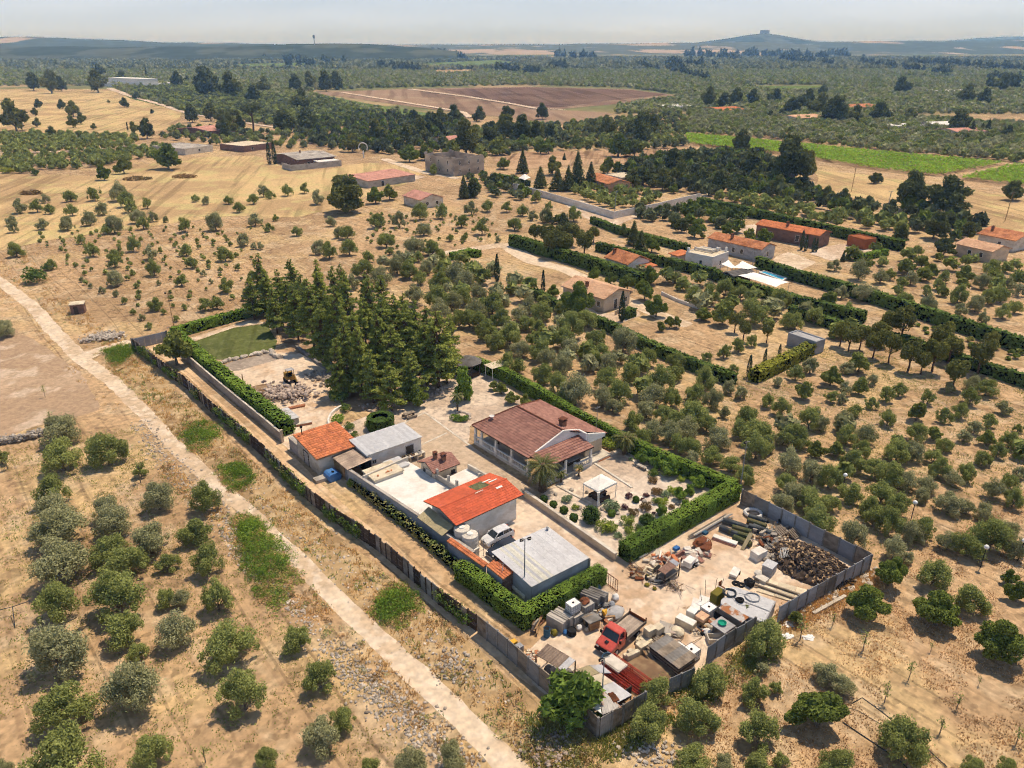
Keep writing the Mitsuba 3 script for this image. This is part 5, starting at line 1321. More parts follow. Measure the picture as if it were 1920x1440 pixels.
hedge('clipped_hedge', 'tall clipped hedge turning the corner round the steel shed', [(862, 1082), (905, 1112), (943, 1143), (983, 1172), (1060, 1130), (1128, 1090)], 1.5, 2.0, 'hedge', 90, .10, seed=3)
hedge('ivy_hedge', 'scruffy ivy and oleander hedge along the grey terrace wall', [(664, 910), (703, 943), (753, 980), (812, 1030), (866, 1078)], .9, 1.0, 'ivy', 30, .17, seed=4, wild=.5)
hedge('clipped_hedge', 'broad clipped hedge between pebble garden and scrap yard', [(1170, 1050), (1250, 1003), (1320, 963), (1376, 932)], 1.9, 2.1, 'hedge', 85, .11, seed=5)
hedge('long_hedge', 'long dark clipped hedge behind the house from the pavilion to the garden corner', [(890, 690), (945, 712), (1000, 742), (1075, 790), (1174, 842), (1260, 882), (1376, 930)], 1.3, 2.1, 'hedge', 60, .13, seed=6)
hedge('bushy_hedge', 'bushy hedge on top of the tan wall by the sandy lane', [(330, 640), (380, 683), (440, 735), (500, 783), (540, 815)], 2.0, 2.3, 'hedge', 26, .24, seed=7, wild=.22)
hedge('bushy_hedge', 'hedge along the far edge of the turf pitch', [(326, 634), (400, 612), (470, 593), (510, 578)], 1.5, 2.0, 'hedge', 18, .28, seed=8, wild=.15)
# neighbours' hedges
hedge('long_hedge', 'long dark hedge left of the white house with the red roof', [(960, 460), (1020, 478), (1100, 502), (1180, 528), (1205, 538)], 2.4, 3.0, 'hedge_dark', 9, .42, seed=9, wild=.14)
hedge('long_hedge', 'dark hedge below the peach roofed house', [(1000, 556), (1060, 590), (1130, 615), (1200, 650), (1290, 690), (1375, 722)], 1.6, 2.0, 'hedge_dark', 12, .36, seed=10, wild=.14)
hedge('long_hedge', 'stepped dark hedge in front of the white flat roofed house', [(1120, 470), (1200, 490), (1270, 505), (1330, 520), (1390, 545), (1470, 568), (1560, 592), (1620, 605)], 1.7, 2.4, 'hedge_dark', 9, .42, seed=11, wild=.14)
hedge('long_hedge', 'dark hedge behind the swimming pool', [(1420, 500), (1470, 520), (1560, 545), (1660, 575), (1760, 608), (1920, 662)], 1.8, 2.6, 'hedge_dark', 8, .46, seed=12, wild=.14)
hedge('long_hedge', 'dark hedge along the lower side of the pool garden', [(1480, 590), (1580, 622), (1700, 650), (1800, 685), (1930, 728)], 1.5, 2.0, 'hedge_dark', 9, .4, seed=13, wild=.14)
hedge('long_hedge', 'very long dark hedge behind the brick house', [(1310, 385), (1400, 404), (1500, 428), (1600, 450), (1690, 470)], 2.2, 2.8, 'hedge_dark', 7, .5, seed=14, wild=.14)
hedge('long_hedge', 'hedge left of the white house with the red roof, along the pale lane', [(1110, 418), (1160, 438), (1210, 452), (1290, 472)], 1.7, 2.0, 'hedge_dark', 8, .46, seed=15, wild=.14)
hedge('lemon_hedge', 'yellowish green clipped hedge leading to the grey container', [(1412, 716), (1440, 702), (1480, 683), (1518, 662)], 2.0, 2.1, 'lemonhedge', 18, .27, seed=16, wild=.12)
hedge('low_hedge', 'rounded green hedge above the central grove', [(846, 487), (880, 480), (900, 482)], 2.0, 1.8, 'hedge', 12, .36, seed=17, wild=.12)
hedge('low_hedge', 'low clipped hedge beside the brick garage', [(1605, 490), (1660, 478)], 1.6, 1.6, 'hedge', 9, .4, seed=18)
hedge('low_hedge', 'low dark hedge in front of the ruined farmhouse', [(925, 336), (960, 340), (990, 350)], 2.0, 2.2, 'hedge_dark', 6, .55, seed=19)
hedge('cut_hedge', 'small clipped block of hedge beside the cypress at the peach roofed house', [(1170, 598), (1186, 592)], 1.8, 1.9, 'hedge_dark', 22, .26, seed=20)

# ---------------------------------------------------------------- fences and walls
def panel_fence(name, label, pts, h, pw, m, rng, th=.12, posts=True, pm='concrete_dark', ribs=0, lean=.0, world=False, pn='panel', vary=.15):
    c = np.asarray(pts, float) if world else PP(pts)[:, :2]
    t = thing(name, label, 'fence')
    ls = LineString(c)
    n = max(1, int(round(ls.length / pw)))
    q = np.array([ls.interpolate(i / n, True).coords[0] for i in range(n + 1)])
    for i in range(n):
        d = q[i + 1] - q[i]
        f = Frame(q[i], math.degrees(math.atan2(d[1], d[0])))
        ln = float(np.hypot(*d))
        b = B(f, m if isinstance(m, str) else m[int(rng.integers(len(m)))], rng.uniform(1 - vary, 1 + vary))
        hh = h * (1 + rng.uniform(-lean, lean))
        if ribs:
            a, e = (.04, 0, 0), (ln - .04, 0, 0)
            corrugated(b, a, e, (ln - .04, rng.uniform(-lean, lean) * .5, hh), (.04, rng.uniform(-lean, lean) * .5, hh), ribs, b.m, None, .03)
        else:
            b.span(.05, ln - .05, -th / 2, th / 2, 0, hh)
            for z in (hh * .33, hh * .66): b.span(.05, ln - .05, -th / 2 - .012, th / 2 + .012, z - .015, z + .015, m='concrete_dark')
        part(t, pn, b)
        if posts: part(t, 'post', B(f, pm).box(0, 0, 0, .16, .2, h + .08))
    return t


r2_ = np.random.default_rng(8)
panel_fence('panel_fence', 'weathered grey sheet fence along the back of the scrap yard', [(1389, 945), (1450, 975), (1520, 1012), (1580, 1043), (1628, 1068)], 2.1, 1.75, ['concrete_dark', 'bluegrey', 'greywood'], r2_, ribs=5, lean=.03)
panel_fence('panel_fence', 'weathered grey sheet fence along the right front of the scrap yard', [(1628, 1070), (1570, 1103), (1510, 1137), (1455, 1170)], 2.1, 1.5, ['concrete_dark', 'bluegrey', 'bluegrey'], r2_, ribs=5, lean=.04)
panel_fence('panel_fence', 'short grey sheet fence between the two olive trees in front of the scrap yard', [(1412, 1188), (1368, 1213), (1322, 1245)], 2.0, 1.4, ['bluegrey', 'concrete_dark'], r2_, ribs=5, lean=.03)
panel_fence('panel_fence', 'dark blue grey sheet fence piece at the front corner of the scrap yard', [(1297, 1285), (1252, 1305)], 2.0, 1.3, ['bluegrey'], r2_, ribs=5)
panel_fence('panel_fence', 'grey corrugated sheet fence at the bottom corner below the rusty roof', [(1207, 1335), (1165, 1360), (1124, 1385)], 2.3, 1.2, ['concrete_dark', 'greywood', 'bluegrey'], r2_, ribs=6)
panel_fence('panel_fence', 'dark concrete slab fence beside the lane, ending at the scrap yard corner', [(1120, 1383), (1070, 1335), (1028, 1300), (980, 1258), (940, 1222), (895, 1186)], 2.2, 1.5, ['concrete_dark', 'greywood', 'concrete_dark'], r2_, .1)
panel_fence('board_fence', 'old dark board fence running up the lane to the gate', [(893, 1183), (827, 1137), (773, 1088), (707, 1031), (640, 987), (585, 945), (547, 910), (500, 862), (450, 817), (397, 773), (347, 725), (320, 707), (290, 684), (248, 652)], 2.0, 1.1, ['darkwood', 'greywood', 'darkwood', 'concrete_dark'], r2_, .08, True, 'darkwood', lean=.10, pn='board', vary=.25)
# ivy and scrub growing over that fence
q = PP([(893, 1183), (827, 1137), (773, 1088), (707, 1031), (640, 987), (585, 945), (547, 910), (500, 862), (450, 817), (397, 773), (347, 725), (320, 707), (290, 684), (262, 662)])[:, :2]
ls = LineString(q)
L = Leaves('ivy')
for k in range(300):
    s_ = r2_.random()
    if meshkit.noise(np.array([[s_ * 26, 0, 0.]]), 2)[0] < .46: continue
    c = np.array(ls.interpolate(s_, True).coords[0])
    L.shell((*c, r2_.uniform(.4, 1.5)), (.55, .55, r2_.uniform(.4, .8)), 70, .14, r2_, .3, .7, m=['ivy', 'hedge_dark', 'hedge'][int(r2_.integers(3))])
key = thing('fence_scrub', 'dark green scrub growing over the old board fence', None, None, 'stuff')
scene[key] = L.dict()

t_ = thing('sliding_gate', 'grey sheet metal gate at the head of the sandy lane', 'gate')
pa, pb = P(252, 655)[:2], P(315, 640)[:2]
fgt_ = Frame(pa, math.degrees(math.atan2(*(pb - pa)[::-1])))
lgt = float(np.hypot(*(pb - pa)))
for i in range(6): part(t_, 'panel', B(fgt_, 'bluegrey', r2_.uniform(.9, 1.1)).span(i * lgt / 6 + .02, (i + 1) * lgt / 6 - .02, -.03, .03, .1, 2.0))
part(t_, 'frame', B(fgt_, 'steelpole').span(0, lgt, .032, .09, 1.9, 2.06).span(0, lgt, .032, .09, .05, .2))
for u in (0, lgt): part(t_, 'post', B(fgt_, 'concrete_dark').box(u, 0, 0, .25, .25, 2.2))
t_ = thing('lane_wall', 'tan plastered wall along the right side of the sandy lane', 'wall')
pl = [(345, 672), (400, 720), (450, 762), (500, 803), (530, 829)]
c = PP(pl)[:, :2]
for i in range(len(c) - 1):
    d = c[i + 1] - c[i]
    f = Frame(c[i], math.degrees(math.atan2(d[1], d[0])))
    part(t_, 'section', B(f, 'concrete').span(0, float(np.hypot(*d)) - .03, -.1, .1, 0, 1.45))
    part(t_, 'coping', B(f, 'offwhite').span(0, float(np.hypot(*d)) - .03, -.14, .14, 1.45, 1.52))
part(t_, 'post', B(Frame(c[-1], 39), 'cream').box(0, 0, 0, .35, .35, 2.0))
# dry stone wall at the left and stone rubble along the track
def stones(name, label, pts, n, r0, m, rng, spread, kind='stuff', pile=.0, tone=(.75, 1.2)):
    c = PP(pts)[:, :2]
    ls = LineString(c)
    b = B(None, m)
    for i in range(n):
        s_ = rng.random()
        q = np.array(ls.interpolate(s_, True).coords[0]) + rng.normal(0, spread, 2)
        rr = r0 * rng.uniform(.5, 1.5)
        b.rock((q[0], q[1], rr * .25 + pile * max(0, 1 - abs(rng.normal(0, .6)))), rr, rng, m=m if isinstance(m, str) else None, tone=rng.uniform(*tone))
    key = thing(name, label, None, None, kind)
    scene[key] = b.dict()


r3_ = np.random.default_rng(12)
t_ = thing('dry_stone_wall', 'grey dry stone wall at the left edge below the chalky patch', 'wall')
c = PP([(-30, 842), (0, 832), (45, 825), (82, 815)])[:, :2]
ls = LineString(c)
part(t_, 'core', B(None, 'stone').tube(np.column_stack([c, np.full(4, .35)]), [.5, .5, .5, .4], 6))
b = B(None, 'stone')
for i in range(420):
    q = np.array(ls.interpolate(r3_.random(), True).coords[0]) + r3_.normal(0, .36, 2)
    b.rock((*q, r3_.uniform(.1, .95)), r3_.uniform(.12, .26), r3_, tone=r3_.uniform(.75, 1.25))
part(t_, 'stone', b, kind='stuff')
stones('rubble', 'pale stones strewn along the left edge of the lower track', [(262, 790), (300, 850), (350, 905), (410, 965), (440, 1000)], 480, .12, 'limestone', r3_, .9, tone=(.5, 1.1))
stones('rubble', 'pale stone bank between orchard and lower track', [(615, 1210), (660, 1255), (710, 1300), (770, 1355), (820, 1400), (880, 1450)], 1000, .11, 'limestone', r3_, 1.0, tone=(.5, 1.1))
stones('rubble', 'stones at the foot of the bramble thicket', [(425, 985), (450, 1040), (560, 1145), (600, 1190)], 420, .11, 'limestone', r3_, .6)
stones('rubble', 'white stones scattered through the dry verge', [(430, 900), (560, 1010), (700, 1110), (820, 1210), (930, 1310)], 420, .10, 'limestone', r3_, 1.5)
stones('rubble', 'pinkish heap of stones at the bottom corner of the verge', [(1000, 1395), (1030, 1410), (1060, 1400)], 260, .12, 'pinkstone', r3_, .8, pile=.2, tone=(.5, 1.1))
stones('rubble', 'grey rubble in the verge left of the slab fence', [(835, 1235), (860, 1260)], 150, .11, 'limestone', r3_, .9, pile=.1, tone=(.5, 1.1))
stones('rubble', 'heap of white and grey rubble outside the gate', [(165, 640), (195, 632), (222, 634)], 420, .2, 'limestone', r3_, 1.0, pile=.6)
stones('rubble', 'stones below the weedy fence corner at the bottom', [(1180, 1400), (1260, 1425)], 160, .12, 'limestone', r3_, 1.0, pile=.1)
stones('rubble', 'grey stones outside the right scrap yard fence', [(1500, 1150), (1560, 1120), (1650, 1070)], 60, .2, 'limestone', r3_, .5)

# the small hut on the upper track
fh2, h1, h2 = rect((128, 571), (134, 590), (157, 585), 0, 20)
t_ = thing('utility_hut', 'small square brown hut beside the upper track', 'hut')
part(t_, 'wall', B(fh2, 'brownbrick').span(0, 2.6, 0, 2.2, 0, 2.0))
part(t_, 'roof', B(fh2, 'tufa').span(-.15, 2.75, -.15, 2.35, 2.0, 2.15))
part(t_, 'door', B(fh2, 'darkwood').span(.6, 1.4, -.04, -.004, 0, 1.7))

# ---------------------------------------------------------------- vehicles
def wheel(t, fr, u, v, r, w):
    k = part(t, 'wheel', B(fr, 'tyre').side([(u + r * math.cos(a), r + r * math.sin(a)) for a in np.linspace(0, 2 * np.pi, 17)[:-1]], v - w / 2, v + w / 2, axis='v'))
    for s in (-1, 1): scene[numbered(k + '__rim')] = B(fr, 'chrome').side([(u + r * .6 * math.cos(a), r + r * .6 * math.sin(a)) for a in np.linspace(0, 2 * np.pi, 13)[:-1]], v + s * (w / 2 + .005) - .004, v + s * (w / 2 + .005) + .004, axis='v').dict('satin')


def loft(secs):
    """closed body through cross sections: list of (u, [(v, z) ...]) with equal counts"""
    n = len(secs[0][1])
    v = np.array([[u, a, z] for u, s in secs for a, z in s])
    f = [[i * n + j, i * n + (j + 1) % n, (i + 1) * n + (j + 1) % n, (i + 1) * n + j] for i in range(len(secs) - 1) for j in range(n)]
    tri = [q[:3] for q in f] + [[q[0], q[2], q[3]] for q in f]
    m = len(secs)
    for k, rev in ((0, True), (m - 1, False)):
        for j in range(1, n - 1): tri.append([k * n, k * n + j + 1, k * n + j] if rev else [k * n, k * n + j, k * n + j + 1])
    return v, np.array(tri)


def car(fr, name, label, m, L=3.85, w=1.64):
    """hatchback; front at u = 0, rear at u = L, v across"""
    t = thing(name, label, 'car')
    hw = w / 2

    def body(z0, z1, k=1.0): return [(-hw * .97 * k, z0), (-hw * k, z0 + .25), (-hw * .97 * k, (z0 + z1) / 2 + .1), (-hw * .88 * k, z1), (hw * .88 * k, z1), (hw * .97 * k, (z0 + z1) / 2 + .1), (hw * k, z0 + .25), (hw * .97 * k, z0)]
    v, f = loft([(0.0, body(.3, .60, .80)), (.10, body(.22, .68, .92)), (.45, body(.2, .80)), (1.0, body(.2, .90)), (1.3, body(.2, .95)), (2.6, body(.2, .97)), (3.6, body(.2, .97)), (L - .06, body(.25, .9, .95)), (L, body(.35, .7, .88))])
    part(t, 'body', B(fr).add(v, f, m=m), 'paint', 35)

    def cab(z0, z1, a, c): return [(-hw * a, z0), (-hw * c, z1), (hw * c, z1), (hw * a, z0)]
    v, f = loft([(.98, cab(.9, .93, .86, .80)), (1.65, cab(.9, 1.36, .87, .70)), (2.3, cab(.9, 1.43, .87, .71)), (3.3, cab(.9, 1.37, .87, .68)), (L - .12, cab(.9, .98, .84, .74))])
    part(t, 'windows', B(fr, 'glassdark').add(v, f), 'glossy')
    v, f = loft([(1.58, cab(1.30, 1.345, .74, .70)), (1.75, cab(1.33, 1.40, .735, .71)), (2.3, cab(1.37, 1.455, .74, .715)), (3.3, cab(1.32, 1.40, .70, .685)), (3.42, cab(1.25, 1.30, .69, .68))])
    part(t, 'roof', B(fr).add(v, f, m=m), 'paint', 35)
    b = B(fr, m)
    for s in (-1, 1):
        for u0, z0, u1, z1, a in ((1.02, .93, 1.62, 1.36, .86), (2.25, .93, 2.3, 1.42, .875), (3.05, .93, 3.1, 1.38, .875), (L - .14, .96, 3.38, 1.33, .85)):
            b.beam([u0, s * hw * a, z0], [u1, s * hw * .715, z1], .07, .06)
    part(t, 'pillars', b, 'paint')
    for s in (-1, 1):
        part(t, 'headlight', B(fr, 'lampglass').ball((.16, s * hw * .66, .64), .14, 1, 0, (.8, 1.2, .7)), 'glossy', True)
        part(t, 'tail_light', B(fr, 'truckred').box(L - .05, s * hw * .8, .62, .1, .16, .32), 'satin')
        part(t, 'mirror', B(fr, m).box(1.35, s * (hw + .07), .92, .12, .16, .12), 'paint')
    part(t, 'bumper', B(fr, 'greywall').box(.04, 0, .28, .12, w * .78, .2))
    part(t, 'number_plate', B(fr, 'white').box(-.03, 0, .36, .012, .45, .1))
    part(t, 'grille', B(fr, 'dark').box(.035, 0, .54, .08, .5, .09))
    for u in (.68, 3.12):
        for s in (-1, 1): wheel(t, fr, u, s * (hw - .06), .29, .18)
    return t


fcar, cl, cw = rect((898, 1015), (914, 1027.5), (957, 1008), .25)
print('car', cl, cw, math.degrees(fcar.a))
car(Frame(fcar.w([[.1, cw / 2, 0]])[0][:2], math.degrees(fcar.a)), 'silver_car', 'silver hatchback parked in front of the red roofed barn', 'carsilver')
car(Frame(P(917, 1049)[:2], math.degrees(fcar.a)), 'dark_car', 'dark car standing half under the edge of the steel shed roof', 'cardark')
car(Frame(P(1196, 395)[:2], 10), 'dark_car', 'tiny dark car parked by the white boundary wall', 'cardark')

ftr, tl, tw = rect((1122, 1211), (1146, 1226), (1203, 1177), .8)
print('truck', tl, tw, math.degrees(ftr.a))
ftr = Frame(ftr.o, math.degrees(ftr.a))


def truck(fr, L, w):
    t = thing('red_truck', 'red flatbed truck with short bonnet and timber bed in the scrap yard', 'truck')
    hw = w / 2
    fr = Frame(fr.w([[0, hw, 0]])[0][:2], math.degrees(fr.a))

    def sec(z0, z1, k=1.0, r=.08): return [(-hw * k, z0), (-hw * k, z1 - r), (-hw * k + r, z1), (hw * k - r, z1), (hw * k, z1 - r), (hw * k, z0)]
    v, f = loft([(0, sec(.5, .95, .93)), (.12, sec(.42, 1.05, .97)), (.75, sec(.42, 1.28)), (.95, sec(.42, 1.36)), (1.0, sec(.42, 1.38)), (2.2, sec(.42, 1.4))])
    part(t, 'bonnet', B(fr).add(v, f, m='truckred'), 'paint', 30)
    v, f = loft([(.92, sec(1.3, 1.36, .95)), (1.45, sec(1.3, 2.05, .86)), (2.1, sec(1.3, 2.1, .86)), (2.2, sec(1.3, 2.05, .86))])
    part(t, 'windows', B(fr, 'glassdark').add(v, f), 'glossy')
    v, f = loft([(1.38, sec(2.0, 2.08, .86)), (1.5, sec(2.02, 2.16, .88)), (2.1, sec(2.02, 2.2, .88)), (2.25, sec(2.0, 2.14, .86))])
    part(t, 'roof', B(fr).add(v, f, m='truckred'), 'paint', 30)
    b = B(fr, 'truckred')
    for s in (-1, 1):
        b.beam([.93, s * hw * .94, 1.34], [1.42, s * hw * .86, 2.05], .08, .08)
        b.span(1.95, 2.24, s * hw * .93 - .04, s * hw * .93 + .04, 1.3, 2.1)
        part(t, 'door', B(fr, 'truckred').span(1.05, 1.95, s * (hw + .008) - .012, s * (hw + .008) + .012, .62, 1.36), 'paint')
        part(t, 'mirror', B(fr, 'dark').box(1.1, s * (hw + .16), 1.35, .1, .2, .3))
        part(t, 'headlight', B(fr, 'lampglass').box(.02, s * hw * .68, .68, .08, .3, .2), 'glossy')
    b.span(2.18, 2.26, -hw * .9, hw * .9, 1.3, 2.12)
    part(t, 'cab_frame', b, 'paint')
    part(t, 'bonnet_vent', B(fr, 'dark').box(.55, 0, 1.235, .3, .34, .05))
    part(t, 'bumper', B(fr, 'dark').box(.0, 0, .38, .2, w * .98, .2))
    part(t, 'grille', B(fr, 'dark').box(-.0, 0, .62, .06, w * .5, .22))
    part(t, 'number_plate', B(fr, 'white').box(-.11, 0, .42, .015, .5, .11))
    part(t, 'chassis', B(fr, 'black').span(2.0, L - .2, -.45, .45, .5, .78))
    k = part(t, 'flatbed', B(fr, 'bedwood').span(2.4, L, -hw - .05, hw + .05, .82, .92))
    for i in range(7):
        vv = -hw + (i + .5) * w / 7
        scene[numbered(k + '__plank')] = B(fr, 'bedwood', rg.uniform(.85, 1.12)).span(2.45, L - .06, vv - w / 14 + .01, vv + w / 14 - .01, .92, .945).dict()
    for s in (-1, 1): part(t, 'side_board', B(fr, 'greywood').span(2.4, L, s * (hw + .03) - .03, s * (hw + .03) + .03, .92, 1.24))
    part(t, 'tail_board', B(fr, 'rustyiron').span(L - .05, L + .01, -hw, hw, .92, 1.28))
    part(t, 'head_board', B(fr, 'rustyiron').span(2.36, 2.42, -hw, hw, .92, 1.75))
    for s in (-1, 1): part(t, 'stake', B(fr, 'rustyiron').box(L - .02, s * hw, .9, .1, .1, .65))
    wheel(t, fr, .85, -hw + .1, .37, .24)
    wheel(t, fr, .85, hw - .1, .37, .24)
    wheel(t, fr, L - 1.3, -hw + .16, .37, .42)
    wheel(t, fr, L - 1.3, hw - .16, .37, .42)


truck(ftr, 5.5, 1.9)

# small backhoe digger
fd = Frame(P(545, 716)[:2], -52)
t_ = thing('small_digger', 'small yellow brown digger with grey cab roof at the edge of the rubble', 'digger')
for s in (-.65, .65): part(t_, 'track', B(fd, 'tyre').side([(-1.0, .1), (-.8, 0), (.8, 0), (1.0, .1), (1.0, .4), (.8, .52), (-.8, .52), (-1.0, .4)], s - .18, s + .18, axis='v'))
part(t_, 'body', B(fd, 'digger').span(-1.0, .7, -.7, .7, .55, 1.15))
part(t_, 'engine_cover', B(fd, 'digger').span(-1.1, -.3, -.65, .65, 1.15, 1.6))
for u, v in ((-.25, -.5), (-.25, .5), (.6, -.5), (.6, .5)): part(t_, 'cab_post', B(fd, 'dark').box(u, v, 1.15, .07, .07, 1.15))
part(t_, 'cab_roof', B(fd, 'greywall').span(-.4, .75, -.62, .62, 2.3, 2.4))
part(t_, 'seat', B(fd, 'black').box(.1, 0, 1.15, .5, .5, .55))
part(t_, 'boom', B(fd, 'digger').beam([.7, 0, 1.0], [2.0, 0, 2.0], .2, .25).beam([2.0, 0, 2.0], [2.9, 0, 1.0], .16, .2))
part(t_, 'bucket', B(fd, 'dark').side([(2.7, .9), (3.1, 1.0), (3.2, .4), (2.8, .2), (2.6, .45)], -.35, .35, axis='v'))
part(t_, 'blade', B(fd, 'digger').box(-1.3, 0, .1, .08, 1.5, .5))

# digger yard: rubble, stones, slabs
stones('rubble', 'broken pinkish rubble heap in front of the digger', [(500, 735), (540, 745), (570, 740)], 420, .25, 'pinkstone', r3_, 1.3, pile=.9)
single('soil_heap', B(None, 'brownheap').ball((*P(490, 735)[:2], -.2), 2.6, 3, .3, (1.2, .9, .45), 3), 'brown soil heap beside the bushy hedge', 'heap', smooth=True)
single('sand_heap', B(None, 'tufa').ball((*P(521, 728)[:2], -.1), 1.6, 3, .25, (1.2, .8, .5), 5), 'white sand heap between soil and rubble', 'heap', smooth=True)
t_ = thing('stone_border', 'row of rough boulders along the grey gravel plot', 'border')
ls = LineString(PP([(412, 682), (440, 674), (470, 667), (505, 660), (525, 672)])[:, :2])
for i in range(24):
    q = np.array(ls.interpolate((i + .5) / 24, True).coords[0]) + r3_.normal(0, .15, 2)
    part(t_, 'boulder', B(None, 'limestone').rock((*q, .2), r3_.uniform(.4, .62), r3_, tone=r3_.uniform(.85, 1.15)))
t_ = thing('low_stone_kerb', 'dark low kerb running along the foot of the cedars', 'kerb')
c = PP([(556, 652), (600, 685), (650, 715)])[:, :2]
for i in range(2):
    d = c[i + 1] - c[i]
    part(t_, 'section', B(Frame(c[i], math.degrees(math.atan2(d[1], d[0]))), 'concrete_dark').span(0, float(np.hypot(*d)) - .05, -.25, .25, 0, .5))
stones('rubble', 'bluish scrap and stones in the shade of the cedars', [(585, 705), (610, 705), (640, 725)], 200, .25, 'stone', r3_, 1.0, pile=.2)
fz, z1_, z2_ = rect((523, 772), (540, 788), (556, 779), 1.4, 39)
t_ = thing('sheet_store', 'low store with grey sheet roof behind the bushy hedge', 'store')
part(t_, 'wall', B(fz, 'concrete').span(.1, z1_ - .1, .1, z2_ + .6, 0, 1.3))
for i in range(4): part(t_, 'roof_sheet', B(fz, 'steelroof2', rg.uniform(.85, 1.1)).span(0, z1_, i * (z2_ + .7) / 4, (i + .96) * (z2_ + .7) / 4, 1.32 + .02 * i, 1.36 + .02 * i))
t_ = thing('stone_trough', 'long pale trough with red side beside the sheet roofed store', 'trough')
ftg = Frame(P(570, 796)[:2], 25)
part(t_, 'basin', B(ftg, 'offwhite').box(0, 0, .3, 2.4, .8, .1))
part(t_, 'base', B(ftg, 'redbrickpile').box(0, 0, 0, 2.3, .7, .3))
t_ = thing('plank_stack', 'low stack of brown boards at the front of the rubble heap', 'stack')
for i in range(3): part(t_, 'board', B(Frame(P(553, 765)[:2], 28), 'redbrickpile', .8 + .1 * i).box(.1 * i, .25 * i - .2, 0, 3.0, .22, .25))
single('white_post', B(Frame(P(456, 718)[:2], 0), 'wood').tube([[0, 0, 0], [0, 0, 1.6]], .09, 6), 'short timber post beside the bushy hedge', 'post')
# ---------------------------------------------------------------- palms, garden plants
def palm(px, py, h, R, name, label, n=46, seed=1, tr=.34, old=.12):
    r = np.random.default_rng(seed)
    t = thing(name, label, 'palm')
    q = P(px, py)[:2]
    b = B(Frame(q, 0), 'palmtrunk')
    prof = []
    for i in range(int(h / .16) + 1):
        z = min(h, i * .16)
        prof += [(tr * (1.12 - .2 * z / h), z), (tr * (1.0 - .2 * z / h), z + .1)]
    b.lathe(0, 0, 0, prof + [(.02, h + .15)], 10)
    part(t, 'trunk', b)
    part(t, 'crown_base', B(Frame(q, 0), 'palmtrunk').ball((0, 0, h + .1), tr * 1.35, 2, .15, (1, 1, 1.2)), 'matte', True)
    L = Leaves('palm')
    vs, ts = [], []
    rib = B(None, 'tanboard')
    for i in range(n):
        a = 2.4 * i + r.uniform(-.2, .2)
        up = 1.25 - 1.75 * (i / n) ** .9
        ln = R * r.uniform(.85, 1.12)
        d = np.array([math.cos(a), math.sin(a)])
        pts = []
        el = up
        p = np.array([*q, h + .35])
        m = 9
        for k in range(m + 1):
            pts.append(p.copy())
            p = p + ln / m * np.array([*(d * math.cos(el)), math.sin(el)])
            el -= (.16 + .05 * k / m) * (1.0 if up > -.2 else .45)
        pts = np.array(pts)
        rib.tube(pts, np.linspace(.03, .008, m + 1), 3, cap=False)
        side = np.array([-d[1], d[0], 0])
        col_ = LEAFI['palm'] + .5 if r.random() > old * (i / n) else LEAFI['drygrass'] + .5
        for k in np.linspace(.12, 1, 22):
            x = k * m
            j = min(m - 1, int(x))
            c = pts[j] * (1 - (x - j)) + pts[j + 1] * (x - j)
            fw = pts[j + 1] - pts[j]
            fw /= np.linalg.norm(fw)
            w = ln * .2 * math.sin(math.pi * min(1, k * .85 + .12)) + .1
            for s in (-1, 1):
                tip = c + side * s * w * .85 + fw * w * .75 + [0, 0, -w * .25 + r.normal(0, .04)]
                vs += [c - fw * .045, c + fw * .045, tip]
                ts += [[col_, r.uniform(.8, 1.2)]] * 3
    part(t, 'fronds_ribs', rib)
    key = numbered(t + '__fronds')
    scene[key] = mikit.ply((np.array(vs), np.arange(len(vs)).reshape(-1, 3)), 'leaf', False, uv=np.array(ts))
    return t


palm(1017, 920, 3.1, 2.6, 'date_palm', 'large date palm with arching fronds at the corner of the house', 60, 1, .5)
palm(1171, 852, 2.1, 1.9, 'date_palm', 'smaller date palm between house corner and long hedge', 40, 2, .36)
palm(1085, 893, .9, .7, 'fan_palm', 'small potted palm on the terrace before the porch', 18, 3, .12)
palm(1052, 904, .9, .8, 'fan_palm', 'small drooping palm beside the big date palm', 18, 4, .12)
palm(858, 770, 2.0, 1.2, 'fan_palm', 'thin palm in the round planter behind the house', 24, 5, .14)


def ball_bush(px, py, r, label, name='clipped_ball', m='ball', sq=1.0, group_=None):
    x, y, R = crown_px(px, py, r, .8 * sq)
    t = thing(name, label, 'shrub', group_)
    rr = np.random.default_rng(int(px * 7 + py))
    L = Leaves(m)
    L.shell((x, y, R * .85 * sq), (R, R, R * .95 * sq), int(900 + 500 * R * R), .10, rr, .1, .4)
    scene[t + '__foliage'] = L.dict()
    part(t, 'stems', B(None, 'hedgecore').ball((x, y, R * .85 * sq), R * .84, 2, .05, (1, 1, sq)))


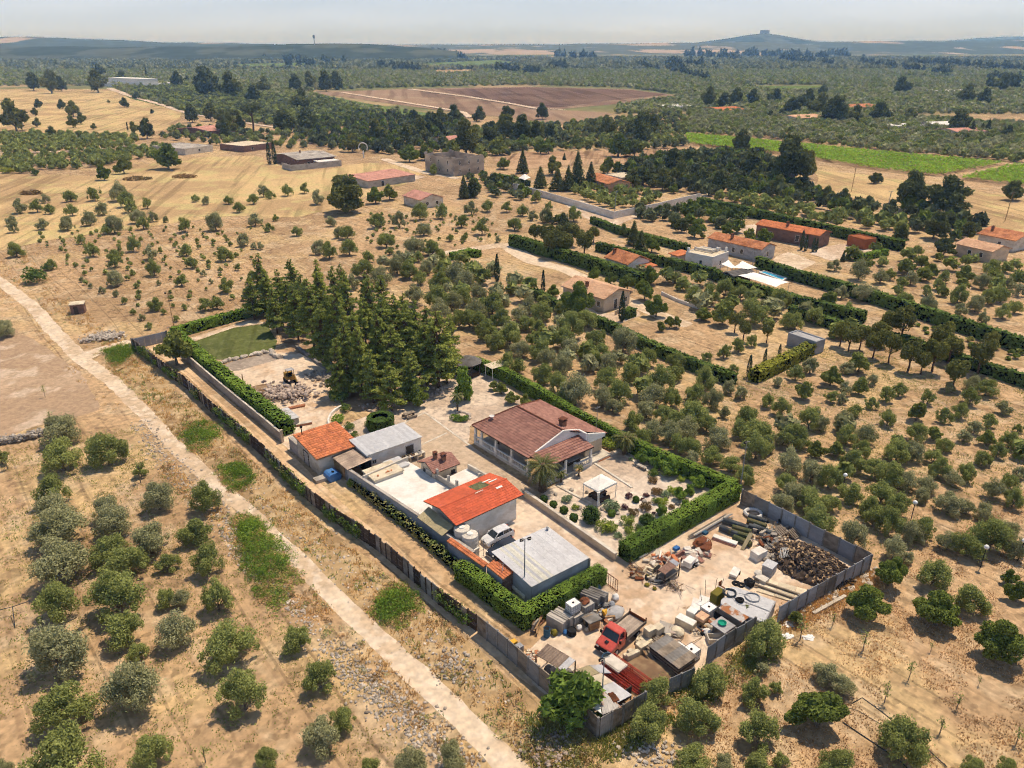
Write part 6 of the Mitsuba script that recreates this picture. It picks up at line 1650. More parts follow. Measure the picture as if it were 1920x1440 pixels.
s48 = lambda x, y: (1000 + x / 4.8, 820 + y / 4.8)
for x, y, r, lab, sq in [(520, 700, 85, 'largest clipped round bush, left of the lime green shrubs in the pebble garden', 1.0), (1030, 745, 75, 'flattened clipped bush near the broad hedge', .62), (95, 555, 34, 'small round bush at the left end of the low garden wall', 1), (180, 602, 32, 'second small round bush along the low garden wall', 1),
                         (275, 655, 35, 'third small round bush along the low garden wall', 1), (365, 722, 38, 'round bush beside the low wall left of the largest ball', 1), (705, 685, 33, 'pale green round bush in the middle of the pebble garden', 1), (925, 560, 28, 'little dark cone shaped bush in the pebbles', 1.1)]:
    ball_bush(*s48(x, y), r / 4.8, lab, sq=sq, m='citrus' if 'pale' in lab else 'ball')
GARD = 'garden shrubs in the white pebbles'
for kind, nm, pts in [('shrub-lime', ('lime_shrub', 'lime green shrub'), [(620, 790, 70), (700, 800, 60), (840, 745, 60), (865, 840, 45), (1170, 570, 50), (380, 625, 34), (690, 40, 75), (1255, 475, 48), (1200, 300, 55), (1330, 370, 34)]),
                      ('shrub-agave', ('agave', 'grey green spiky plant'), [(300, 545, 45), (700, 600, 75), (760, 875, 42), (1190, 495, 45), (880, 190, 25)]), ('shrub-rust', ('bronze_shrub', 'bronze green shrub'), [(905, 670, 45), (1010, 620, 50), (1110, 480, 48), (1245, 620, 28), (1075, 380, 38)]),
                      ('shrub-purple', ('purple_shrub', 'dark purple shrub'), [(820, 620, 32), (865, 520, 35), (1015, 512, 28), (985, 555, 20), (1085, 680, 18)]), ('shrub-hedge_dark', ('dark_shrub', 'dark green shrub'), [(950, 810, 38), (1100, 560, 42), (1080, 310, 50)])]:
    for i, (x, y, r) in enumerate(pts):
        gx, gy, R = crown_px(*s48(x, y), r / 4.8 * 1.22, .6)
        plant(kind, gx, gy, R, nm[0], nm[1] + ' in the white pebble garden', 'shrub', nm[0].replace('_', ' ') + 's in the pebble garden')
plant_px('citrus', [(980, 165, 55), (1100, 205, 60), (1240, 245, 85), (1320, 505, 52), (1160, 650, 48), (1365, 590, 34), (1410, 465, 45), (1490, 385, 66), (440, 222, 0.1)][:8], 'citrus_tree', 'small citrus tree in the pebble garden', 'tree', 'citrus trees in the pebble garden', 1.1, ox=1000, oy=820, k=1 / 4.8, grow=1.2)
for i, (x, y) in enumerate([(480, 500), (200, 520), (420, 640), (1380, 560), (760, 690), (1120, 700), (1000, 580), (620, 650), (340, 480), (1300, 600)]):
    q = P(*s48(x, y))
    single('garden_rock', B(None, 'stone').rock((q[0], q[1], .12), .32, r3_), 'grey rock in the pebble garden, ' + 'sixth second fifth rightmost eighth ninth seventh fourth leftmost tenth'.split()[i] + ' from the left', 'rock', 'garden rocks')
# terrace kerbs as pale stone lines
t_ = thing('terrace_kerb', 'pale stone kerbs dividing the flagstone terrace', 'kerb')
for a, bq in (((1045, 912), (1108, 945)), ((1112, 868), (1185, 915)), ((1163, 848), (1215, 884))):
    p, q = P(*a), P(*bq)
    part(t_, 'kerb', B(None, 'offwhite').beam(p + [0, 0, .08], q + [0, 0, .08], .3, .14))
t_ = thing('stone_bench', 'low grey stone bench beside the terrace kerb', 'bench')
part(t_, 'slab', B(Frame(P(1203, 879)[:2], -50), 'stone').box(0, 0, .35, 1.5, .5, .12))
for u in (-.5, .5): part(t_, 'foot', B(Frame(P(1203, 879)[:2], -50), 'stone').box(u, 0, 0, .25, .4, .35))
# rear garden
x, y, R = crown_px(713, 783, 25, .9)
t_ = thing('drum_hedge', 'big round drum shaped clipped hedge behind the flat roofed building', 'hedge')
rr = np.random.default_rng(3)
L = Leaves('ball')
a = rr.uniform(0, 6.28, 1500)
L.put(np.column_stack([x + R * np.cos(a), y + R * np.sin(a), rr.uniform(.1, 1.9, 1500)]), np.column_stack([np.cos(a), np.sin(a), 0 * a]) + rr.normal(size=(1500, 3)) * .4, .16, rr)
q_ = np.sqrt(rr.random(900)) * R
L.put(np.column_stack([x + q_ * np.cos(a[:900]), y + q_ * np.sin(a[:900]), np.full(900, 1.92) - .5 * (q_ < R * .6)]), np.array([0, 0, 1.]) + rr.normal(size=(900, 3)) * .4, .16, rr)
scene[t_ + '__foliage'] = L.dict()
part(t_, 'stems', B(Frame((x, y), 0), 'hedgecore').lathe(0, 0, 0, [(R * .93, 0), (R * .93, 1.8), (R * .6, 1.78), (R * .58, 1.35), (.01, 1.35)], 20))
plant_px('walnut', [(782, 744, 21)], 'lime_green_tree', 'bright green small tree behind the paved courtyard', 'tree', zc=1.0)
plant_px('citrus', [(870, 722, 21)], 'loquat_tree', 'green tree on a thin trunk in the round planter behind the house', 'tree', zc=1.0, zs=1.5)
plant_px('shrub-hedge', [(633, 785, 14), (855, 782, 13), (870, 785, 10)], 'round_shrub', 'round green shrub behind the courtyard', 'shrub', 'round shrubs behind the courtyard', .45)
plant_px('shrub-hedge_dark', [(635, 742, 22), (655, 800, 12), (665, 815, 9), (690, 795, 8), (648, 765, 12)], 'dark_shrub', 'dark shrub beside the curved white wall', 'shrub', 'dark shrubs beside the curved white wall', .45)
plant_px('almond', [(940, 727, 13), (958, 745, 13), (925, 722, 10), (985, 752, 12)], 'small_tree', 'small tree along the long hedge behind the house', 'tree', 'small trees along the long hedge', 1.0)
plant_px('shrub-bramble', [(662, 905, 13), (700, 932, 9), (722, 935, 8)], 'oleander', 'leafy oleander against the grey terrace wall', 'shrub', 'oleanders at the terrace wall', .45)
t_ = thing('round_planter', 'ring of pale stones planted with a palm behind the house', 'planter')
q = P(863, 782)
for i in range(16): part(t_, 'stone', B(None, 'limestone').rock((q[0] + 1.5 * math.cos(i * .3927), q[1] + 1.5 * math.sin(i * .3927), .12), .3, r3_))
t_ = thing('curved_wall', 'curved low white wall edging the rear garden', 'wall')
c = PP([(617, 800), (616, 790), (620, 780), (628, 772), (640, 765)])[:, :2]
for i in range(4):
    d = c[i + 1] - c[i]
    part(t_, 'section', B(Frame(c[i], math.degrees(math.atan2(d[1], d[0]))), 'white').span(0, float(np.hypot(*d)), -.15, .15, 0, .45 + .003 * i))
t_ = thing('shade_sail', 'pinkish shade roof on posts beside the pavilion', 'awning')
fsh = Frame(P(930, 705)[:2], 39)
part(t_, 'sheet', B(fsh, 'tufa').box(0, 0, 2.1, 3.4, 2.4, .06))
for u in (-1.5, 1.5):
    for v in (-1.0, 1.0): part(t_, 'post', B(fsh, 'whitepaint').box(u, v, 0, .1, .1, 2.1))
t_ = thing('picnic_table', 'small table and bench in front of the lime green tree', 'table')
fpt = Frame(P(768, 782)[:2], 39)
part(t_, 'table_top', B(fpt, 'greywood').box(0, 0, .7, 1.8, .8, .07))
for u in (-.7, .7): part(t_, 'trestle', B(fpt, 'greywood').box(u, 0, 0, .1, .6, .7))
for v in (-.7, .7): part(t_, 'bench', B(fpt, 'greywood').box(0, v, 0, 1.7, .3, .42))
stones('rubble', 'rocks and needles below the front cedars', [(690, 770), (740, 750), (800, 735), (850, 715)], 130, .3, 'pinkstone', r3_, 1.6)
# ---------------------------------------------------------------- neighbouring houses
def cottage(name, label, A, Bp, C, z, roof, wm, rm, rise=1.3, oh=.45, wins=(), rows=8, cols=16, cat='house', deg=None, chim=None, base=False, barrel=False):
    f, l1, l2 = rect(A, Bp, C, 0 if base else z, deg)
    t = thing(name, label, cat)
    b = B(f, wm)
    walls(b, oh, l1 - oh, oh, l2 - oh, 0, z - .03)
    if roof == 'v': b.side([(oh, z - .03), (l1 - oh, z - .03), (l1 / 2, z + rise * .82)], oh, oh + .2, axis='v').side([(oh, z - .03), (l1 - oh, z - .03), (l1 / 2, z + rise * .82)], l2 - oh - .2, l2 - oh, axis='v')
    if roof == 'u': b.side([(oh, z - .03), (l2 - oh, z - .03), (l2 / 2, z + rise * .82)], oh, oh + .2).side([(oh, z - .03), (l2 - oh, z - .03), (l2 / 2, z + rise * .82)], l1 - oh - .2, l1 - oh)
    part(t, 'wall', b)
    S = {'v': [((0, 0, z), (0, l2, z), (l1 / 2, l2, z + rise), (l1 / 2, 0, z + rise)), ((l1, l2, z), (l1, 0, z), (l1 / 2, 0, z + rise), (l1 / 2, l2, z + rise))],
         'u': [((0, 0, z), (l1, 0, z), (l1, l2 / 2, z + rise), (0, l2 / 2, z + rise)), ((l1, l2, z), (0, l2, z), (0, l2 / 2, z + rise), (l1, l2 / 2, z + rise))],
         'mono': [((0, 0, z), (0, l2, z), (l1, l2, z + rise), (l1, 0, z + rise))], 'monov': [((0, 0, z), (l1, 0, z), (l1, l2, z + rise), (0, l2, z + rise))]}.get(roof, [])
    for q in S:
        b = B(f, rm)
        slab(b, [np.array(p) + [0, 0, .02] for p in q], .14)
        tiles(b, *[np.array(p) + [0, 0, .03] for p in q], rows, cols, rm, rg, barrel, .06, .1)
        part(t, 'roof', b)
    if roof == 'flat':
        part(t, 'roof', B(f, rm).span(oh + .25, l1 - oh - .25, oh + .25, l2 - oh - .25, z - .3, z - .2))
    for w in wins: opening(t, f, *(w[:1]), {'v0': oh, 'u0': oh, 'v1': l2 - oh, 'u1': l1 - oh}[w[0]], w[1] * (l1 if w[0][0] == 'v' else l2), w[2], w[3], w[4], w[5] if len(w) > 5 else 'window', bars=False)
    if chim: part(t, 'chimney', chimney(B(f), chim[0] * l1, chim[1] * l2, z + .2, chim[2], .6))
    return t, f, l1, l2


t_, f_, a_, c_ = cottage('peach_house', 'cream bungalow with broad pale peach tiled roof beyond the central grove', (1050, 536), (1133, 562), (1188, 546), 3.0, 'v', 'cream', 'peachroof', 1.5, .5, [('v0', .45, .1, 1.1, 2.1, 'door'), ('v0', .8, 1.0, .9, 1.0), ('u0', .15, .9, 1.0, 1.2), ('u0', .5, .9, 1.0, 1.2)], 12, 26, chim=(.25, .55, 1.3))
part(t_, 'patio_wall', B(f_, 'cream').span(1, 5, -2.4, -2.2, 0, 1.0))
cottage('red_roofed_house', 'white house with weathered red tiled roof behind the long dark hedge', (1140, 481), (1177, 497), (1214, 486), 3.3, 'v', 'white', 'terracotta2', 1.7, .4, [('u0', .5, 1.0, 1.2, 1.4), ('v0', .5, .9, .8, 1.1)], 12, 16, chim=(.3, .85, 1.6), barrel=True)
cottage('tiled_porch', 'small orange tiled porch beside the white house with the red roof', (1196, 497), (1212, 503), (1230, 497), 2.4, 'monov', 'offwhite', 'terracotta', .4, .5, [], 5, 8, 'porch')
t_, f_, a_, c_ = cottage('white_flat_house', 'white flat roofed house with roof terrace beside the fabric canopies', (1285, 471.5), (1337, 482), (1368, 471), 3.7, 'flat', 'white', 'tufa', 0, .1, [('u0', .42, 1.0, .9, 1.3), ('v0', .5, .9, .8, 1.2)])
part(t_, 'roof_wall', B(f_, 'offwhite').span(a_ * .45, a_ - .3, c_ * .3, c_ * .36, 3.7, 4.3).span(a_ * .45, a_ * .5, c_ * .36, c_ - .3, 3.7, 4.3))
for u, v in ((.1, .95), (.75, .3), (.95, .1)): part(t_, 'roof_stack', B(f_, 'white').box(a_ * u, c_ * v, 3.6, .5, .5, 1.1))
cottage('porch_roof', 'small red tiled porch at the left of the white flat roofed house', (1264, 474), (1272, 481), (1286, 474), 2.3, 'mono', 'offwhite', 'terracotta', .4, .5, [], 4, 6, 'porch')
cottage('long_grey_house', 'long grey house with salmon tiled gable roof', (1325, 446), (1428, 468.5), (1458, 461), 3.3, 'v', 'greywall', 'terracotta2', 1.2, .3, [('u0', .35, 1.0, 1.0, 1.3), ('u0', .5, 1.0, 1.0, 1.3), ('v0', .5, 1.0, 1.0, 1.4)], 9, 34, chim=(.3, .62, 1.5))
t_, f_, a_, c_ = cottage('long_brick_house', 'long brown brick house with orange tiled roof and white shutters', (1419, 420), (1537, 442.5), (1555, 434), 3.6, 'v', 'brownbrick', 'terracotta', 1.0, .35, [('u0', .2, .9, 1.2, 1.7), ('u0', .33, .9, 1.2, 1.7), ('u0', .75, .1, 1.2, 2.2, 'door')], 9, 40, chim=(.3, .55, 1.4))
cottage('brick_garage', 'small flat roofed rust red garage beside the long brick house', (1594, 440), (1622, 449), (1640, 445), 2.9, 'flat', 'rustbrick', 'rustbrick', 0, .05, [], cat='garage')
cottage('pale_house', 'beige house with peach tiled roof at the right edge', (1797, 456), (1862, 473), (1888, 464), 3.0, 'v', 'cream', 'peachroof', 1.2, .4, [('u0', .3, 1.0, 1.0, 1.2), ('u0', .6, 1.0, 1.0, 1.2)], 8, 24)
cottage('red_roofed_house', 'house with red tiled roof cut off by the right edge', (1836, 437), (1905, 452), (1940, 441), 3.2, 'v', 'offwhite', 'terracotta2', 1.4, .4, [('u0', .4, 1.0, 1.0, 1.2)], 8, 24, chim=(.3, .8, 1.6))
t_, f_, a_, c_ = cottage('ruined_farmhouse', 'ruined two storey stone farmhouse without roof', (823, 318), (851, 331), (886, 321), 7.2, 'none', 'ruin', 'ruin', 0, 0, [(s, p, z, .9, 1.5) for s in ('u0', 'v0') for p in (.2, .5, .8) for z in (1.2, 4.6)], cat='ruin', base=True)
b = B(f_, 'ruin')
for i in range(26):
    s_ = r2_.random()
    b.box(*((s_ * a_, .12 + (i % 2) * (c_ - .25)) if i % 3 else (.12, s_ * c_)), 7.17, r2_.uniform(.8, 2), .26, r2_.uniform(.2, 1.1))
part(t_, 'broken_wall_top', b)
cottage('pink_roofed_house', 'small house with pink tiled roof in the field behind the cedars', (759, 366), (788, 376), (830, 369), 3.0, 'v', 'offwhite', 'pinkroof', 1.6, .35, [('v0', .3, .9, 1.2, 1.2), ('v0', .7, .9, 1.2, 1.2)], 9, 12)
cottage('long_barn', 'long low barn with faded reddish roof beside the big dark pine', (667, 330), (690, 340), (765, 325), 2.8, 'monov', 'concrete', 'pinkroof', .8, .2, [('v0', .3, .2, 1.6, 2.0, 'door')], 7, 30, 'barn')
t_, f_, a_, c_ = cottage('modern_house', 'modern house with low grey hipped roof on the golden field', (534, 287), (556, 300), (617, 291), 3.6, 'u', 'brownbrick', 'concrete', 1.2, .6, [('v0', .3, .9, 1.4, 1.3), ('v0', .65, .9, 1.4, 1.3)], 5, 10, chim=(.4, .5, 1.8))
part(t_, 'yard_wall', B(f_, 'concrete').span(-6, a_ - 1, -7, -6.7, 0, 2.6).span(a_ - 1.3, a_ - 1, -6.7, 0, 0, 2.6).span(-6, -5.7, -6.7, 3, 0, 2.6))
part(t_, 'terrace_roof', B(f_, 'white').span(a_ * .4, a_ - 1.5, -6.5, -.5, 2.5, 2.7))
cottage('grey_flat_house', 'low pale house with flat roof and blue window in the left fields', (318, 270), (346, 279), (368, 271), 3.2, 'flat', 'offwhite', 'concrete', 0, .1, [('v0', .5, 1.0, 1.3, 1.3)])
cottage('brown_flat_house', 'low brown house with flat roof left of the cypresses', (437, 267), (456, 274), (488, 266), 3.2, 'flat', 'brownbrick', 'tufa', 0, .1, [('v0', .3, 1.0, 1.3, 1.3)])
cottage('red_roofed_hut', 'small red roofed hut among trees in the left gardens', (374, 238), (391, 246), (408, 239), 3.4, 'u', 'brownbrick', 'pinkroof', 1.6, .3, [], 6, 8, 'hut')
t_, f_, a_, c_ = cottage('white_farm', 'long white flat roofed farm with a taller block far away on the left', (243, 153), (262, 158), (304, 154), 5, 'flat', 'white', 'white', 0, .1, [])
part(t_, 'tower', B(f_, 'white').span(a_ * .1, a_ * .45, 2, c_ - 2, 4.8, 11))
cottage('red_roofed_hut', 'small pinkish roofed hut below the tall pines', (827, 258), (839, 264), (852, 259), 3.0, 'u', 'offwhite', 'pinkroof', 1.4, .3, [], 5, 8, 'hut')
cottage('terracotta_house', 'house with terracotta roof right of the pointed conifers', (1117, 331), (1140, 346), (1170, 340), 3.2, 'v', 'peachroof', 'terracotta2', 1.4, .4, [('u0', .4, 1.0, 1.1, 1.2)], 8, 12)
cottage('flat_roofed_annex', 'pale flat roofed annex behind the terracotta house', (1147, 325), (1165, 333), (1190, 327), 3.2, 'flat', 'offwhite', 'tufa', 0, .1, [], cat='annex')
for A, Bp, C, m, lab in [((1781, 242), (1797, 248), (1820, 243), 'pinkroof', 'small house with pale red roof far on the right'), ((1341, 202), (1354, 207), (1372, 203), 'terracotta', 'small red roofed house among the distant trees right of centre'), ((1484, 217), (1498, 222), (1520, 217), 'peachroof', 'low peach roofed house in the distant grove'),
                         ((1742, 230), (1756, 235), (1775, 231), 'white', 'low white house far on the right'), ((1586, 197), (1596, 202), (1612, 197), 'terracotta2', 'tiny red roofed house in front of the dark trees on the right')]:
    cottage('distant_house', lab, A, Bp, C, 3.4, 'u', 'offwhite', m, 1.4, .3, [], 4, 6)
for A, Bp, C, lab in [((1250, 196), (1262, 200), (1280, 196), 'tiny white building at the edge of the ploughed field'), ((1770, 168), (1780, 171), (1796, 168), 'tiny white building on the far right plain'), ((1670, 232), (1680, 236), (1716, 232), 'long pale greenhouse roof on the right')]:
    cottage('distant_shed', lab, A, Bp, C, 3.4, 'flat', 'white', 'white', 0, .1, [], cat='shed')

t_ = thing('boundary_wall', 'long white boundary wall around the small walled grove', 'wall')
c = PP([(920, 346), (970, 356), (1025, 372), (1085, 390), (1150, 410), (1230, 394), (1312, 374)])[:, :2]
for i in range(len(c) - 1):
    d = c[i + 1] - c[i]
    ln = float(np.hypot(*d))
    f = Frame(c[i], math.degrees(math.atan2(d[1], d[0])))
    for k in range(max(1, int(ln / 5))):
        n_ = max(1, int(ln / 5))
        part(t_, 'section', B(f, 'white', rg.uniform(.88, 1.0)).span(k * ln / n_ + .02, (k + 1) * ln / n_ - .02, -.12, .12, 0, 2.3 + .02 * (k % 2)))
# pool garden
t_ = thing('swimming_pool', 'bright blue swimming pool behind the white canopy', 'pool')
c = PP([(1424, 513), (1434, 511), (1474, 524), (1466, 528)], .1)
b = B(None, 'poolwater')
slab(b, c + [0, 0, .25], .3)
part(t_, 'water', b, 'glossy')
cc = c.mean(0)
for i in range(4):
    p, q = c[i], c[(i + 1) % 4]
    part(t_, 'rim', B(None, 'white').beam(cc + (p - cc) * 1.03 + [0, 0, .2], cc + (q - cc) * 1.03 + [0, 0, .2], .35, .5))


def canopy(label, px, z, sag=.0, name='canopy', m='canvas'):
    t = thing(name, label, 'canopy')
    q = PP(px, z)
    c = q.mean(0) + [0, 0, sag]
    b = B(None, m)
    n = len(q)
    for i in range(n):
        p, r = q[i], q[(i + 1) % n]
        mid = (p + r) / 2 * .93 + c * .07
        b.tri(p, mid, c).tri(mid, r, c)
    part(t, 'sheet', b)
    for p in q: part(t, 'post', B(None, 'steelpole').tube([[p[0], p[1], 0], p], .06, 5))


canopy('big flat white canopy beside the swimming pool', [(1383, 516), (1455, 538), (1480, 529), (1412, 510)], 2.8, .25)
canopy('white shade sail left of the big pool canopy', [(1352, 495), (1372, 503), (1380, 501), (1366, 487)], 3.2, -.2, 'shade_sail')
canopy('peaked white shade sail between the white house and the pool canopy', [(1374, 502), (1403, 505), (1420, 502), (1392, 489)], 3.4, .5, 'shade_sail')
canopy('pale tent among the trees left of the pointed conifers', [(972, 334), (984, 338), (995, 333), (984, 329)], 3.0, 1.6, 'tent')
cottage('dark_pavilion', 'dark grey roofed pavilion in front of the shade sails', (1356, 511), (1375, 519), (1412, 510), 2.7, 'u', 'darkwood', 'slate', .6, .6, [], 4, 8, 'pavilion')
t_, f_, a_, c_ = cottage('grey_container', 'grey container hut at the end of the yellowish hedge', (1482, 622), (1531, 641), (1542, 633), 2.6, 'flat', 'bluegrey', 'greywall', 0, .05, [], cat='container')
t_ = thing('lane_fence', 'low white garden wall right of the peach roofed house', 'wall')
c = PP([(1240, 552), (1270, 566), (1310, 580)])[:, :2]
for i in range(2):
    d = c[i + 1] - c[i]
    part(t_, 'section', B(Frame(c[i], math.degrees(math.atan2(d[1], d[0]))), 'white').span(0, float(np.hypot(*d)) - .04, -.12, .12, 0, .7))
t_ = thing('metal_arch', 'pale round arch on a post beside the modern house', 'arch')
q = P(682, 296)
a = np.linspace(-.6, 3.74, 16)
part(t_, 'arch', B(None, 'white').tube(np.column_stack([q[0] + 2.2 * np.cos(a), q[1] + 0 * a, 5.0 + 2.2 * np.sin(a)]), .25, 5))
part(t_, 'post', B(None, 'white').tube([[q[0], q[1], 0], [q[0], q[1], 3.6]], .3, 5))
for x, y, h, lab in [(1838, 1064, 2.8, 'white globe lamp on a dark post in the right orchard'), (1578, 925, 2.8, 'white globe lamp half hidden among the olives right of the fence'), (1707, 978, 2.8, 'white globe lamp beside the olives above the fence corner'), (1908, 1052, 2.8, 'white globe lamp at the right edge of the orchard')]:
    t_ = thing('globe_lamp', lab, 'lamp')
    q = P(x, y)
    part(t_, 'post', B(None, 'dark').tube([[q[0], q[1], 0], [q[0], q[1], h - .3]], .05, 5))
    part(t_, 'globe', B(None, 'whiteplastic').ball((q[0], q[1], h - .1), .26, 2), 'satin', True)
for x, y, h, lab in [(1661, 405, 8, 'tall lamp post behind the dark pines on the right'), (1596, 360, 9, 'timber telegraph pole in the golden field on the right'), (1884, 415, 9, 'timber telegraph pole at the right end of the golden field'), (1152, 404, 8, 'pair of poles at the corner of the white boundary wall'), (1408, 516, 6, 'curved lamp post beside the swimming pool')]:
    t_ = thing('pole', lab, 'pole')
    q = P(x, y)
    part(t_, 'shaft', B(None, 'wood' if 'timber' in lab else 'steelpole').tube([[q[0], q[1], 0], [q[0] + .2, q[1], h]], .12, 5))
    part(t_, 'arm', B(None, 'steelpole').beam([q[0] - .6, q[1], h - .1], [q[0] + .9, q[1], h], .1, .1))
for x, y, R, lab in [(258, 337, 5.5, 'brown heap of cut branches on the golden field'), (347, 333, 4.5, 'smaller brown heap of branches on the golden field'), (60, 364, 4, 'low brown brush heap at the left of the golden field')]:
    t_ = thing('brush_heap', lab, 'heap')
    L = Leaves('rust')
    q = P(x, y)
    L.shell((q[0], q[1], .1), (R, R * .6, 1.3), 500, .6, r2_, .3, .9, low=0)
    scene[t_ + '__twigs'] = L.dict()
# ---------------------------------------------------------------- the scrap yard, piece by piece
Y = 38.0                                     # the yard's axis


def at(px, py, deg=0.0, z=0.0): return Frame(P(px, py, z)[:2], Y + deg)


def ibc(px, py, label, z0=0.0, cage='steelpole', tank='whiteplastic', s=1.0, deg=0):
    t = thing('liquid_container', label, 'container')
    f = at(px, py, deg, z0)
    part(t, 'pallet', B(f, 'greywood').box(0, 0, z0, 1.2 * s, 1.0 * s, .14))
    part(t, 'tank', B(f, tank).box(0, 0, z0 + .15, 1.12 * s, .94 * s, .92 * s), 'satin')
    b = B(f, cage)
    for i in range(6):
        u = (-.58 + i * .232) * s
        for v in (-.49 * s, .49 * s): b.box(u, v, z0 + .14, .035, .02, .98 * s)
    for i in range(5):
        v = (-.48 + i * .24) * s
        for u in (-.585 * s, .585 * s): b.box(u, v, z0 + .14, .02, .035, .98 * s)
    for k in range(4):
        z = z0 + (.3 + .26 * k) * s
        for v in (-.505 * s, .505 * s): b.box(0, v, z, 1.2 * s, .015, .03)
        for u in (-.60 * s, .60 * s): b.box(u, 0, z, .015, 1.0 * s, .03)
    part(t, 'cage', b)
    part(t, 'cap', B(f, 'black').lathe(0, 0, z0 + 1.07 * s, [(.12, 0), (.12, .05), (.01, .05)], 8))


ibc(1074, 1146, 'white liquid container on top of a grey one beside the front hedge', 1.15)
ibc(1079, 1166, 'grey liquid container below the white one beside the front hedge', 0, tank='concrete')
ibc(1098, 1148, 'grey liquid container heaped with rusty iron beside the front hedge', 0, tank='concrete', s=1.15)
single('rusty_iron', B(None, 'rustyiron').ball((*P(1097, 1128, 1.2)[:2], 1.35), .5, 1, .5, (1, 1, .5)), 'heap of rusty iron on the grey liquid container', 'iron')
ibc(1294, 1236, 'right one of two white liquid containers by the dark front fence', 0, s=1.15)
ibc(1271, 1232, 'left one of two white liquid containers by the dark front fence', 0, s=1.1)
ibc(1327, 1155, 'white liquid container beside the rusty topped box', 0, s=1.1)
# concrete channel slabs
for i, (x, y, lab) in enumerate([(1044, 1176, 'front stack of grey concrete slabs beside the blue drum'), (1057, 1168, 'second stack of grey concrete slabs'), (1107, 1132, 'dark grey slab stack behind the containers'), (1120, 1128, 'grey slab stack leaning at the right of the dark one')]):
    t_ = thing('slab_stack', lab, 'stack')
    f = at(x, y, -78 if i < 2 else -70)
    for k in range(4): part(t_, 'slab', B(f, 'concrete' if i < 2 else 'concrete_dark', rg.uniform(.8, 1.15)).box(0, -.3 + k * .2, 0, 2.0, .17, 1.25 + .06 * (k % 2), 0, rg.uniform(-2, 2)))


def drum(px, py, label, m, r=.3, h=.9, name='drum', open_=True, inside='dark'):
    t = thing(name, label, 'drum')
    f = at(px, py)
    part(t, 'shell', B(f, m).lathe(0, 0, 0, [(r * .93, 0), (r, .05), (r, h * .33), (r * 1.04, h * .35), (r, h * .37), (r, h * .66), (r * 1.04, h * .68), (r, h * .7), (r, h), (r * .9, h), (r * .9, h - .08), (.01, h - .08)], 14))
    part(t, 'content', B(f, inside).lathe(0, 0, h - .07, [(r * .88, 0), (.01, .004)], 14))


drum(1025, 1193, 'blue plastic drum at the left end of the heap by the hedge', 'bluebin', .32, 1.0)
drum(1139, 1249, 'dark blue tub of water beside the lamp mast', 'bluebin', .58, 1.1, 'water_tub', inside='glassdark')
drum(1072, 1189, 'dark tyre like tub in front of the slab stacks', 'rubber', .45, .6, 'tub')
for x, y, r, m, lab in [(1060, 1188, .26, 'blueplastic', 'small bright blue canister in front of the slabs'), (1100, 1183, .22, 'tufa', 'small pale round pot in the heap by the hedge'), (1086, 1180, .3, 'whiteplastic', 'white bucket in the heap by the hedge'), (1039, 1190, .35, 'olivegreen', 'green brown box of scraps beside the blue drum'), (1122, 1104, .3, 'bluebin', 'dark blue canister behind the hedge end'),
                        (1154, 1124, .38, 'whiteplastic', 'white sack near the little iron gate'), (1147, 1137, .35, 'bluegrey', 'blue grey scrap metal piece by the yellow sheet'), (1134, 1140, .35, 'concrete_dark', 'grey machine part behind the yellow sheet')]:
    q = P(x, y)
    single('scrap_item', B(None, m).ball((q[0], q[1], r * .8), r, 2, .25, (1, 1, .95)), lab, 'scrap', smooth=True)
t_ = thing('plank_heap', 'brown planks leaning in a heap at the corner of the hedge', 'heap')
for k in range(9):
    f = at(1009, 1186, rg.uniform(-20, 20))
    part(t_, 'plank', B(f, 'wood' if k % 3 else 'redbrickpile', rg.uniform(.7, 1.1)).beam([rg.uniform(-.7, .3), rg.uniform(-.6, .6), .08 + .07 * k], [rg.uniform(.4, 1.2), rg.uniform(.5, 1.4), .3 + .09 * k], .2, .06))
single('stone_slab', B(at(1001, 1180, 20), 'stone').box(0, 0, 0, 1.0, .16, 1.1, 0, 12), 'upright stone slab at the corner of the hedge', 'slab')
t_ = thing('kennel', 'wooden kennel with grey sloping roof at the front of the heap', 'kennel')
f = at(1109, 1174, -10)
part(t_, 'wall', B(f, 'wood').box(0, 0, 0, 1.1, 1.2, .9))
part(t_, 'roof', B(f, 'concrete_dark').box(0, .1, .92, 1.5, 1.7, .07, 0, -12))
part(t_, 'opening', B(f, 'dark').box(-.56, 0, .1, .03, .5, .6))
single('yellow_sheet', B(None, 'yellow').add(*(lambda q: (q, [[0, 1, 2], [0, 2, 3], [0, 3, 4], [0, 4, 1], [1, 3, 2], [1, 4, 3]]))(np.array([P(1133, 1150, .9) + [0, 0, .1], P(1128, 1143, .8), P(1138, 1141, .7), P(1139, 1158, .1), P(1131, 1160, .1)]))), 'crumpled yellow sheet on the scrap heap', 'sheet')
single('grey_tarpaulin', B(at(1152, 1152), 'greywall').ball((0, 0, .25), 1.0, 2, .3, (1.2, .8, .4)), 'grey tarpaulin spread at the right end of the heap by the hedge', 'tarpaulin', smooth=True)
t_ = thing('iron_gate', 'small rusty iron gate between the two hedges', 'gate')
f = Frame(P(1132, 1092)[:2], -52)
for i in range(7): part(t_, 'bar', B(f, 'rustyiron').box(i * .33, 0, 0, .045, .045, 1.5))
part(t_, 'rail', B(f, 'rustyiron').beam([0, 0, 1.5], [2, 0, 1.5], .06, .06).beam([0, 0, .15], [2, 0, .15], .06, .06))

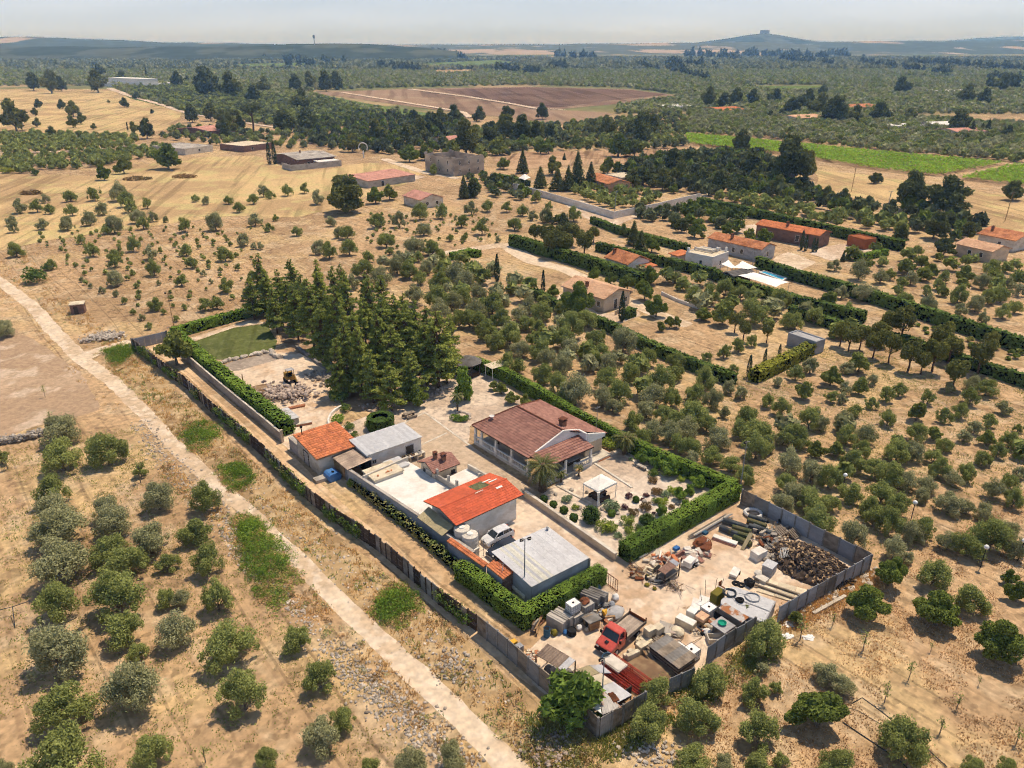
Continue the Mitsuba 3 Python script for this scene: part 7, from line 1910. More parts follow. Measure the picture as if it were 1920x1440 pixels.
# pale block pallets
for i, (x, y, nx_, ny_, nz_, lab) in enumerate([(1183, 1236, 3, 2, 3, 'lowest left pallet of pale stone blocks behind the truck'), (1202, 1222, 2, 2, 3, 'second pallet of pale stone blocks'), (1208, 1207, 3, 3, 1, 'flat spread of pale stone blocks in the middle'), (1217, 1196, 2, 2, 4, 'tall pallet of pale stone blocks nearest the truck bed'), (1233, 1193, 2, 2, 4, 'tallest right pallet of pale stone blocks')]):
    t_ = thing('block_pallet', lab, 'pallet')
    f = at(x, y, rg.uniform(-8, 8))
    part(t_, 'pallet', B(f, 'greywood').box(0, 0, 0, nx_ * .5, ny_ * .42, .13))
    for a in range(nx_):
        for c in range(ny_):
            for k in range(nz_):
                if rg.random() < .07: continue
                part(t_, 'block', B(f, 'tufa', rg.uniform(.85, 1.12)).box((a - nx_ / 2 + .5) * .47, (c - ny_ / 2 + .5) * .4, .14 + k * .28, .45, .38, .27, rg.uniform(-4, 4)))
t_ = thing('corrugated_sheet', 'grey corrugated panel propped on the ground behind the pallets', 'panel')
part(t_, 'panel', corrugated(B(at(1255, 1185, 45), 'concrete'), (-.8, -.9, .1), (.8, -.9, .1), (.8, .9, .7), (-.8, .9, .7), 6, 'concrete', rg))
single('pale_rock', B(None, 'tufa').rock((*P(1272, 1188)[:2], .25), .55, r3_), 'pale yellow rock beside the grey panel', 'rock')
t_ = thing('covered_stack', 'tall stack of pallets covered with dark grey sheets at the front fence', 'stack')
f = at(1259, 1243, 0)
for k in range(7): part(t_, 'pallet', B(f, 'greywood' if k % 2 else 'darkwood', rg.uniform(.8, 1.2)).box(rg.uniform(-.06, .06), rg.uniform(-.05, .05), k * .19, 2.3, 3.4, .15))
for k in range(4): part(t_, 'sheet', corrugated(B(f, 'concrete_dark' if k % 2 else 'greywood'), (-1.25, -1.8 + k * .9, 1.42), (1.25, -1.8 + k * .9, 1.42), (1.25, -.93 + k * .9, 1.46), (-1.25, -.93 + k * .9, 1.46), 7, 'concrete_dark' if k % 2 else 'greywood', rg))
t_ = thing('slatted_pallet', 'leaning grey slatted pallet left of the covered stack', 'pallet')
f = at(1236, 1222, 10)
for k in range(8): part(t_, 'slat', B(f, 'greywood', rg.uniform(.85, 1.25)).beam([-1.0 + k * .27, -.9, .55], [-1.0 + k * .27, .9, .8], .18, .03))
t_ = thing('timber_heap', 'heap of grey timbers and boards in front of the slatted pallet', 'heap')
for k in range(10):
    f = at(1218 + rg.uniform(-6, 6), 1236 + rg.uniform(-8, 8), rg.uniform(30, 75))
    part(t_, 'timber', B(f, 'greywood' if k % 2 else 'wood', rg.uniform(.7, 1.2)).beam([-1.2, 0, .1 + .05 * k], [1.2, 0, .15 + .05 * k], .16, .1))
single('brown_heap', B(None, 'brownheap').ball((*P(1212, 1258)[:2], -.15), 2.6, 3, .25, (1.3, .8, .3), 8), 'brown heap of dry earth and straw by the red scaffolding', 'heap', smooth=True)
# red scaffolding
t_ = thing('red_scaffolding', 'stack of red scaffold frames lying beside the rusty roofed shed', 'scaffolding')
f = Frame(P(1172, 1278)[:2], -48)
for k in range(16):
    v = -1.0 + (k % 8) * .28
    z = .15 + .45 * (k // 8) + rg.uniform(0, .2)
    part(t_, 'frame', B(f, 'truckred', rg.uniform(.45, .9)).tube([[-2.2, v, z], [2.2, v, z + .1]], .05, 5).tube([[-2.2, v, z + .5], [2.2, v, z + .55]], .05, 5).tube([[-2.0, v, z], [-2.0, v, z + .5]], .04, 4).tube([[0, v, z], [0, v, z + .5]], .04, 4).tube([[2.0, v, z], [2.0, v, z + .5]], .04, 4))
single('white_board', B(f, 'offwhite').box(-1.2, -.1, 1.25, 1.9, 1.3, .16).box(-1.2, -.1, 1.42, 1.75, 1.1, .05), 'white board lying on the red scaffold frames', 'board')
# rusty roofed shed at the corner and the small lean-to
t_ = thing('rusty_shed', 'low shed with pale patched rusty roof in the bottom yard corner', 'shed')
q4 = lambda pts, z: [P(x, y, z) for x, y in pts]
R_ = [([(1081, 1255), (1105, 1247), (1125, 1261), (1101, 1270)], 'tanboard'), ([(1105, 1247), (1128, 1246), (1147, 1262), (1126, 1262)], 'steelroof2'), ([(1101, 1271), (1127, 1262), (1150, 1278), (1122, 1288)], 'tufa'), ([(1123, 1289), (1151, 1278), (1185, 1303), (1158, 1317)], 'steelroof'), ([(1122, 1291), (1157, 1318), (1166, 1326), (1130, 1340)], 'rustsheet'), ([(1085, 1271), (1100, 1273), (1121, 1292), (1128, 1338), (1100, 1318)], 'white')]
for k, (px, m_) in enumerate(R_):
    b = B(None, m_)
    c = q4(px, 2.15 + .03 * k)
    if len(c) == 4: corrugated(b, c[0], c[1], c[2], c[3], 7, m_, rg, .03)
    else: slab(b, c, .05)
    part(t_, 'roof_sheet', b)
b = B(None, 'rustsheet', .8)
part(t_, 'rust_sheet', corrugated(b, P(1140, 1300, 2.33), P(1150, 1297, 2.33), P(1162, 1312, 2.33), P(1151, 1317, 2.33), 5, 'rustyiron', rg, .03))
for x, y in ((1084, 1258), (1127, 1250), (1183, 1303), (1131, 1338), (1166, 1324)):
    q = P(x, y, 2.1)
    part(t_, 'post', B(None, 'greywood').tube([[q[0], q[1], 0], [q[0], q[1], 2.12]], .07, 5))
fs3 = Frame(P(1150, 1335)[:2], 39)
part(t_, 'back_wall', B(None, 'darkwood').beam(P(1128, 1337, 1.0), P(1183, 1302, 1.0), .08, 2.0))
single('wood_box', B(Frame(P(1180, 1320)[:2], 39), 'wood').box(0, 0, 0, 1.4, .9, .8), 'orange brown wooden box beside the rusty roofed shed', 'box')
t_ = thing('corrugated_shelter', 'open shelter with brown ribbed roof and a white strip beside the slab fence', 'shelter')
c = [P(1005, 1228, 1.9), P(1057.5, 1259, 1.9), P(1079, 1238, 2.3), P(1026.7, 1206.7, 2.3)]
m1 = lambda a, bq, k: a * (1 - k) + bq * k
part(t_, 'roof', corrugated(B(None, 'corr_brown'), c[0], m1(c[0], c[1], .78), m1(c[3], c[2], .78), c[3], 9, 'corr_brown', rg, .06, .15))
part(t_, 'white_strip', corrugated(B(None, 'steelroof'), m1(c[0], c[1], .79), c[1], c[2], m1(c[3], c[2], .79), 2, 'steelroof', rg, .04))
for p in c: part(t_, 'post', B(None, 'greywood').tube([[p[0], p[1], 0], p - [0, 0, .05]], .07, 5))
b = B(None, 'dark')
for k in range(16): b.rock((*(m1(m1(c[0], c[1], rg.random()), m1(c[3], c[2], rg.random()), rg.random())[:2]), .4), .5, r3_, m=['concrete_dark', 'dark', 'stone', 'wood'][k % 4])
key = thing('stored_junk', 'dark junk stored under the ribbed shelter', None, None, 'stuff')
scene[key] = b.dict()
b = B(None)
for k in range(40):
    q = P(998 + rg.uniform(-9, 9), 1232 + rg.uniform(-7, 9))
    b.box(q[0], q[1], rg.uniform(0, .35), .4, .2, .15, rg.uniform(0, 90), m=['redbrickpile', 'tufa', 'pinkstone'][k % 3])
key = thing('brick_rubble', 'heap of reddish bricks beside the ribbed shelter', None, None, 'stuff')
scene[key] = b.dict()
single('pale_beam', B(None, 'offwhite').beam(P(1047, 1273, .4), P(1078, 1252, .4), .4, .25), 'long pale beam lying between shelter and rusty shed', 'beam')
single('yellow_crate', B(at(962, 1216), 'yellow').box(0, 0, 0, .7, .5, .9), 'yellow crate against the slab fence', 'crate')
single('blue_crate', B(at(972, 1223), 'bluegrey').box(0, 0, 0, .8, .6, .8), 'pale blue crate beside the yellow one', 'crate')

# middle of the yard
f = at(1297, 1160, 12)
for du, m_, lab, s_ in ((0, 'offwhite', 'white enamel stove in the middle heap', (1.0, .9, 1.1)), (-1.3, 'tufa', 'beige fridge lying on its side in the middle heap', (.9, 1.9, .8))): single('appliance', B(f, m_).box(du, 0, 0, *s_).box(du, 0, s_[2], s_[0] * .95, s_[1] * .95, .03, m='white'), lab, 'appliance')
for x, y, m_, lab in [(1305, 1142, 'white', 'white board on the middle heap'), (1318, 1137, 'whiteplastic', 'second white board on the middle heap')]: single('loose_board', B(at(x, y, 30), m_).box(0, 0, .6, 1.6, 1.0, .1, 0, 8), lab, 'board')
t_ = thing('parcel_pallet', 'brown boxes stacked on a pallet in the middle heap', 'pallet')
for a in range(2):
    for c_ in range(2):
        for k in range(3): part(t_, 'box', B(at(1315, 1170, 5), 'wood' if k < 2 else 'peachroof', rg.uniform(.8, 1.15)).box(a * .55 - .27, c_ * .5 - .25, k * .36, .53, .48, .35))
t_ = thing('yellow_cabinet', 'olive yellow metal cabinet with pale side panel', 'cabinet')
f = at(1342, 1134, 5)
part(t_, 'body', B(f, 'olivegreen').box(0, 0, 0, 1.3, .8, 1.7))
part(t_, 'side_panel', B(f, 'offwhite').box(.75, 0, 0, .12, .85, 1.75))
single('rusty_chair', B(at(1352, 1108, 0), 'rustyiron').box(0, 0, .4, .5, .5, .06).box(0, .24, .4, .5, .05, .7).box(-.2, -.2, 0, .05, .05, .4).box(.2, -.2, 0, .05, .05, .4).box(-.2, .2, 0, .05, .05, .4).box(.2, .2, 0, .05, .05, .4), 'rust red chair left of the concrete tanks', 'chair')
t_ = thing('rusty_topped_box', 'long dark steel box with rust stained lid by the front fence', 'box')
f = at(1372, 1172, -88)
part(t_, 'body', B(f, 'concrete_dark').box(0, 0, 0, 2.6, 1.05, 1.5))
part(t_, 'lid', B(f, 'rustsheet').box(0, 0, 1.51, 2.7, 1.15, .07))
t_ = thing('dark_bin', 'open dark bin beside the rusty topped box', 'bin')
part(t_, 'body', B(at(1357, 1160, 0), 'dark').box(0, 0, 0, 1.4, 1.8, .9))
t_ = thing('lid_stand', 'grey square lid on legs with a green basin on it', 'stand')
f = at(1353, 1189, 0)
for u in (-.6, .6):
    for v in (-.6, .6): part(t_, 'leg', B(f, 'concrete_dark').box(u, v, 0, .12, .12, 1.1))
part(t_, 'lid', B(f, 'greywall').box(0, 0, 1.1, 1.7, 1.7, .08))
single('green_basin', B(f, 'greenplastic').lathe(0, .1, 1.2, [(.3, 0), (.42, .18), (.38, .18), (.26, .04), (.01, .04)], 12), 'bright green round basin on the grey lid', 'basin')
t_ = thing('bath_tub', 'pale grey tub below the lid stand', 'tub')
f = at(1347, 1202, -35)
part(t_, 'basin', B(f, 'offwhite').span(-1.1, 1.1, -.45, .45, 0, .12).span(-1.1, 1.1, -.45, -.37, .12, .6).span(-1.1, 1.1, .37, .45, .12, .6).span(-1.1, -1.0, -.37, .37, .12, .6).span(1.0, 1.1, -.37, .37, .12, .6))
for i, (x, y) in enumerate([(1325, 1187), (1313, 1172), (1335, 1180), (1290, 1168), (1262, 1190), (1322, 1176)]):
    q = P(x, y)
    single('rubble_sack', B(None, ['whiteplastic', 'pinkstone', 'offwhite'][i % 3]).ball((q[0], q[1], .22), .38, 2, .3, (1.2, .9, .7), i), ['white sack left of the tub', 'pinkish sack beside the brown boxes', 'pale sack under the lid stand', 'white sack in front of the stove', 'pinkish sack near the grey panel', 'off white sack between boxes and lid stand'][i], 'sack', smooth=True)
# big concrete tanks
t_ = thing('concrete_tank', 'big pale grey concrete twin tank with round ends, hoses and tyres on top', 'tank')
c = PP([(1362, 1107), (1447, 1139), (1430, 1150), (1355, 1124)], 1.5)
d = c[1] - c[0]
ftk = Frame(((c[0] + c[3]) / 2)[:2], math.degrees(math.atan2(d[1], d[0])))
ln = float(np.hypot(*d[:2]))
for k, v in enumerate((-.95, .95)):
    part(t_, 'shell', B(ftk, 'greywall').prism([(.0 + .9 - .9 * math.sin(a), v + .92 * math.cos(a)) for a in np.linspace(0, np.pi, 12)] + [(ln, v - .92), (ln, v + .92)], 0, 1.5 - .004 * k))
    part(t_, 'top_slab', B(ftk, 'steelroof2').prism([(.0 + .8 - .8 * math.sin(a), v + .86 * math.cos(a)) for a in np.linspace(0, np.pi, 12)] + [(ln - .1, v - .86), (ln - .1, v + .86)], 1.5, 1.56))


def ring(name, label, px, py, z, R, r, m, turns=1, cat='hose'):
    q = P(px, py, z)
    b = B(None, m)
    a = np.linspace(0, 2 * np.pi * turns, 20 * turns + 1)
    b.tube(np.column_stack([q[0] + (R + .05 * np.sin(3 * a)) * np.cos(a), q[1] + (R + .04 * np.cos(2 * a)) * np.sin(a), z + r + .02 * a / 6.3]), r, 6, cap=False)
    single(name, b, label, cat)


ring('hose_coil', 'black hose coil on the left end of the concrete tank', 1368, 1113, 1.56, .62, .09, 'hose', 2)
ring('hose_coil', 'pale blue hose coil in the middle of the concrete tank', 1411, 1121, 1.56, .7, .05, 'bluegrey', 3)
ring('hose_coil', 'thin white hose loop on the concrete tank', 1392, 1124, 1.56, .9, .03, 'hosewhite', 1)
for x, y, z, lab in [(1380, 1096, .9, 'left tyre at the back of the concrete tank'), (1389, 1099, .9, 'right tyre at the back of the concrete tank'), (1387, 1127, 1.56, 'small tyre on the front of the concrete tank'), (1403, 1092, .0, 'tyre leaning beside the dark engine')]: ring('tyre', lab, x, y, z, .3, .13, 'tyre', 1, 'tyre')
ring('pipe_coil', 'big white coil of pipe by the back fence', 1412, 965, .1, .95, .2, 'hosewhite', 2, 'pipe coil')
t_ = thing('sand_sheets', 'pale plywood sheets laid on the ground with two long beams', 'sheets')
f = Frame(P(1412, 1110)[:2], -28)
for k in range(3): part(t_, 'sheet', B(f, 'tufa', rg.uniform(.9, 1.1)).span(.3 + k * 1.8, 2.05 + k * 1.8, .2, 2.8, .0, .12 + .02 * k))
for v in (1.0, 1.9): part(t_, 'beam', B(f, 'greywood').beam([-.3, v, .25], [5.6, v - .5, .25], .18, .2))
single('grey_cabinet', B(at(1441, 1074, 10), 'greywall').box(0, 0, 0, 1.3, 1.1, 1.1).box(0, 0, 1.1, 1.4, 1.2, .08, m='steelroof2'), 'grey box with pale lid beside the firewood pile', 'box')
single('stone_block', B(at(1428, 1090, 5), 'offwhite').box(0, 0, 0, .9, 1.2, .5).rock((.4, .7, .5), .4, r3_), 'pale broken block in front of the grey box', 'block')
single('concrete_block', B(at(1421, 1046, -5), 'white').box(0, 0, .0, 1.5, 1.1, 1.0), 'white square concrete block in the middle of the yard', 'block')
single('engine', B(at(1405, 1098, 0), 'dark').box(0, 0, .1, .7, .8, .6).lathe(0, 0, .6, [(.3, 0), (.3, .2), (.05, .3)], 8).box(.4, 0, .2, .3, .4, .3, m='rustyiron'), 'dark engine block on the yard', 'engine')
single('white_machine', B(at(1377, 1078, 20), 'white').box(0, 0, .25, 1.5, .8, .25, 0, 8).box(-.4, -.3, 0, .2, .2, .3, m='rustyiron').box(.4, -.35, 0, .3, .3, .3, m='dark'), 'white topped machine part standing alone on the yard', 'machine')
# firewood
cen = P(1516, 1060)
b, n_ = B(None, 'logdark'), 0
rw = np.random.default_rng(99)
hf = Frame(cen[:2], -50)
for k in range(900):
    u, v = rw.normal(0, 2.2), rw.normal(0, 1.5)
    hgt = 1.5 * max(0, 1 - (u / 5) ** 2 - (v / 3.4) ** 2)
    if hgt <= .02: continue
    a, e = rw.uniform(0, 3.14), rw.uniform(-.5, .5)
    ln = rw.uniform(.14, .28)
    d = np.array([math.cos(a) * math.cos(e), math.sin(a) * math.cos(e), math.sin(e)]) * ln
    p = np.array([u, v, hgt * rw.uniform(.85, 1.05) + .1])
    b.fr = hf
    b.tube([p - d, p + d], rw.uniform(.07, .15), 5, m='logdark' if rw.random() < .72 else 'logcut', tone=rw.uniform(.6, 1.4))
key = thing('firewood_pile', 'big dark heap of cut firewood in the corner of the yard', None, None, 'stuff')
scene[key] = b.dict()
single('firewood_core', B(hf, 'logdark').ball((0, 0, -.3), 3.6, 3, .15, (1.35, .88, .42)), 'dark earth and bark under the firewood heap', 'heap', smooth=True)
b = B(None, 'stone')
for k in range(60):
    q = P(1450 + rg.normal(0, 9), 1040 + rg.normal(0, 9))
    b.rock((q[0], q[1], .15), rg.uniform(.15, .4), r3_, tone=rg.uniform(.8, 1.3))
key = thing('rubble', 'pale broken stones at the left of the firewood heap', None, None, 'stuff')
scene[key] = b.dict()
t_ = thing('chair_wreck', 'white tubular chair frames thrown on the firewood heap', 'chair')
for k in range(4): part(t_, 'frame', B(None, 'white').tube([P(1462 + 3 * k, 1046, .9), P(1464 + 3 * k, 1028, 1.5), P(1468 + 3 * k, 1026, 1.5), P(1472 + 3 * k, 1044, 1.0)], .035, 4))
# wooden pallets on end, board, turf rolls, pipes
for x, y, lab in [(1462, 1001, 'left wooden pallet leaning near the back fence'), (1488, 1006, 'right wooden pallet leaning near the back fence')]:
    t_ = thing('wood_pallet', lab, 'pallet')
    f = at(x, y, 0)
    for k in range(5): part(t_, 'slat', B(f, 'greywood', rg.uniform(.9, 1.4)).beam([-.6 + k * .3, -.6, .25], [-.6 + k * .3, .5, .8], .16, .03))
    part(t_, 'bearer', B(f, 'greywood').beam([-.68, -.5, .22], [.68, -.5, .22], .1, .08).beam([-.68, .4, .66], [.68, .4, .66], .1, .08))
    part(t_, 'under_stack', B(f, 'darkwood').box(0, .1, 0, 1.3, 1.1, .25))
single('tan_board', B(None, 'tanboard').add([P(1388, 1030, .1), P(1395, 1031, .1), P(1413, 1000, 1.5), P(1405, 998, 1.5), P(1388, 1030, 0), P(1395, 1031, 0), P(1413, 1000, 1.4), P(1405, 998, 1.4)], [[0, 1, 2, 3], [4, 7, 6, 5], [0, 4, 5, 1], [1, 5, 6, 2], [2, 6, 7, 3], [3, 7, 4, 0]]), 'long tan board leaning on the turf rolls', 'board')
for k, (x, y, m_, lab) in enumerate([(1372, 985, 'turfback', 'grey end of the leftmost rolled turf mat'), (1385, 989, 'turfback', 'dark grey rolled turf mat behind the green ones'), (1390, 998, 'turfroll', 'green and grey rolled turf mat at the front'), (1366, 1000, 'turfback', 'grey rolled turf mat at the lower left'), (1384, 1006, 'turfroll', 'olive green rolled turf mat in the centre'), (1391, 1019, 'turfroll', 'pale edged rolled turf mat at the lower end'),
                               (1420, 978, 'turfback', 'dark rolled turf mat below the white coil'), (1418, 986, 'turfroll', 'green yellow rolled turf mat on the right stack'), (1428, 998, 'turfback', 'long grey rolled mat on the right stack'), (1421, 996, 'turfback', 'thin grey rolled mat on the right stack')]):
    f = Frame(P(x, y)[:2], -35 + rg.uniform(-8, 8))
    t_ = thing('turf_roll', lab, 'roll')
    part(t_, 'roll', B(f, m_).tube([[-1.1, 0, .36], [1.1, 0, .36]], .36, 10), 'matte', 40)
    part(t_, 'end', B(f, 'tanboard').tube([[-1.13, 0, .36], [-1.09, 0, .36]], .2, 8))
t_ = thing('pipe_bundle', 'bundle of long grey pipes and profiles lying along the hedge', 'pipes')
p_, q_ = P(1297, 1008), P(1366, 968)
for k in range(9):
    o = np.array([rg.uniform(-.5, .5), rg.uniform(-.4, .4), .1 + .06 * k])
    part(t_, 'pipe', B(None, ['steelpole', 'concrete', 'offwhite', 'greywood'][k % 4]).tube([p_ * (1 - .0) + o, p_ * rg.uniform(.0, .15) + q_ * 1.0 - p_ * 0 + o - (p_ * 0) if False else q_ + o * [1.2, 1, 1]], .07, 6))
t_ = thing('metal_sheet_stack', 'stack of white edged metal sheets left of the turf rolls', 'stack')
f = Frame(P(1358, 1017)[:2], -34)
for k in range(3): part(t_, 'sheet', B(f, 'white' if k == 2 else 'brownroof').box(0, .1 * k, k * .12, 2.8, .7, .11))
single('rusty_engine', B(at(1317, 1026, 0), 'rustyiron').ball((0, 0, .5), .95, 2, .45, (1.1, 1, .65)).ball((.3, -.3, .7), .4, 1, .3, m='offwhite').box(-.5, .2, .6, .5, .3, .5), 'round heap of rusty machine parts near the hedge', 'heap')
single('blue_crate', B(at(1267, 1036), 'blueplastic').box(0, 0, .4, .7, .5, .35), 'bright blue crate on the junk along the hedge', 'crate')
single('blue_crate', B(at(1321, 1009), 'bluebin').box(0, 0, .6, .6, .5, .3), 'small teal blue box behind the rusty machine parts', 'crate')
t_ = thing('sheet_roofed_stall', 'junk stall with brown sheet roof in front of the broad hedge', 'stall')
c = [P(1233, 1068, 1.5), P(1247, 1077, 1.5), P(1275, 1056, 1.7), P(1262, 1047, 1.7)]
for i in range(4):
    part(t_, 'roof_sheet', corrugated(B(None, 'brownbrick' if i < 3 else 'bluegrey'), m1(c[0], c[3], i / 4), m1(c[1], c[2], i / 4), m1(c[1], c[2], (i + .97) / 4), m1(c[0], c[3], (i + .97) / 4), 4, 'brownbrick' if i < 3 else 'bluegrey', rg, .03))
for p in c: part(t_, 'post', B(None, 'darkwood').tube([[p[0], p[1], 0], p], .07, 5))
part(t_, 'shelf', B(None, 'greywood').beam((c[0] + c[1]) / 2 * [1, 1, .5], (c[2] + c[3]) / 2 * [1, 1, .5], 1.2, .08))


def junk(name, label, cx, cy, sx, sy, n, mats, r0, seed, boxes=.4):
    rj = np.random.default_rng(seed)
    b = B(None)
    for k in range(n):
        q = P(cx + rj.normal(0, sx), cy + rj.normal(0, sy))
        m_ = mats[int(rj.integers(len(mats)))]
        if rj.random() < boxes: b.box(q[0], q[1], rj.uniform(0, .3), rj.uniform(.15, r0 * 3), rj.uniform(.1, r0), rj.uniform(.08, r0), rj.uniform(0, 180), rj.uniform(-25, 25), m=m_)
        elif rj.random() < .5: b.tube([[q[0], q[1], .1], [q[0] + rj.normal(0, r0 * 2), q[1] + rj.normal(0, r0 * 2), rj.uniform(.1, .7)]], .035, 4, m=m_)
        else: b.rock((q[0], q[1], .15), rj.uniform(.1, r0 * .7), rj, m=m_)
    key = thing(name, label, None, None, 'stuff')
    scene[key] = b.dict()


junk('junk', 'tangle of poles, cloth and junk around the sheet roofed stall', 1236, 1082, 10, 8, 130, ['greywood', 'darkwood', 'offwhite', 'concrete_dark', 'dark', 'olivegreen', 'tufa'], .4, 1)
junk('junk', 'pale boxes and sacks lined up along the broad hedge', 1240, 1050, 14, 5, 60, ['offwhite', 'tufa', 'white', 'terracotta', 'pinkstone'], .45, 2, .3)
junk('junk', 'boards and profiles beside the white machine', 1298, 1045, 12, 6, 50, ['pinkstone', 'offwhite', 'greywood', 'brownroof', 'white'], .5, 3, .7)
junk('junk', 'bent wire mesh and rods inside the yard gate', 1193, 1072, 8, 6, 70, ['greywood', 'rustyiron', 'wood'], .35, 4, .1)
junk('junk', 'dry twigs and wire on the open sand', 1263, 1100, 8, 5, 60, ['greywood', 'pinkstone', 'wood'], .3, 5, .1)
junk('junk', 'small scraps in front of the containers by the hedge', 1120, 1150, 18, 12, 90, ['concrete_dark', 'rustyiron', 'bluegrey', 'wood', 'offwhite', 'dark', 'redbrickpile'], .38, 6)
junk('junk', 'scraps between block pallets and covered stack', 1240, 1208, 22, 12, 90, ['greywood', 'pinkstone', 'wood', 'tufa', 'dark'], .35, 7, .6)
junk('junk', 'scraps of metal and stone among the middle appliances', 1320, 1170, 16, 12, 110, ['pinkstone', 'offwhite', 'wood', 'concrete', 'redbrickpile', 'dark'], .32, 8)
junk('junk', 'mixed scrap between turf rolls and pallets', 1440, 1003, 18, 9, 90, ['concrete_dark', 'greywood', 'stone', 'tufa', 'dark', 'wood'], .4, 9)
junk('junk', 'scrap iron at the left of the firewood', 1448, 1022, 9, 5, 60, ['dark', 'concrete_dark', 'rustyiron', 'stone'], .4, 10, .2)
junk('junk', 'shelves and chairs by the stall on the right', 1295, 1055, 8, 5, 30, ['white', 'offwhite', 'dark', 'greywood'], .5, 11)
single('white_cart', B(at(1292, 1062, 10), 'white').box(0, 0, .25, 1.3, .9, .7).box(.1, -.5, .05, .5, .06, .5, m='tyre'), 'white cart with a dark wheel right of the stall', 'cart')
for k, (x, y) in enumerate([(1317, 1138), (1322, 1120), (1338, 1118), (1345, 1118)]):
    p = P(x, y)
    single('steel_rod', B(None, 'greywood').tube([p, p + [.3 * (k - 1.5), .1, 2.2]], .03, 4), ['leftmost', 'second', 'third', 'rightmost'][k] + ' of the thin rods standing in the yard', 'rod')
# hose lines on the lower right field and white litter
c = PP([(1595, 1326), (1612, 1326), (1650, 1350), (1690, 1375), (1735, 1405), (1775, 1440)])
c[:, 2] = [.4, 1.1, .9, .5, .2, .1]
single('irrigation_hose', B(None, 'hose').tube(c, .05, 5), 'black irrigation hose sagging across the tan field at the lower right', 'hose')
c = PP([(1580, 1355), (1640, 1395), (1690, 1430), (1720, 1460)])
c[:, 2] = .06
single('irrigation_hose', B(None, 'hose').tube(c, .045, 5), 'second black irrigation hose lying on the tan field', 'hose')
c = PP([(-60, 1165), (0, 1158), (28, 1151), (60, 1140)])
c[:, 2] = .9
single('wire_line', B(None, 'hose').tube(c, .04, 5).tube([P(28, 1178), [*c[2][:2], .9]], .04, 4), 'low wire on a stake at the left edge', 'wire')
for x, y, lab in [(1475, 1193, 'white plastic rag left on the tan field'), (1515, 1196, 'white plastic rag right on the tan field'), (1478, 1171, 'small white bag by the fence')]:
    q = P(x, y)
    single('plastic_rag', B(None, 'whiteplastic').ball((q[0], q[1], .05), .5, 2, .6, (1.1, .7, .25), x), lab, 'rag')
single('fallen_beam', B(None, 'offwhite').beam(P(1525, 1150, .15), P(1585, 1117, .15), .35, .2), 'pale broken kerb lying along the outside of the right fence', 'kerb')
# ---------------------------------------------------------------- groves past the limit of single trees, grass and weeds ("stuff")
_low = {}


def low_tree(n, mat, seed, size):
    rng = np.random.default_rng(seed)
    L = Leaves(mat)
    for i in range(4):
        a = 6.28 * i / 4 + rng.uniform(-.5, .5)
        L.shell((.48 * math.cos(a), .48 * math.sin(a), rng.uniform(.6, 1.15)), (.44, .44, .42), n // 5, size, rng, .15, .5)
    L.shell((0, 0, 1.3), (.5, .5, .45), n // 5, size, rng, .1, .5)
    return L.arrays()


def low(lod, mat, k):
    key = (lod, mat, k)
    if key not in _low: _low[key] = low_tree({1: 150, 2: 55, 3: 20}[lod], mat, 900 + k, {1: .40, 2: .62, 3: 1.0}[lod])
    return _low[key]


class Mass:
    def __init__(s): s.v, s.t = [], []

    def trees(s, pts, R, lod, mats, rng, zs=1.0):
        pts = np.asarray(pts)
        for mat in mats:
            for k in range(3):
                sel = (np.arange(len(pts)) % (3 * len(mats))) == mats.index(mat) * 3 + k
                q = pts[sel]
                if not len(q): continue
                v, f, t = low(lod, mat, k)
                sc = np.broadcast_to(R, (len(pts),))[sel] * rng.uniform(.7, 1.25, len(q))
                a = rng.uniform(0, 6.28, len(q))
                c, si = np.cos(a)[:, None], np.sin(a)[:, None]
                x = (v[None, :, 0] * c - v[None, :, 1] * si) * sc[:, None] + q[:, :1]
                y = (v[None, :, 0] * si + v[None, :, 1] * c) * sc[:, None] + q[:, 1:2]
                z = v[None, :, 2] * sc[:, None] * zs + (q[:, 2:3] if q.shape[1] > 2 else 0)
                s.v.append(np.stack([x, y, z], -1).reshape(-1, 3))
                s.t.append(np.tile(t, (len(q), 1)) * np.column_stack([np.ones(len(q) * len(t)), np.repeat(rng.uniform(.85, 1.15, len(q)), len(t))]))
        return s

    def put(s, name, label):
        if not s.v: return
        v = np.vstack(s.v)
        key = thing(name, label, None, None, 'stuff')
        scene[key] = mikit.ply((v, np.arange(len(v)).reshape(-1, 3)), 'leaf', False, uv=np.vstack(s.t))


def grid_in(px, du, dv, deg, rng, jit=.25, world=False, avoid=3.0, drop=.06):
    poly = Polygon(np.asarray(px) if world else PP(px)[:, :2]).buffer(0)
    x0, y0, x1, y1 = poly.bounds
    r = math.hypot(x1 - x0, y1 - y0) / 2
    u, v = np.meshgrid(np.arange(-r, r, du), np.arange(-r, r, dv))
    u = u + rng.normal(0, jit * du, u.shape)
    v = v + rng.normal(0, jit * dv, v.shape)
    a = math.radians(deg)
    q = np.column_stack([((x0 + x1) / 2 + u * math.cos(a) - v * math.sin(a)).ravel(), ((y0 + y1) / 2 + u * math.sin(a) + v * math.cos(a)).ravel()])
    q = q[contains_xy(poly, q[:, 0], q[:, 1])]
    q = q[rng.random(len(q)) > drop]
    if avoid and PLANTED and len(q):
        from scipy.spatial import cKDTree
        tr = cKDTree([p[:2] for p in PLANTED])
        q = q[tr.query(q)[0] > avoid]
    return q


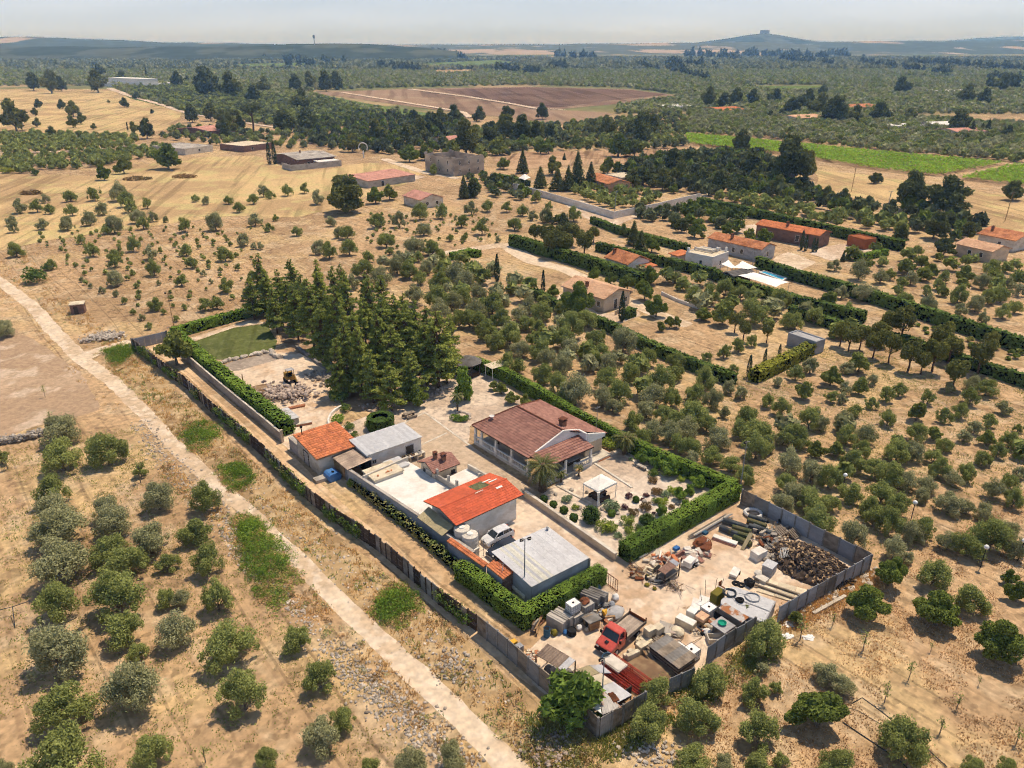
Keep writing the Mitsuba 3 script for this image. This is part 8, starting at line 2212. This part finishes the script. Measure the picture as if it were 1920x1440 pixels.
rng = np.random.default_rng(21)
GROVES = [
    ([(1700, 602), (1920, 662), (1920, 688), (1722, 624)], 2.4, 10, .7, 1, ['walnut', 'weed'], .8, 'low greenery of the overgrown plot between the hedges'),
    ([(60, 440), (300, 425), (480, 430), (470, 560), (330, 590), (200, 570), (120, 510)], 4.6, 30, .55, 1, ['olive'], 1.1, 'rows of tiny young olives in the dry field left of the cedars'),
    ([(680, 400), (900, 400), (960, 440), (860, 470), (690, 470)], 4.6, 30, .55, 1, ['olive'], 1.1, 'rows of tiny young olives on the bare soil behind the cedars'),
    ([(1700, 395), (1800, 410), (1850, 440), (1790, 460), (1700, 440)], 5.5, 10, 2.4, 1, ['walnut', 'fargreen', 'fardark'], 1.1, 'leafy garden trees left of the beige house at the right edge'),
    # px polygon, spacing, angle, R, lod, mats, zs, label
    ([(232, 168), (330, 164), (470, 176), (640, 196), (720, 222), (640, 240), (540, 238), (420, 226), (345, 208)], 5.4, 30, 2.3, 2, ['fargreen', 'olive'], 1, 'dense dark olive grove behind the golden field at the far left'),
    ([(0, 252), (250, 258), (270, 272), (180, 284), (0, 292)], 5.5, 20, 2.0, 1, ['olive'], 1, 'olive rows along the far side of the golden field'),
    ([(0, 300), (180, 290), (290, 278), (330, 288), (200, 312), (60, 325), (0, 330)], 5.0, 20, 2.0, 1, ['olive', 'olive'], 1, 'row of olives at the near side of the pale footpath on the left'),
    ([(1290, 210), (1560, 212), (1920, 238), (1920, 305), (1700, 290), (1450, 262), (1290, 250)], 5.2, 15, 2.3, 1, ['olive', 'olive2'], 1, 'dense silvery olive grove behind the vineyard on the right'),
    ([(1062, 352), (1140, 348), (1230, 368), (1232, 384), (1150, 395), (1085, 375)], 4.3, 30, 1.7, 1, ['olive'], 1, 'small olive grove inside the white boundary wall'),
    ([(1330, 372), (1400, 368), (1520, 395), (1690, 420), (1700, 440), (1560, 425), (1420, 398)], 5.2, 35, 2.0, 1, ['olive'], 1, 'olive grove behind the long hedge of the brick house'),
    ([(880, 245), (1060, 235), (1280, 215), (1290, 250), (1280, 280), (1000, 285), (900, 300)], 6.5, 10, 2.2, 1, ['olive', 'greentree' if False else 'fargreen'], 1, 'scattered olives behind the furrowed plot'),
    ([(640, 215), (800, 225), (870, 235), (840, 285), (740, 290), (640, 285), (560, 262), (560, 230)], 6.0, 10, 2.4, 1, ['fargreen', 'fardark', 'walnut'], 1.15, 'green undergrowth of the wood behind the modern house'),
    ([(330, 240), (560, 250), (640, 275), (560, 282), (400, 272), (300, 262)], 7.5, 10, 2.0, 1, ['fargreen', 'olive'], 1, 'green gardens around the small houses on the left'),
    ([(1180, 305), (1340, 290), (1420, 290), (1500, 350), (1640, 400), (1690, 425), (1560, 395), (1420, 372), (1300, 366), (1170, 345)], 5.0, 10, 2.3, 1, ['fargreen', 'walnut', 'fardark'], 1.1, 'mixed green trees around the walled garden'),
    ([(880, 330), (960, 340), (1010, 368), (960, 378), (880, 362)], 5.5, 10, 1.7, 1, ['fargreen', 'walnut'], 1, 'garden greenery beside the ruined farmhouse'),
    ([(1300, 390), (1420, 400), (1400, 440), (1330, 440), (1230, 420), (1180, 402)], 6.0, 10, 2.0, 1, ['walnut', 'fargreen'], 1, 'garden greenery behind the white flat roofed house'),
    ([(1180, 520), (1290, 520), (1370, 560), (1560, 600), (1640, 640), (1540, 640), (1400, 610), (1280, 580)], 5.6, 38, 1.9, 1, ['olive', 'olive2'], 1, 'olive grove in front of the pool garden'),
    ([(820, 490), (860, 480), (960, 520), (1060, 590), (1200, 670), (1340, 760), (1300, 800), (1180, 780), (1050, 720), (930, 640), (830, 560), (700, 500)], 5.4, 38, 1.9, 1, ['olive', 'olive2'], 1, 'further olives of the grove behind the long clipped hedge'),
    ([(1480, 700), (1920, 760), (1920, 930), (1560, 900), (1420, 800)], 6.5, 38, 1.6, 1, ['olive', 'olive2'], 1, 'further small olives of the right orchard'),
    ([(1560, 470), (1920, 480), (1920, 600), (1700, 560), (1590, 520)], 7.5, 38, 1.7, 1, ['olive', 'almond'], 1, 'further olives of the dry plot at the upper right'),
]
for px, sp, deg, R, lod, mats, zs, lab in GROVES:
    Mass().trees(grid_in(px, sp, sp, deg, rng, .16), R, lod, [m for m in dict.fromkeys(mats)], rng, zs).put('olive_grove' if 'olive' in lab else 'garden_greenery', lab)

# the plain beyond: rows of olives getting coarser with distance, fields left open
OPEN = [Polygon(PP(q)[:, :2]).buffer(0) for q in [
    [(-300, 170), (60, 160), (210, 162), (245, 180), (350, 210), (330, 240), (120, 280), (-300, 290)], [(560, 172), (590, 170), (760, 164), (980, 160), (1180, 165), (1290, 181), (1160, 200), (1150, 212), (1110, 233), (1040, 236), (870, 222), (690, 205)],
    [(1356, 158), (1450, 160), (1560, 159), (1545, 169), (1480, 174), (1395, 165)], [(1280, 245), (1930, 300), (2100, 330), (2100, 400), (1280, 280)]]]
OPEN += [Polygon(PP(q[0])[:, :2]).buffer(0) for q in PATCH]


def plain(y0, y1, sp, R, lod, mats, name, lab, keep=.75):
    half = 0.72 * y1
    q = grid_in([(-half, y0), (half, y0), (half, y1), (-half, y1)], sp, sp, 12, rng, .22, True, avoid=0)
    q = q[(np.abs(q[:, 0]) < q[:, 1] * .74 + 30)]
    nz = meshkit.noise(np.column_stack([q / 260, np.zeros(len(q))]), 3) * .7 + .3 * meshkit.noise(np.column_stack([q / 60, np.zeros(len(q))]), 5)
    q = q[nz > 1 - keep - .18]
    for o in OPEN: q = q[~contains_xy(o, q[:, 0], q[:, 1])]
    for g_ in GROVES[3:8]: q = q[~contains_xy(Polygon(PP(g_[0])[:, :2]).buffer(0), q[:, 0], q[:, 1])]
    Mass().trees(q, R, lod, mats, rng).put(name, lab)


plain(650, 1000, 6.4, 2.3, 2, ['olive', 'olive2'], 'olive_plain', 'olive groves covering the plain behind the farms', .78)
plain(1000, 1700, 9.0, 3.0, 3, ['olive2', 'olive'], 'olive_plain', 'olive groves of the far plain', .76)
plain(1700, 3200, 15.0, 4.6, 3, ['fargreen', 'olive2'], 'olive_plain', 'hazy groves of the farthest plain', .76)
# dark tree belts on the plain
belt = []
for x0, y0, x1, y1, n in [(0, 96, 150, 101, 80), (150, 95, 420, 108, 160), (420, 92, 640, 98, 120), (640, 95, 760, 101, 60), (712, 130, 790, 136, 26), (815, 107, 870, 114, 26), (920, 133, 1015, 141, 40), (1035, 128, 1075, 134, 16), (1040, 108, 1110, 112, 20), (1245, 130, 1320, 152, 40), (1180, 120, 1230, 136, 18),
                          (1290, 108, 1380, 114, 30), (1380, 104, 1540, 112, 50), (1555, 104, 1600, 112, 16), (1610, 122, 1680, 132, 26), (1700, 122, 1850, 132, 60), (1700, 135, 1790, 141, 22), (1850, 150, 1920, 160, 26), (1250, 124, 1330, 128, 26), (1460, 116, 1560, 124, 26), (1850, 130, 1920, 136, 24), (545, 128, 640, 120, 16), (490, 112, 560, 118, 20)]:
    n = int(n * .7)
    t = rng.random(n)
    px = np.column_stack([x0 + (x1 - x0) * t + rng.normal(0, 5, n), y0 + (y1 - y0) * t + rng.normal(0, 1.2, n)])
    belt.append(PP(px)[:, :2])
q = np.vstack(belt)
Mass().trees(q, np.clip(q[:, 1] / 300, 3.6, 11), 3, ['fardark'], rng, 1.4).put('tree_belt', 'dark belts of trees strung across the far plain')

# the two bright vineyards: leafy rows
def vineyard(px, label, sp, deg):
    pg = Polygon(PP(px)[:, :2]).buffer(0)
    L = Leaves('vine')
    q = grid_in(px, .8, sp, deg, rng, .04, avoid=0, drop=.01)
    k = 5
    c = np.repeat(np.column_stack([q, np.full(len(q), 1.45)]), k, axis=0) + rng.normal(size=(len(q) * k, 3)) * [.45, .75, .28]
    L.put(c, np.array([0, 0, 1.]) + rng.normal(size=c.shape) * .5, .62, rng)
    key = thing('vineyard', label, None, None, 'stuff')
    scene[key] = L.dict()


vineyard([(1286, 253), (1400, 263), (1650, 288), (1880, 309), (1755, 331), (1640, 319), (1480, 291), (1290, 271)], 'bright green vineyard behind the dark pines on the right', 2.3, -20)
vineyard([(1902, 312), (2000, 316), (2000, 362), (1920, 350), (1800, 337)], 'second bright green vineyard cut off by the right edge', 2.3, -20)


def scatter(px, n, seed, world=False):
    r = np.random.default_rng(seed)
    pg = Polygon(np.asarray(px) if world else PP(px)[:, :2]).buffer(0)
    x0, y0, x1, y1 = pg.bounds
    q = np.column_stack([r.uniform(x0, x1, n * 3), r.uniform(y0, y1, n * 3)])
    return q[contains_xy(pg, q[:, 0], q[:, 1])][:n], r


def tufts(px, n, h, mat, seed, name, label, patch=.0, spread=.16, per=7, avoid=None, world=False):
    """tufts of blades: thin upright triangles"""
    q, r = scatter(px, n, seed, world)
    if patch: q = q[meshkit.fbm(np.column_stack([q / 3.2, 0 * q[:, :1] + seed]), 3, seed) > patch]
    if avoid is not None: q = q[~contains_xy(avoid, q[:, 0], q[:, 1])]
    c = np.repeat(q, per, axis=0) + r.normal(0, spread, (len(q) * per, 2))
    hh = h * r.uniform(.45, 1.3, len(c))
    a = r.uniform(0, 6.28, len(c))
    w = .035 + .05 * r.random(len(c))
    lean = r.normal(0, .35, (len(c), 2)) * hh[:, None]
    d = np.column_stack([np.cos(a), np.sin(a)]) * w[:, None]
    v = np.stack([np.column_stack([c - d, 0 * hh]), np.column_stack([c + d, 0 * hh]), np.column_stack([c + lean, hh])], 1).reshape(-1, 3)
    t = np.repeat(np.column_stack([np.full(len(c), LEAFI[mat] + .5), r.uniform(.75, 1.25, len(c))]), 3, axis=0)
    key = thing(name, label, None, None, 'stuff')
    scene[key] = mikit.ply((v, np.arange(len(v)).reshape(-1, 3)), 'leaf', False, uv=t)


VERGE = [(225, 640), (300, 700), (400, 800), (520, 910), (700, 1060), (840, 1170), (960, 1275), (1080, 1390), (1150, 1480), (1200, 1620), (1030, 1500), (900, 1365), (780, 1240), (640, 1110), (560, 1035), (480, 955), (400, 880), (330, 820), (270, 750), (200, 690), (190, 640)]
track_poly = Polygon(ribbon(TRACK, TW)).buffer(.1)
tufts(VERGE, 6000, .42, 'drygrass', 31, 'dry_grass', 'straw coloured dry grass along the boundary fence', .40, .22, 7, track_poly)
tufts(VERGE, 2600, .38, 'weed', 32, 'green_weeds', 'green and yellow weeds among the dry grass by the fence', .52, .25, 7, track_poly)
tufts([(0, 480), (60, 540), (140, 640), (200, 700), (240, 760), (210, 780), (120, 690), (60, 600), (0, 560)], 1500, .35, 'drygrass', 33, 'dry_grass', 'dry grass on the left bank of the upper track', .42, .22, 7, track_poly)
tufts([(40, 470), (130, 560), (200, 620), (240, 640), (190, 650), (110, 590), (40, 520)], 1700, .4, 'drygrass', 34, 'dry_grass', 'dry grass round the small hut', .40, .22, 7, track_poly)
tufts([(300, 850), (470, 1000), (640, 1150), (760, 1270), (900, 1400), (950, 1440), (860, 1440), (720, 1310), (560, 1150), (430, 1010), (300, 890)], 3600, .34, 'drygrass', 35, 'dry_grass', 'dry grass on the left edge of the lower track', .44, .22, 6, track_poly)
tufts([(985, 1330), (1120, 1385), (1260, 1300), (1420, 1200), (1460, 1230), (1300, 1340), (1130, 1440), (1000, 1440)], 2200, .38, 'weed', 36, 'green_weeds', 'weeds at the foot of the scrap yard fence', .44, .25, 7)
tufts([(1450, 1150), (1640, 1060), (1680, 1085), (1480, 1190)], 1100, .32, 'drygrass', 37, 'dry_grass', 'yellow dry grass outside the right scrap yard fence', .4, .22, 7)
for seed, px, n, lab in [(61, [(-60, 850), (250, 800), (420, 1000), (640, 1220), (900, 1480), (-100, 1480)], 5200, 'sparse dry stubble in the left orchard'), (62, [(1290, 1330), (1650, 1080), (1960, 900), (1960, 1480), (1300, 1480)], 5200, 'sparse dry stubble in the lower right field'), (63, [(1180, 800), (1500, 640), (1960, 720), (1960, 900), (1660, 1060), (1390, 915)], 6500, 'sparse dry stubble in the right orchard'),
                         (64, [(0, 400), (500, 420), (480, 590), (240, 620), (60, 480)], 4200, 'sparse dry stubble in the field left of the cedars')]:
    tufts(px, n, .16, ['deadgrass', 'weed'][seed % 2] if seed != 64 else 'drygrass', seed, 'dry_stubble', lab, .45, .3, 6)
tufts(ribbon(TRACK, [.7] * 18), 1500, .16, 'deadgrass', 47, 'dry_grass', 'sparse dry grass between the wheel ruts of the dirt track', .5, .12, 5, None, True)
for seed, px, n, lab in [(51, VERGE, 1500, 'brown and green scrub tussocks in the verge'), (52, [(300, 850), (470, 1000), (640, 1150), (760, 1270), (900, 1400), (950, 1440), (860, 1440), (720, 1310), (560, 1150), (430, 1010), (300, 890)], 300, 'brown scrub tussocks on the stony bank below the track'),
                         (53, [(40, 470), (130, 560), (240, 640), (200, 690), (130, 640), (0, 520)], 240, 'scrub tussocks along the upper track'), (54, [(985, 1330), (1120, 1385), (1260, 1300), (1420, 1200), (1460, 1230), (1300, 1340), (1130, 1440), (960, 1440)], 260, 'scrub at the foot of the scrap yard fence')]:
    q, r = scatter(px, n * 2, seed)
    q = q[(meshkit.fbm(np.column_stack([q / 2.7, 0 * q[:, :1] + seed]), 3, seed) > .47) & ~contains_xy(track_poly, q[:, 0], q[:, 1])]
    L = Leaves('deadgrass')
    for x, y in q[:n]:
        hh, w = r.uniform(.12, .42), r.uniform(.2, .6)
        L.shell((x, y, hh * .4), (w, w * r.uniform(.6, 1.2), hh), 36, .085, r, .3, .9, m=['deadgrass', 'drygrass', 'weed', 'ivy', 'deadgrass', 'rust', 'olive2', 'ivy'][int(r.integers(8))], low=-.2, long=1.7)
    key = thing('scrub', lab, None, None, 'stuff')
    scene[key] = L.dict()
for seed, px, lab in [(41, [(450, 990), (490, 985), (530, 1030), (565, 1090), (520, 1145), (480, 1110), (455, 1050)], 'big bright green bramble thicket beside the dirt track'), (42, [(345, 795), (390, 785), (415, 815), (375, 855), (345, 835)], 'green bramble clump in the verge near the upper lane'),
                      (43, [(408, 880), (450, 870), (475, 900), (440, 925)], 'green bramble clump in the verge halfway down the track'), (44, [(705, 1120), (750, 1100), (790, 1140), (745, 1180), (705, 1160)], 'light green bramble clump in the lower verge'), (45, [(195, 660), (240, 645), (258, 660), (215, 690)], 'green weedy clump at the spur to the gate'),
                      (46, [(440, 965), (480, 975), (500, 1010), (460, 1015)], 'green bramble tip above the big thicket')]:
    q, r = scatter(px, 420 if seed != 41 else 800, seed)
    c0 = q.mean(0)
    rad = np.linalg.norm(q - c0, axis=1).max()
    L = Leaves('bramble')
    for x, y in q + r.normal(0, .5, q.shape):
        t = np.linalg.norm([x - c0[0], y - c0[1]]) / rad + .9 * (meshkit.noise(np.array([[x / 1.6, y / 1.6, 0.]]), seed)[0] - .5)
        if t > .9: continue
        hh = r.uniform(.2, .8) * (1.15 - t)
        L.shell((x, y, hh * .6), (r.uniform(.25, .6), r.uniform(.25, .6), hh), 34, .10, r, .2, .7, m=['bramble', 'hedge', 'weed', 'bramble'][int(min(3, r.exponential(.8)))] if t < .5 else ['weed', 'bramble', 'deadgrass'][int(r.integers(3))], low=-.3)
    key = thing('bramble_patch', lab, None, None, 'stuff')
    scene[key] = L.dict()
# ---------------------------------------------------------------- hills at the horizon, castle hill, air
def hill_fn(dark, pale, cut, sc):
    def fn(p, n, uv):
        t = mikit.smoothstep(cut, cut + .08, mikit.fbm(p.x / sc, p.y / sc / 1.6, p.z / 60, 4))
        c = mikit.mix(dark, pale, t)
        return c * (0.75 + .5 * mikit.fbm(p.x / 45, p.y / 45, p.z / 20, 3))
    return fn


ground_bsdf('hill_wood', hill_fn((.075, .09, .05), (.40, .31, .20), .60, 260.0))
ground_bsdf('hill_straw', hill_fn((.10, .11, .06), (.40, .31, .20), .54, 330.0))
ground_bsdf('hill_dark', hill_fn((.05, .065, .04), (.09, .10, .06), .5, 200.0))


def hill(name, label, dist, prof, bsdf, thick=1600.0, seed=1, rough_=6.0):
    """ridge whose crest, seen from the drone, passes through the pixels of prof; a real mound thick metres deep"""
    px = np.array(prof, float)
    xs = np.linspace(px[0, 0], px[-1, 0], 90)
    yy = np.interp(xs, px[:, 0], px[:, 1])
    crest = []
    for x, y in zip(xs, yy):
        b = (y - 720) / F
        k = dist / (CP - b * SP)
        crest.append([(x - 960) / F * k, dist, CAMZ + k * (-SP - b * CP)])
    crest = np.array(crest)
    crest[:, 2] = np.maximum(crest[:, 2] + rough_ * (meshkit.fbm(np.column_stack([crest[:, 0] / 180, 0 * xs, 0 * xs + seed]), 4, seed) - .5), .5)
    rows = []
    m = 26
    for j in range(m):
        t = j / (m - 1) * 2 - 1
        s = math.cos(t * math.pi / 2) ** 1.3
        q = crest.copy()
        q[:, 1] += t * thick * (1 if t < 0 else .8)
        q[:, 0] *= 1 + t * .12
        w = 1 + .5 * s * (1 - s) * 4 * (meshkit.fbm(np.column_stack([q[:, :2] / 500, 0 * xs]), 4, seed + 3) - .5)
        q[:, 2] = crest[:, 2] * s * w - .3
        rows.append(q)
    v = np.vstack(rows)
    n = len(xs)
    i = (np.arange(m - 1)[:, None] * n + np.arange(n - 1)[None]).ravel()
    key = thing(name, label, None, None, 'structure')
    scene[key] = mikit.ply((v, np.column_stack([i, i + 1, i + n + 1, i + n])), bsdf, True)


hill('hills', 'low wooded ridge with pale fields along the left horizon', 5200, [(-400, 70), (0, 70), (60, 69), (110, 70), (200, 75), (300, 79), (420, 81), (560, 82), (640, 84)], 'hill_wood', 1500, 1, 10)
hill('hills', 'dark wooded rise in front of the left horizon', 3000, [(-300, 89), (0, 87), (150, 87), (300, 88), (420, 85), (520, 83), (610, 81), (700, 83), (800, 89), (860, 96)], 'hill_dark', 500, 2, 6)
hill('hills', 'pale rolling fields along the middle horizon', 6500, [(640, 84), (760, 84), (900, 83), (1000, 83), (1100, 82), (1180, 81), (1280, 80), (1400, 82), (1500, 84), (1600, 86)], 'hill_straw', 2200, 3, 8)
hill('castle_hill', 'dark dome shaped hill that carries the castle', 6800, [(1270, 84), (1320, 78), (1370, 71), (1405, 65), (1430, 62.5), (1455, 64.5), (1490, 71), (1530, 77), (1600, 81), (1700, 84)], 'hill_dark', 900, 4, 3)
hill('hills', 'straw coloured slopes below the castle hill', 5600, [(1180, 89), (1260, 85), (1340, 80), (1420, 78), (1500, 83), (1600, 86), (1680, 90)], 'hill_straw', 700, 5, 8)
hill('hills', 'broad wooded ridge on the right horizon', 6200, [(1480, 84), (1530, 78.5), (1600, 77.5), (1700, 77), (1800, 77), (1920, 74), (2300, 72)], 'hill_wood', 1700, 6, 8)
hill('hills', 'faint blue ridge at the far right horizon', 11000, [(1760, 79), (1800, 74), (1860, 69.5), (1920, 68), (2200, 64)], 'hill_dark', 1500, 7, 20)
# the octagonal castle on its hill
t_ = thing('castle', 'tiny pale octagonal castle on top of the dome shaped hill', 'castle')
b = (60 - 720) / F
k_ = 6800 / (CP - b * SP)
cx, cy, cz = (1434 - 960) / F * k_, 6800, CAMZ + k_ * (-SP - (63.2 - 720) / F * CP)
b = B(m='castle')
b.lathe(cx, cy, cz - 6, [(27, 0), (27, 31), (23, 31), (23, 28), (.1, 28)], 8)
part(t_, 'keep', b)
for i in range(8):
    a = math.pi / 8 + i * math.pi / 4
    part(t_, 'corner_tower', B(m='castle').lathe(cx + 29 * math.cos(a), cy + 29 * math.sin(a), cz - 6, [(8, 0), (8, 33), (.1, 33)], 8))
# a thin mast far away
t_ = thing('mast', 'thin dark mast on the left horizon', 'mast')
q = P(610, 90)
part(t_, 'pole', B(m='steelpole').tube([[-690, 2900, 0], [-690, 2900, 75]], 1.2, 5))
part(t_, 'antenna', B(m='steelpole').box(-690, 2900, 70, 6, 6, 10))
# the air
if HAZE:
    scene['air'] = {'type': 'homogeneous', 'albedo': {'type': 'rgb', 'value': [.76, .89, .999]}, 'sigma_t': {'type': 'rgb', 'value': [.56 * HAZE, .98 * HAZE, 1.75 * HAZE]}}
    scene['haze'] = {'type': 'cube', 'bsdf': {'type': 'null'}, 'interior': {'type': 'ref', 'id': 'air'}, 'to_world': T().translate([0, 11000, 109]).scale([15500, 12000, 111])}
    labels['haze'] = {'label': 'thin warm summer haze over the plain', 'kind': 'stuff'}
    scene['camera']['medium'] = {'type': 'ref', 'id': 'air'}
# ---------------------------------------------------------------- labels that single the trees out
ORD = 'first second third fourth fifth sixth seventh eighth ninth tenth eleventh twelfth thirteenth fourteenth fifteenth sixteenth seventeenth eighteenth nineteenth twentieth twenty-first twenty-second twenty-third twenty-fourth'.split()


def to_px(x, y, z=1.5):
    f_, d_ = y * CP - (z - CAMZ) * SP, -(y * SP + (z - CAMZ) * CP)
    return 960 + F * x / f_, 720 + F * d_ / f_


LM = [(1165, 1190, 'the red truck'), (1123, 905, 'the white gazebo'), (1630, 1050, 'the right corner of the scrap yard'), (1387, 925, 'the far end of the garden hedge'), (1512, 640, 'the grey container'), (1120, 555, 'the peach roofed house'), (1180, 490, 'the red roofed white house'), (1838, 1045, 'the white globe lamp'),
      (1578, 910, 'the middle globe lamp'), (1707, 965, 'the upper globe lamp'), (1000, 740, 'the long hedge behind the house'), (1375, 722, 'the end of the dark hedge'), (1440, 705, 'the yellowish hedge'), (880, 680, 'the pavilion'), (1018, 540, 'the slim cypress'), (1165, 580, 'the cypress at the peach house'),
      (1430, 520, 'the swimming pool'), (285, 630, 'the grey gate'), (140, 575, 'the small brown hut'), (645, 360, 'the huge dark pine'), (790, 372, 'the pink roofed house'), (505, 1060, 'the bramble thicket'), (1130, 1340, 'the lamp mast'), (1410, 1195, 'the short sheet fence'), (1290, 1270, 'the dark fence corner'),
      (1920, 1440, 'the bottom right corner'), (1920, 900, 'the right picture edge'), (1700, 700, 'the round pine row'), (1550, 800, 'the middle of the right orchard'), (1300, 800, 'the hedge side of the orchard'), (960, 620, 'the middle of the grove'), (700, 430, 'the bare soil behind the cedars'), (100, 420, 'the left edge of the golden field'),
      (360, 470, 'the middle of the dry field'), (1750, 850, 'the upper right orchard'), (1250, 680, 'the lower grove'), (1800, 1230, 'the sapling field'), (1660, 560, 'the dark hedge behind the pool'), (1850, 520, 'the upper right plot'), (820, 560, 'the upper edge of the grove')]
byg = {}
for key, x, y, R, cat in TREE_LOG:
    byg.setdefault(labels[key].get('label', ''), []).append((key, *to_px(x, y), R))
taken = set()
for lab, ts in byg.items():
    if len(ts) < 2: continue
    left = dict((k, (a, b, R)) for k, a, b, R in ts)
    kind = labels[ts[0][0]]['category']
    if len(ts) <= 46 and 'left of the white' not in lab:                                                # few of a kind: their order from the left
        for i, (k, a, b, R) in enumerate(sorted(ts, key=lambda q: q[1])):
            n = 'leftmost' if i == 0 else 'rightmost' if i == len(ts) - 1 else (ORD[i] + ' from the left' if i < 23 else ORD[min(23, len(ts) - 1 - i)] + ' from the right')
            labels[k]['label'] = lab + ', ' + n
        continue
    if 'left of the white dirt track' in lab:                        # rows of the front orchard
        cols = {}
        for k, (a, b, R) in left.items(): cols.setdefault(int(np.searchsorted([160, 262, 350, 475], a)), []).append((b, k))
        for c, q in cols.items():
            for i, (b, k) in enumerate(sorted(q, reverse=True)): labels[k]['label'] = f'olive tree in the front left orchard, {ORD[c]} row from the left, {ORD[min(i, 19)]} from the front'
        continue
    for rank in range(4):                                            # many: by the nearest thing one can find
        for lx, ly, ph in LM:
            for nm, ok in (('left of', lambda a, b: a < lx - abs(b - ly)), ('right of', lambda a, b: a > lx + abs(b - ly)), ('behind', lambda a, b: b < ly - abs(a - lx)), ('in front of', lambda a, b: b > ly + abs(a - lx))):
                c = sorted((math.hypot(a - lx, b - ly), k) for k, (a, b, R) in left.items() if ok(a, b))
                if c and c[0][0] < 60 + 35 * rank and (kind, nm, ph, rank) not in taken:
                    taken.add((kind, nm, ph, rank))
                    k = c[0][1]
                    labels[k]['label'] = f"olive tree {['closest', 'second closest', 'third closest', 'fourth closest'][rank]} {nm} {ph}" if 'olive' in kind else f'{kind} {nm} {ph}'
                    left.pop(k)
    srt = sorted(ts, key=lambda q: -q[2])                             # what is left: bands from the front, order from the left
    nb = -(-len(ts) // 22)
    for j in range(nb):
        band = sorted(srt[j * len(ts) // nb:(j + 1) * len(ts) // nb], key=lambda q: q[1])
        for i, q in enumerate(band):
            if q[0] in left: labels[q[0]]['label'] = f'{lab}, {ORD[min(i, 23)]} from the left, {ORD[j]} band from front'
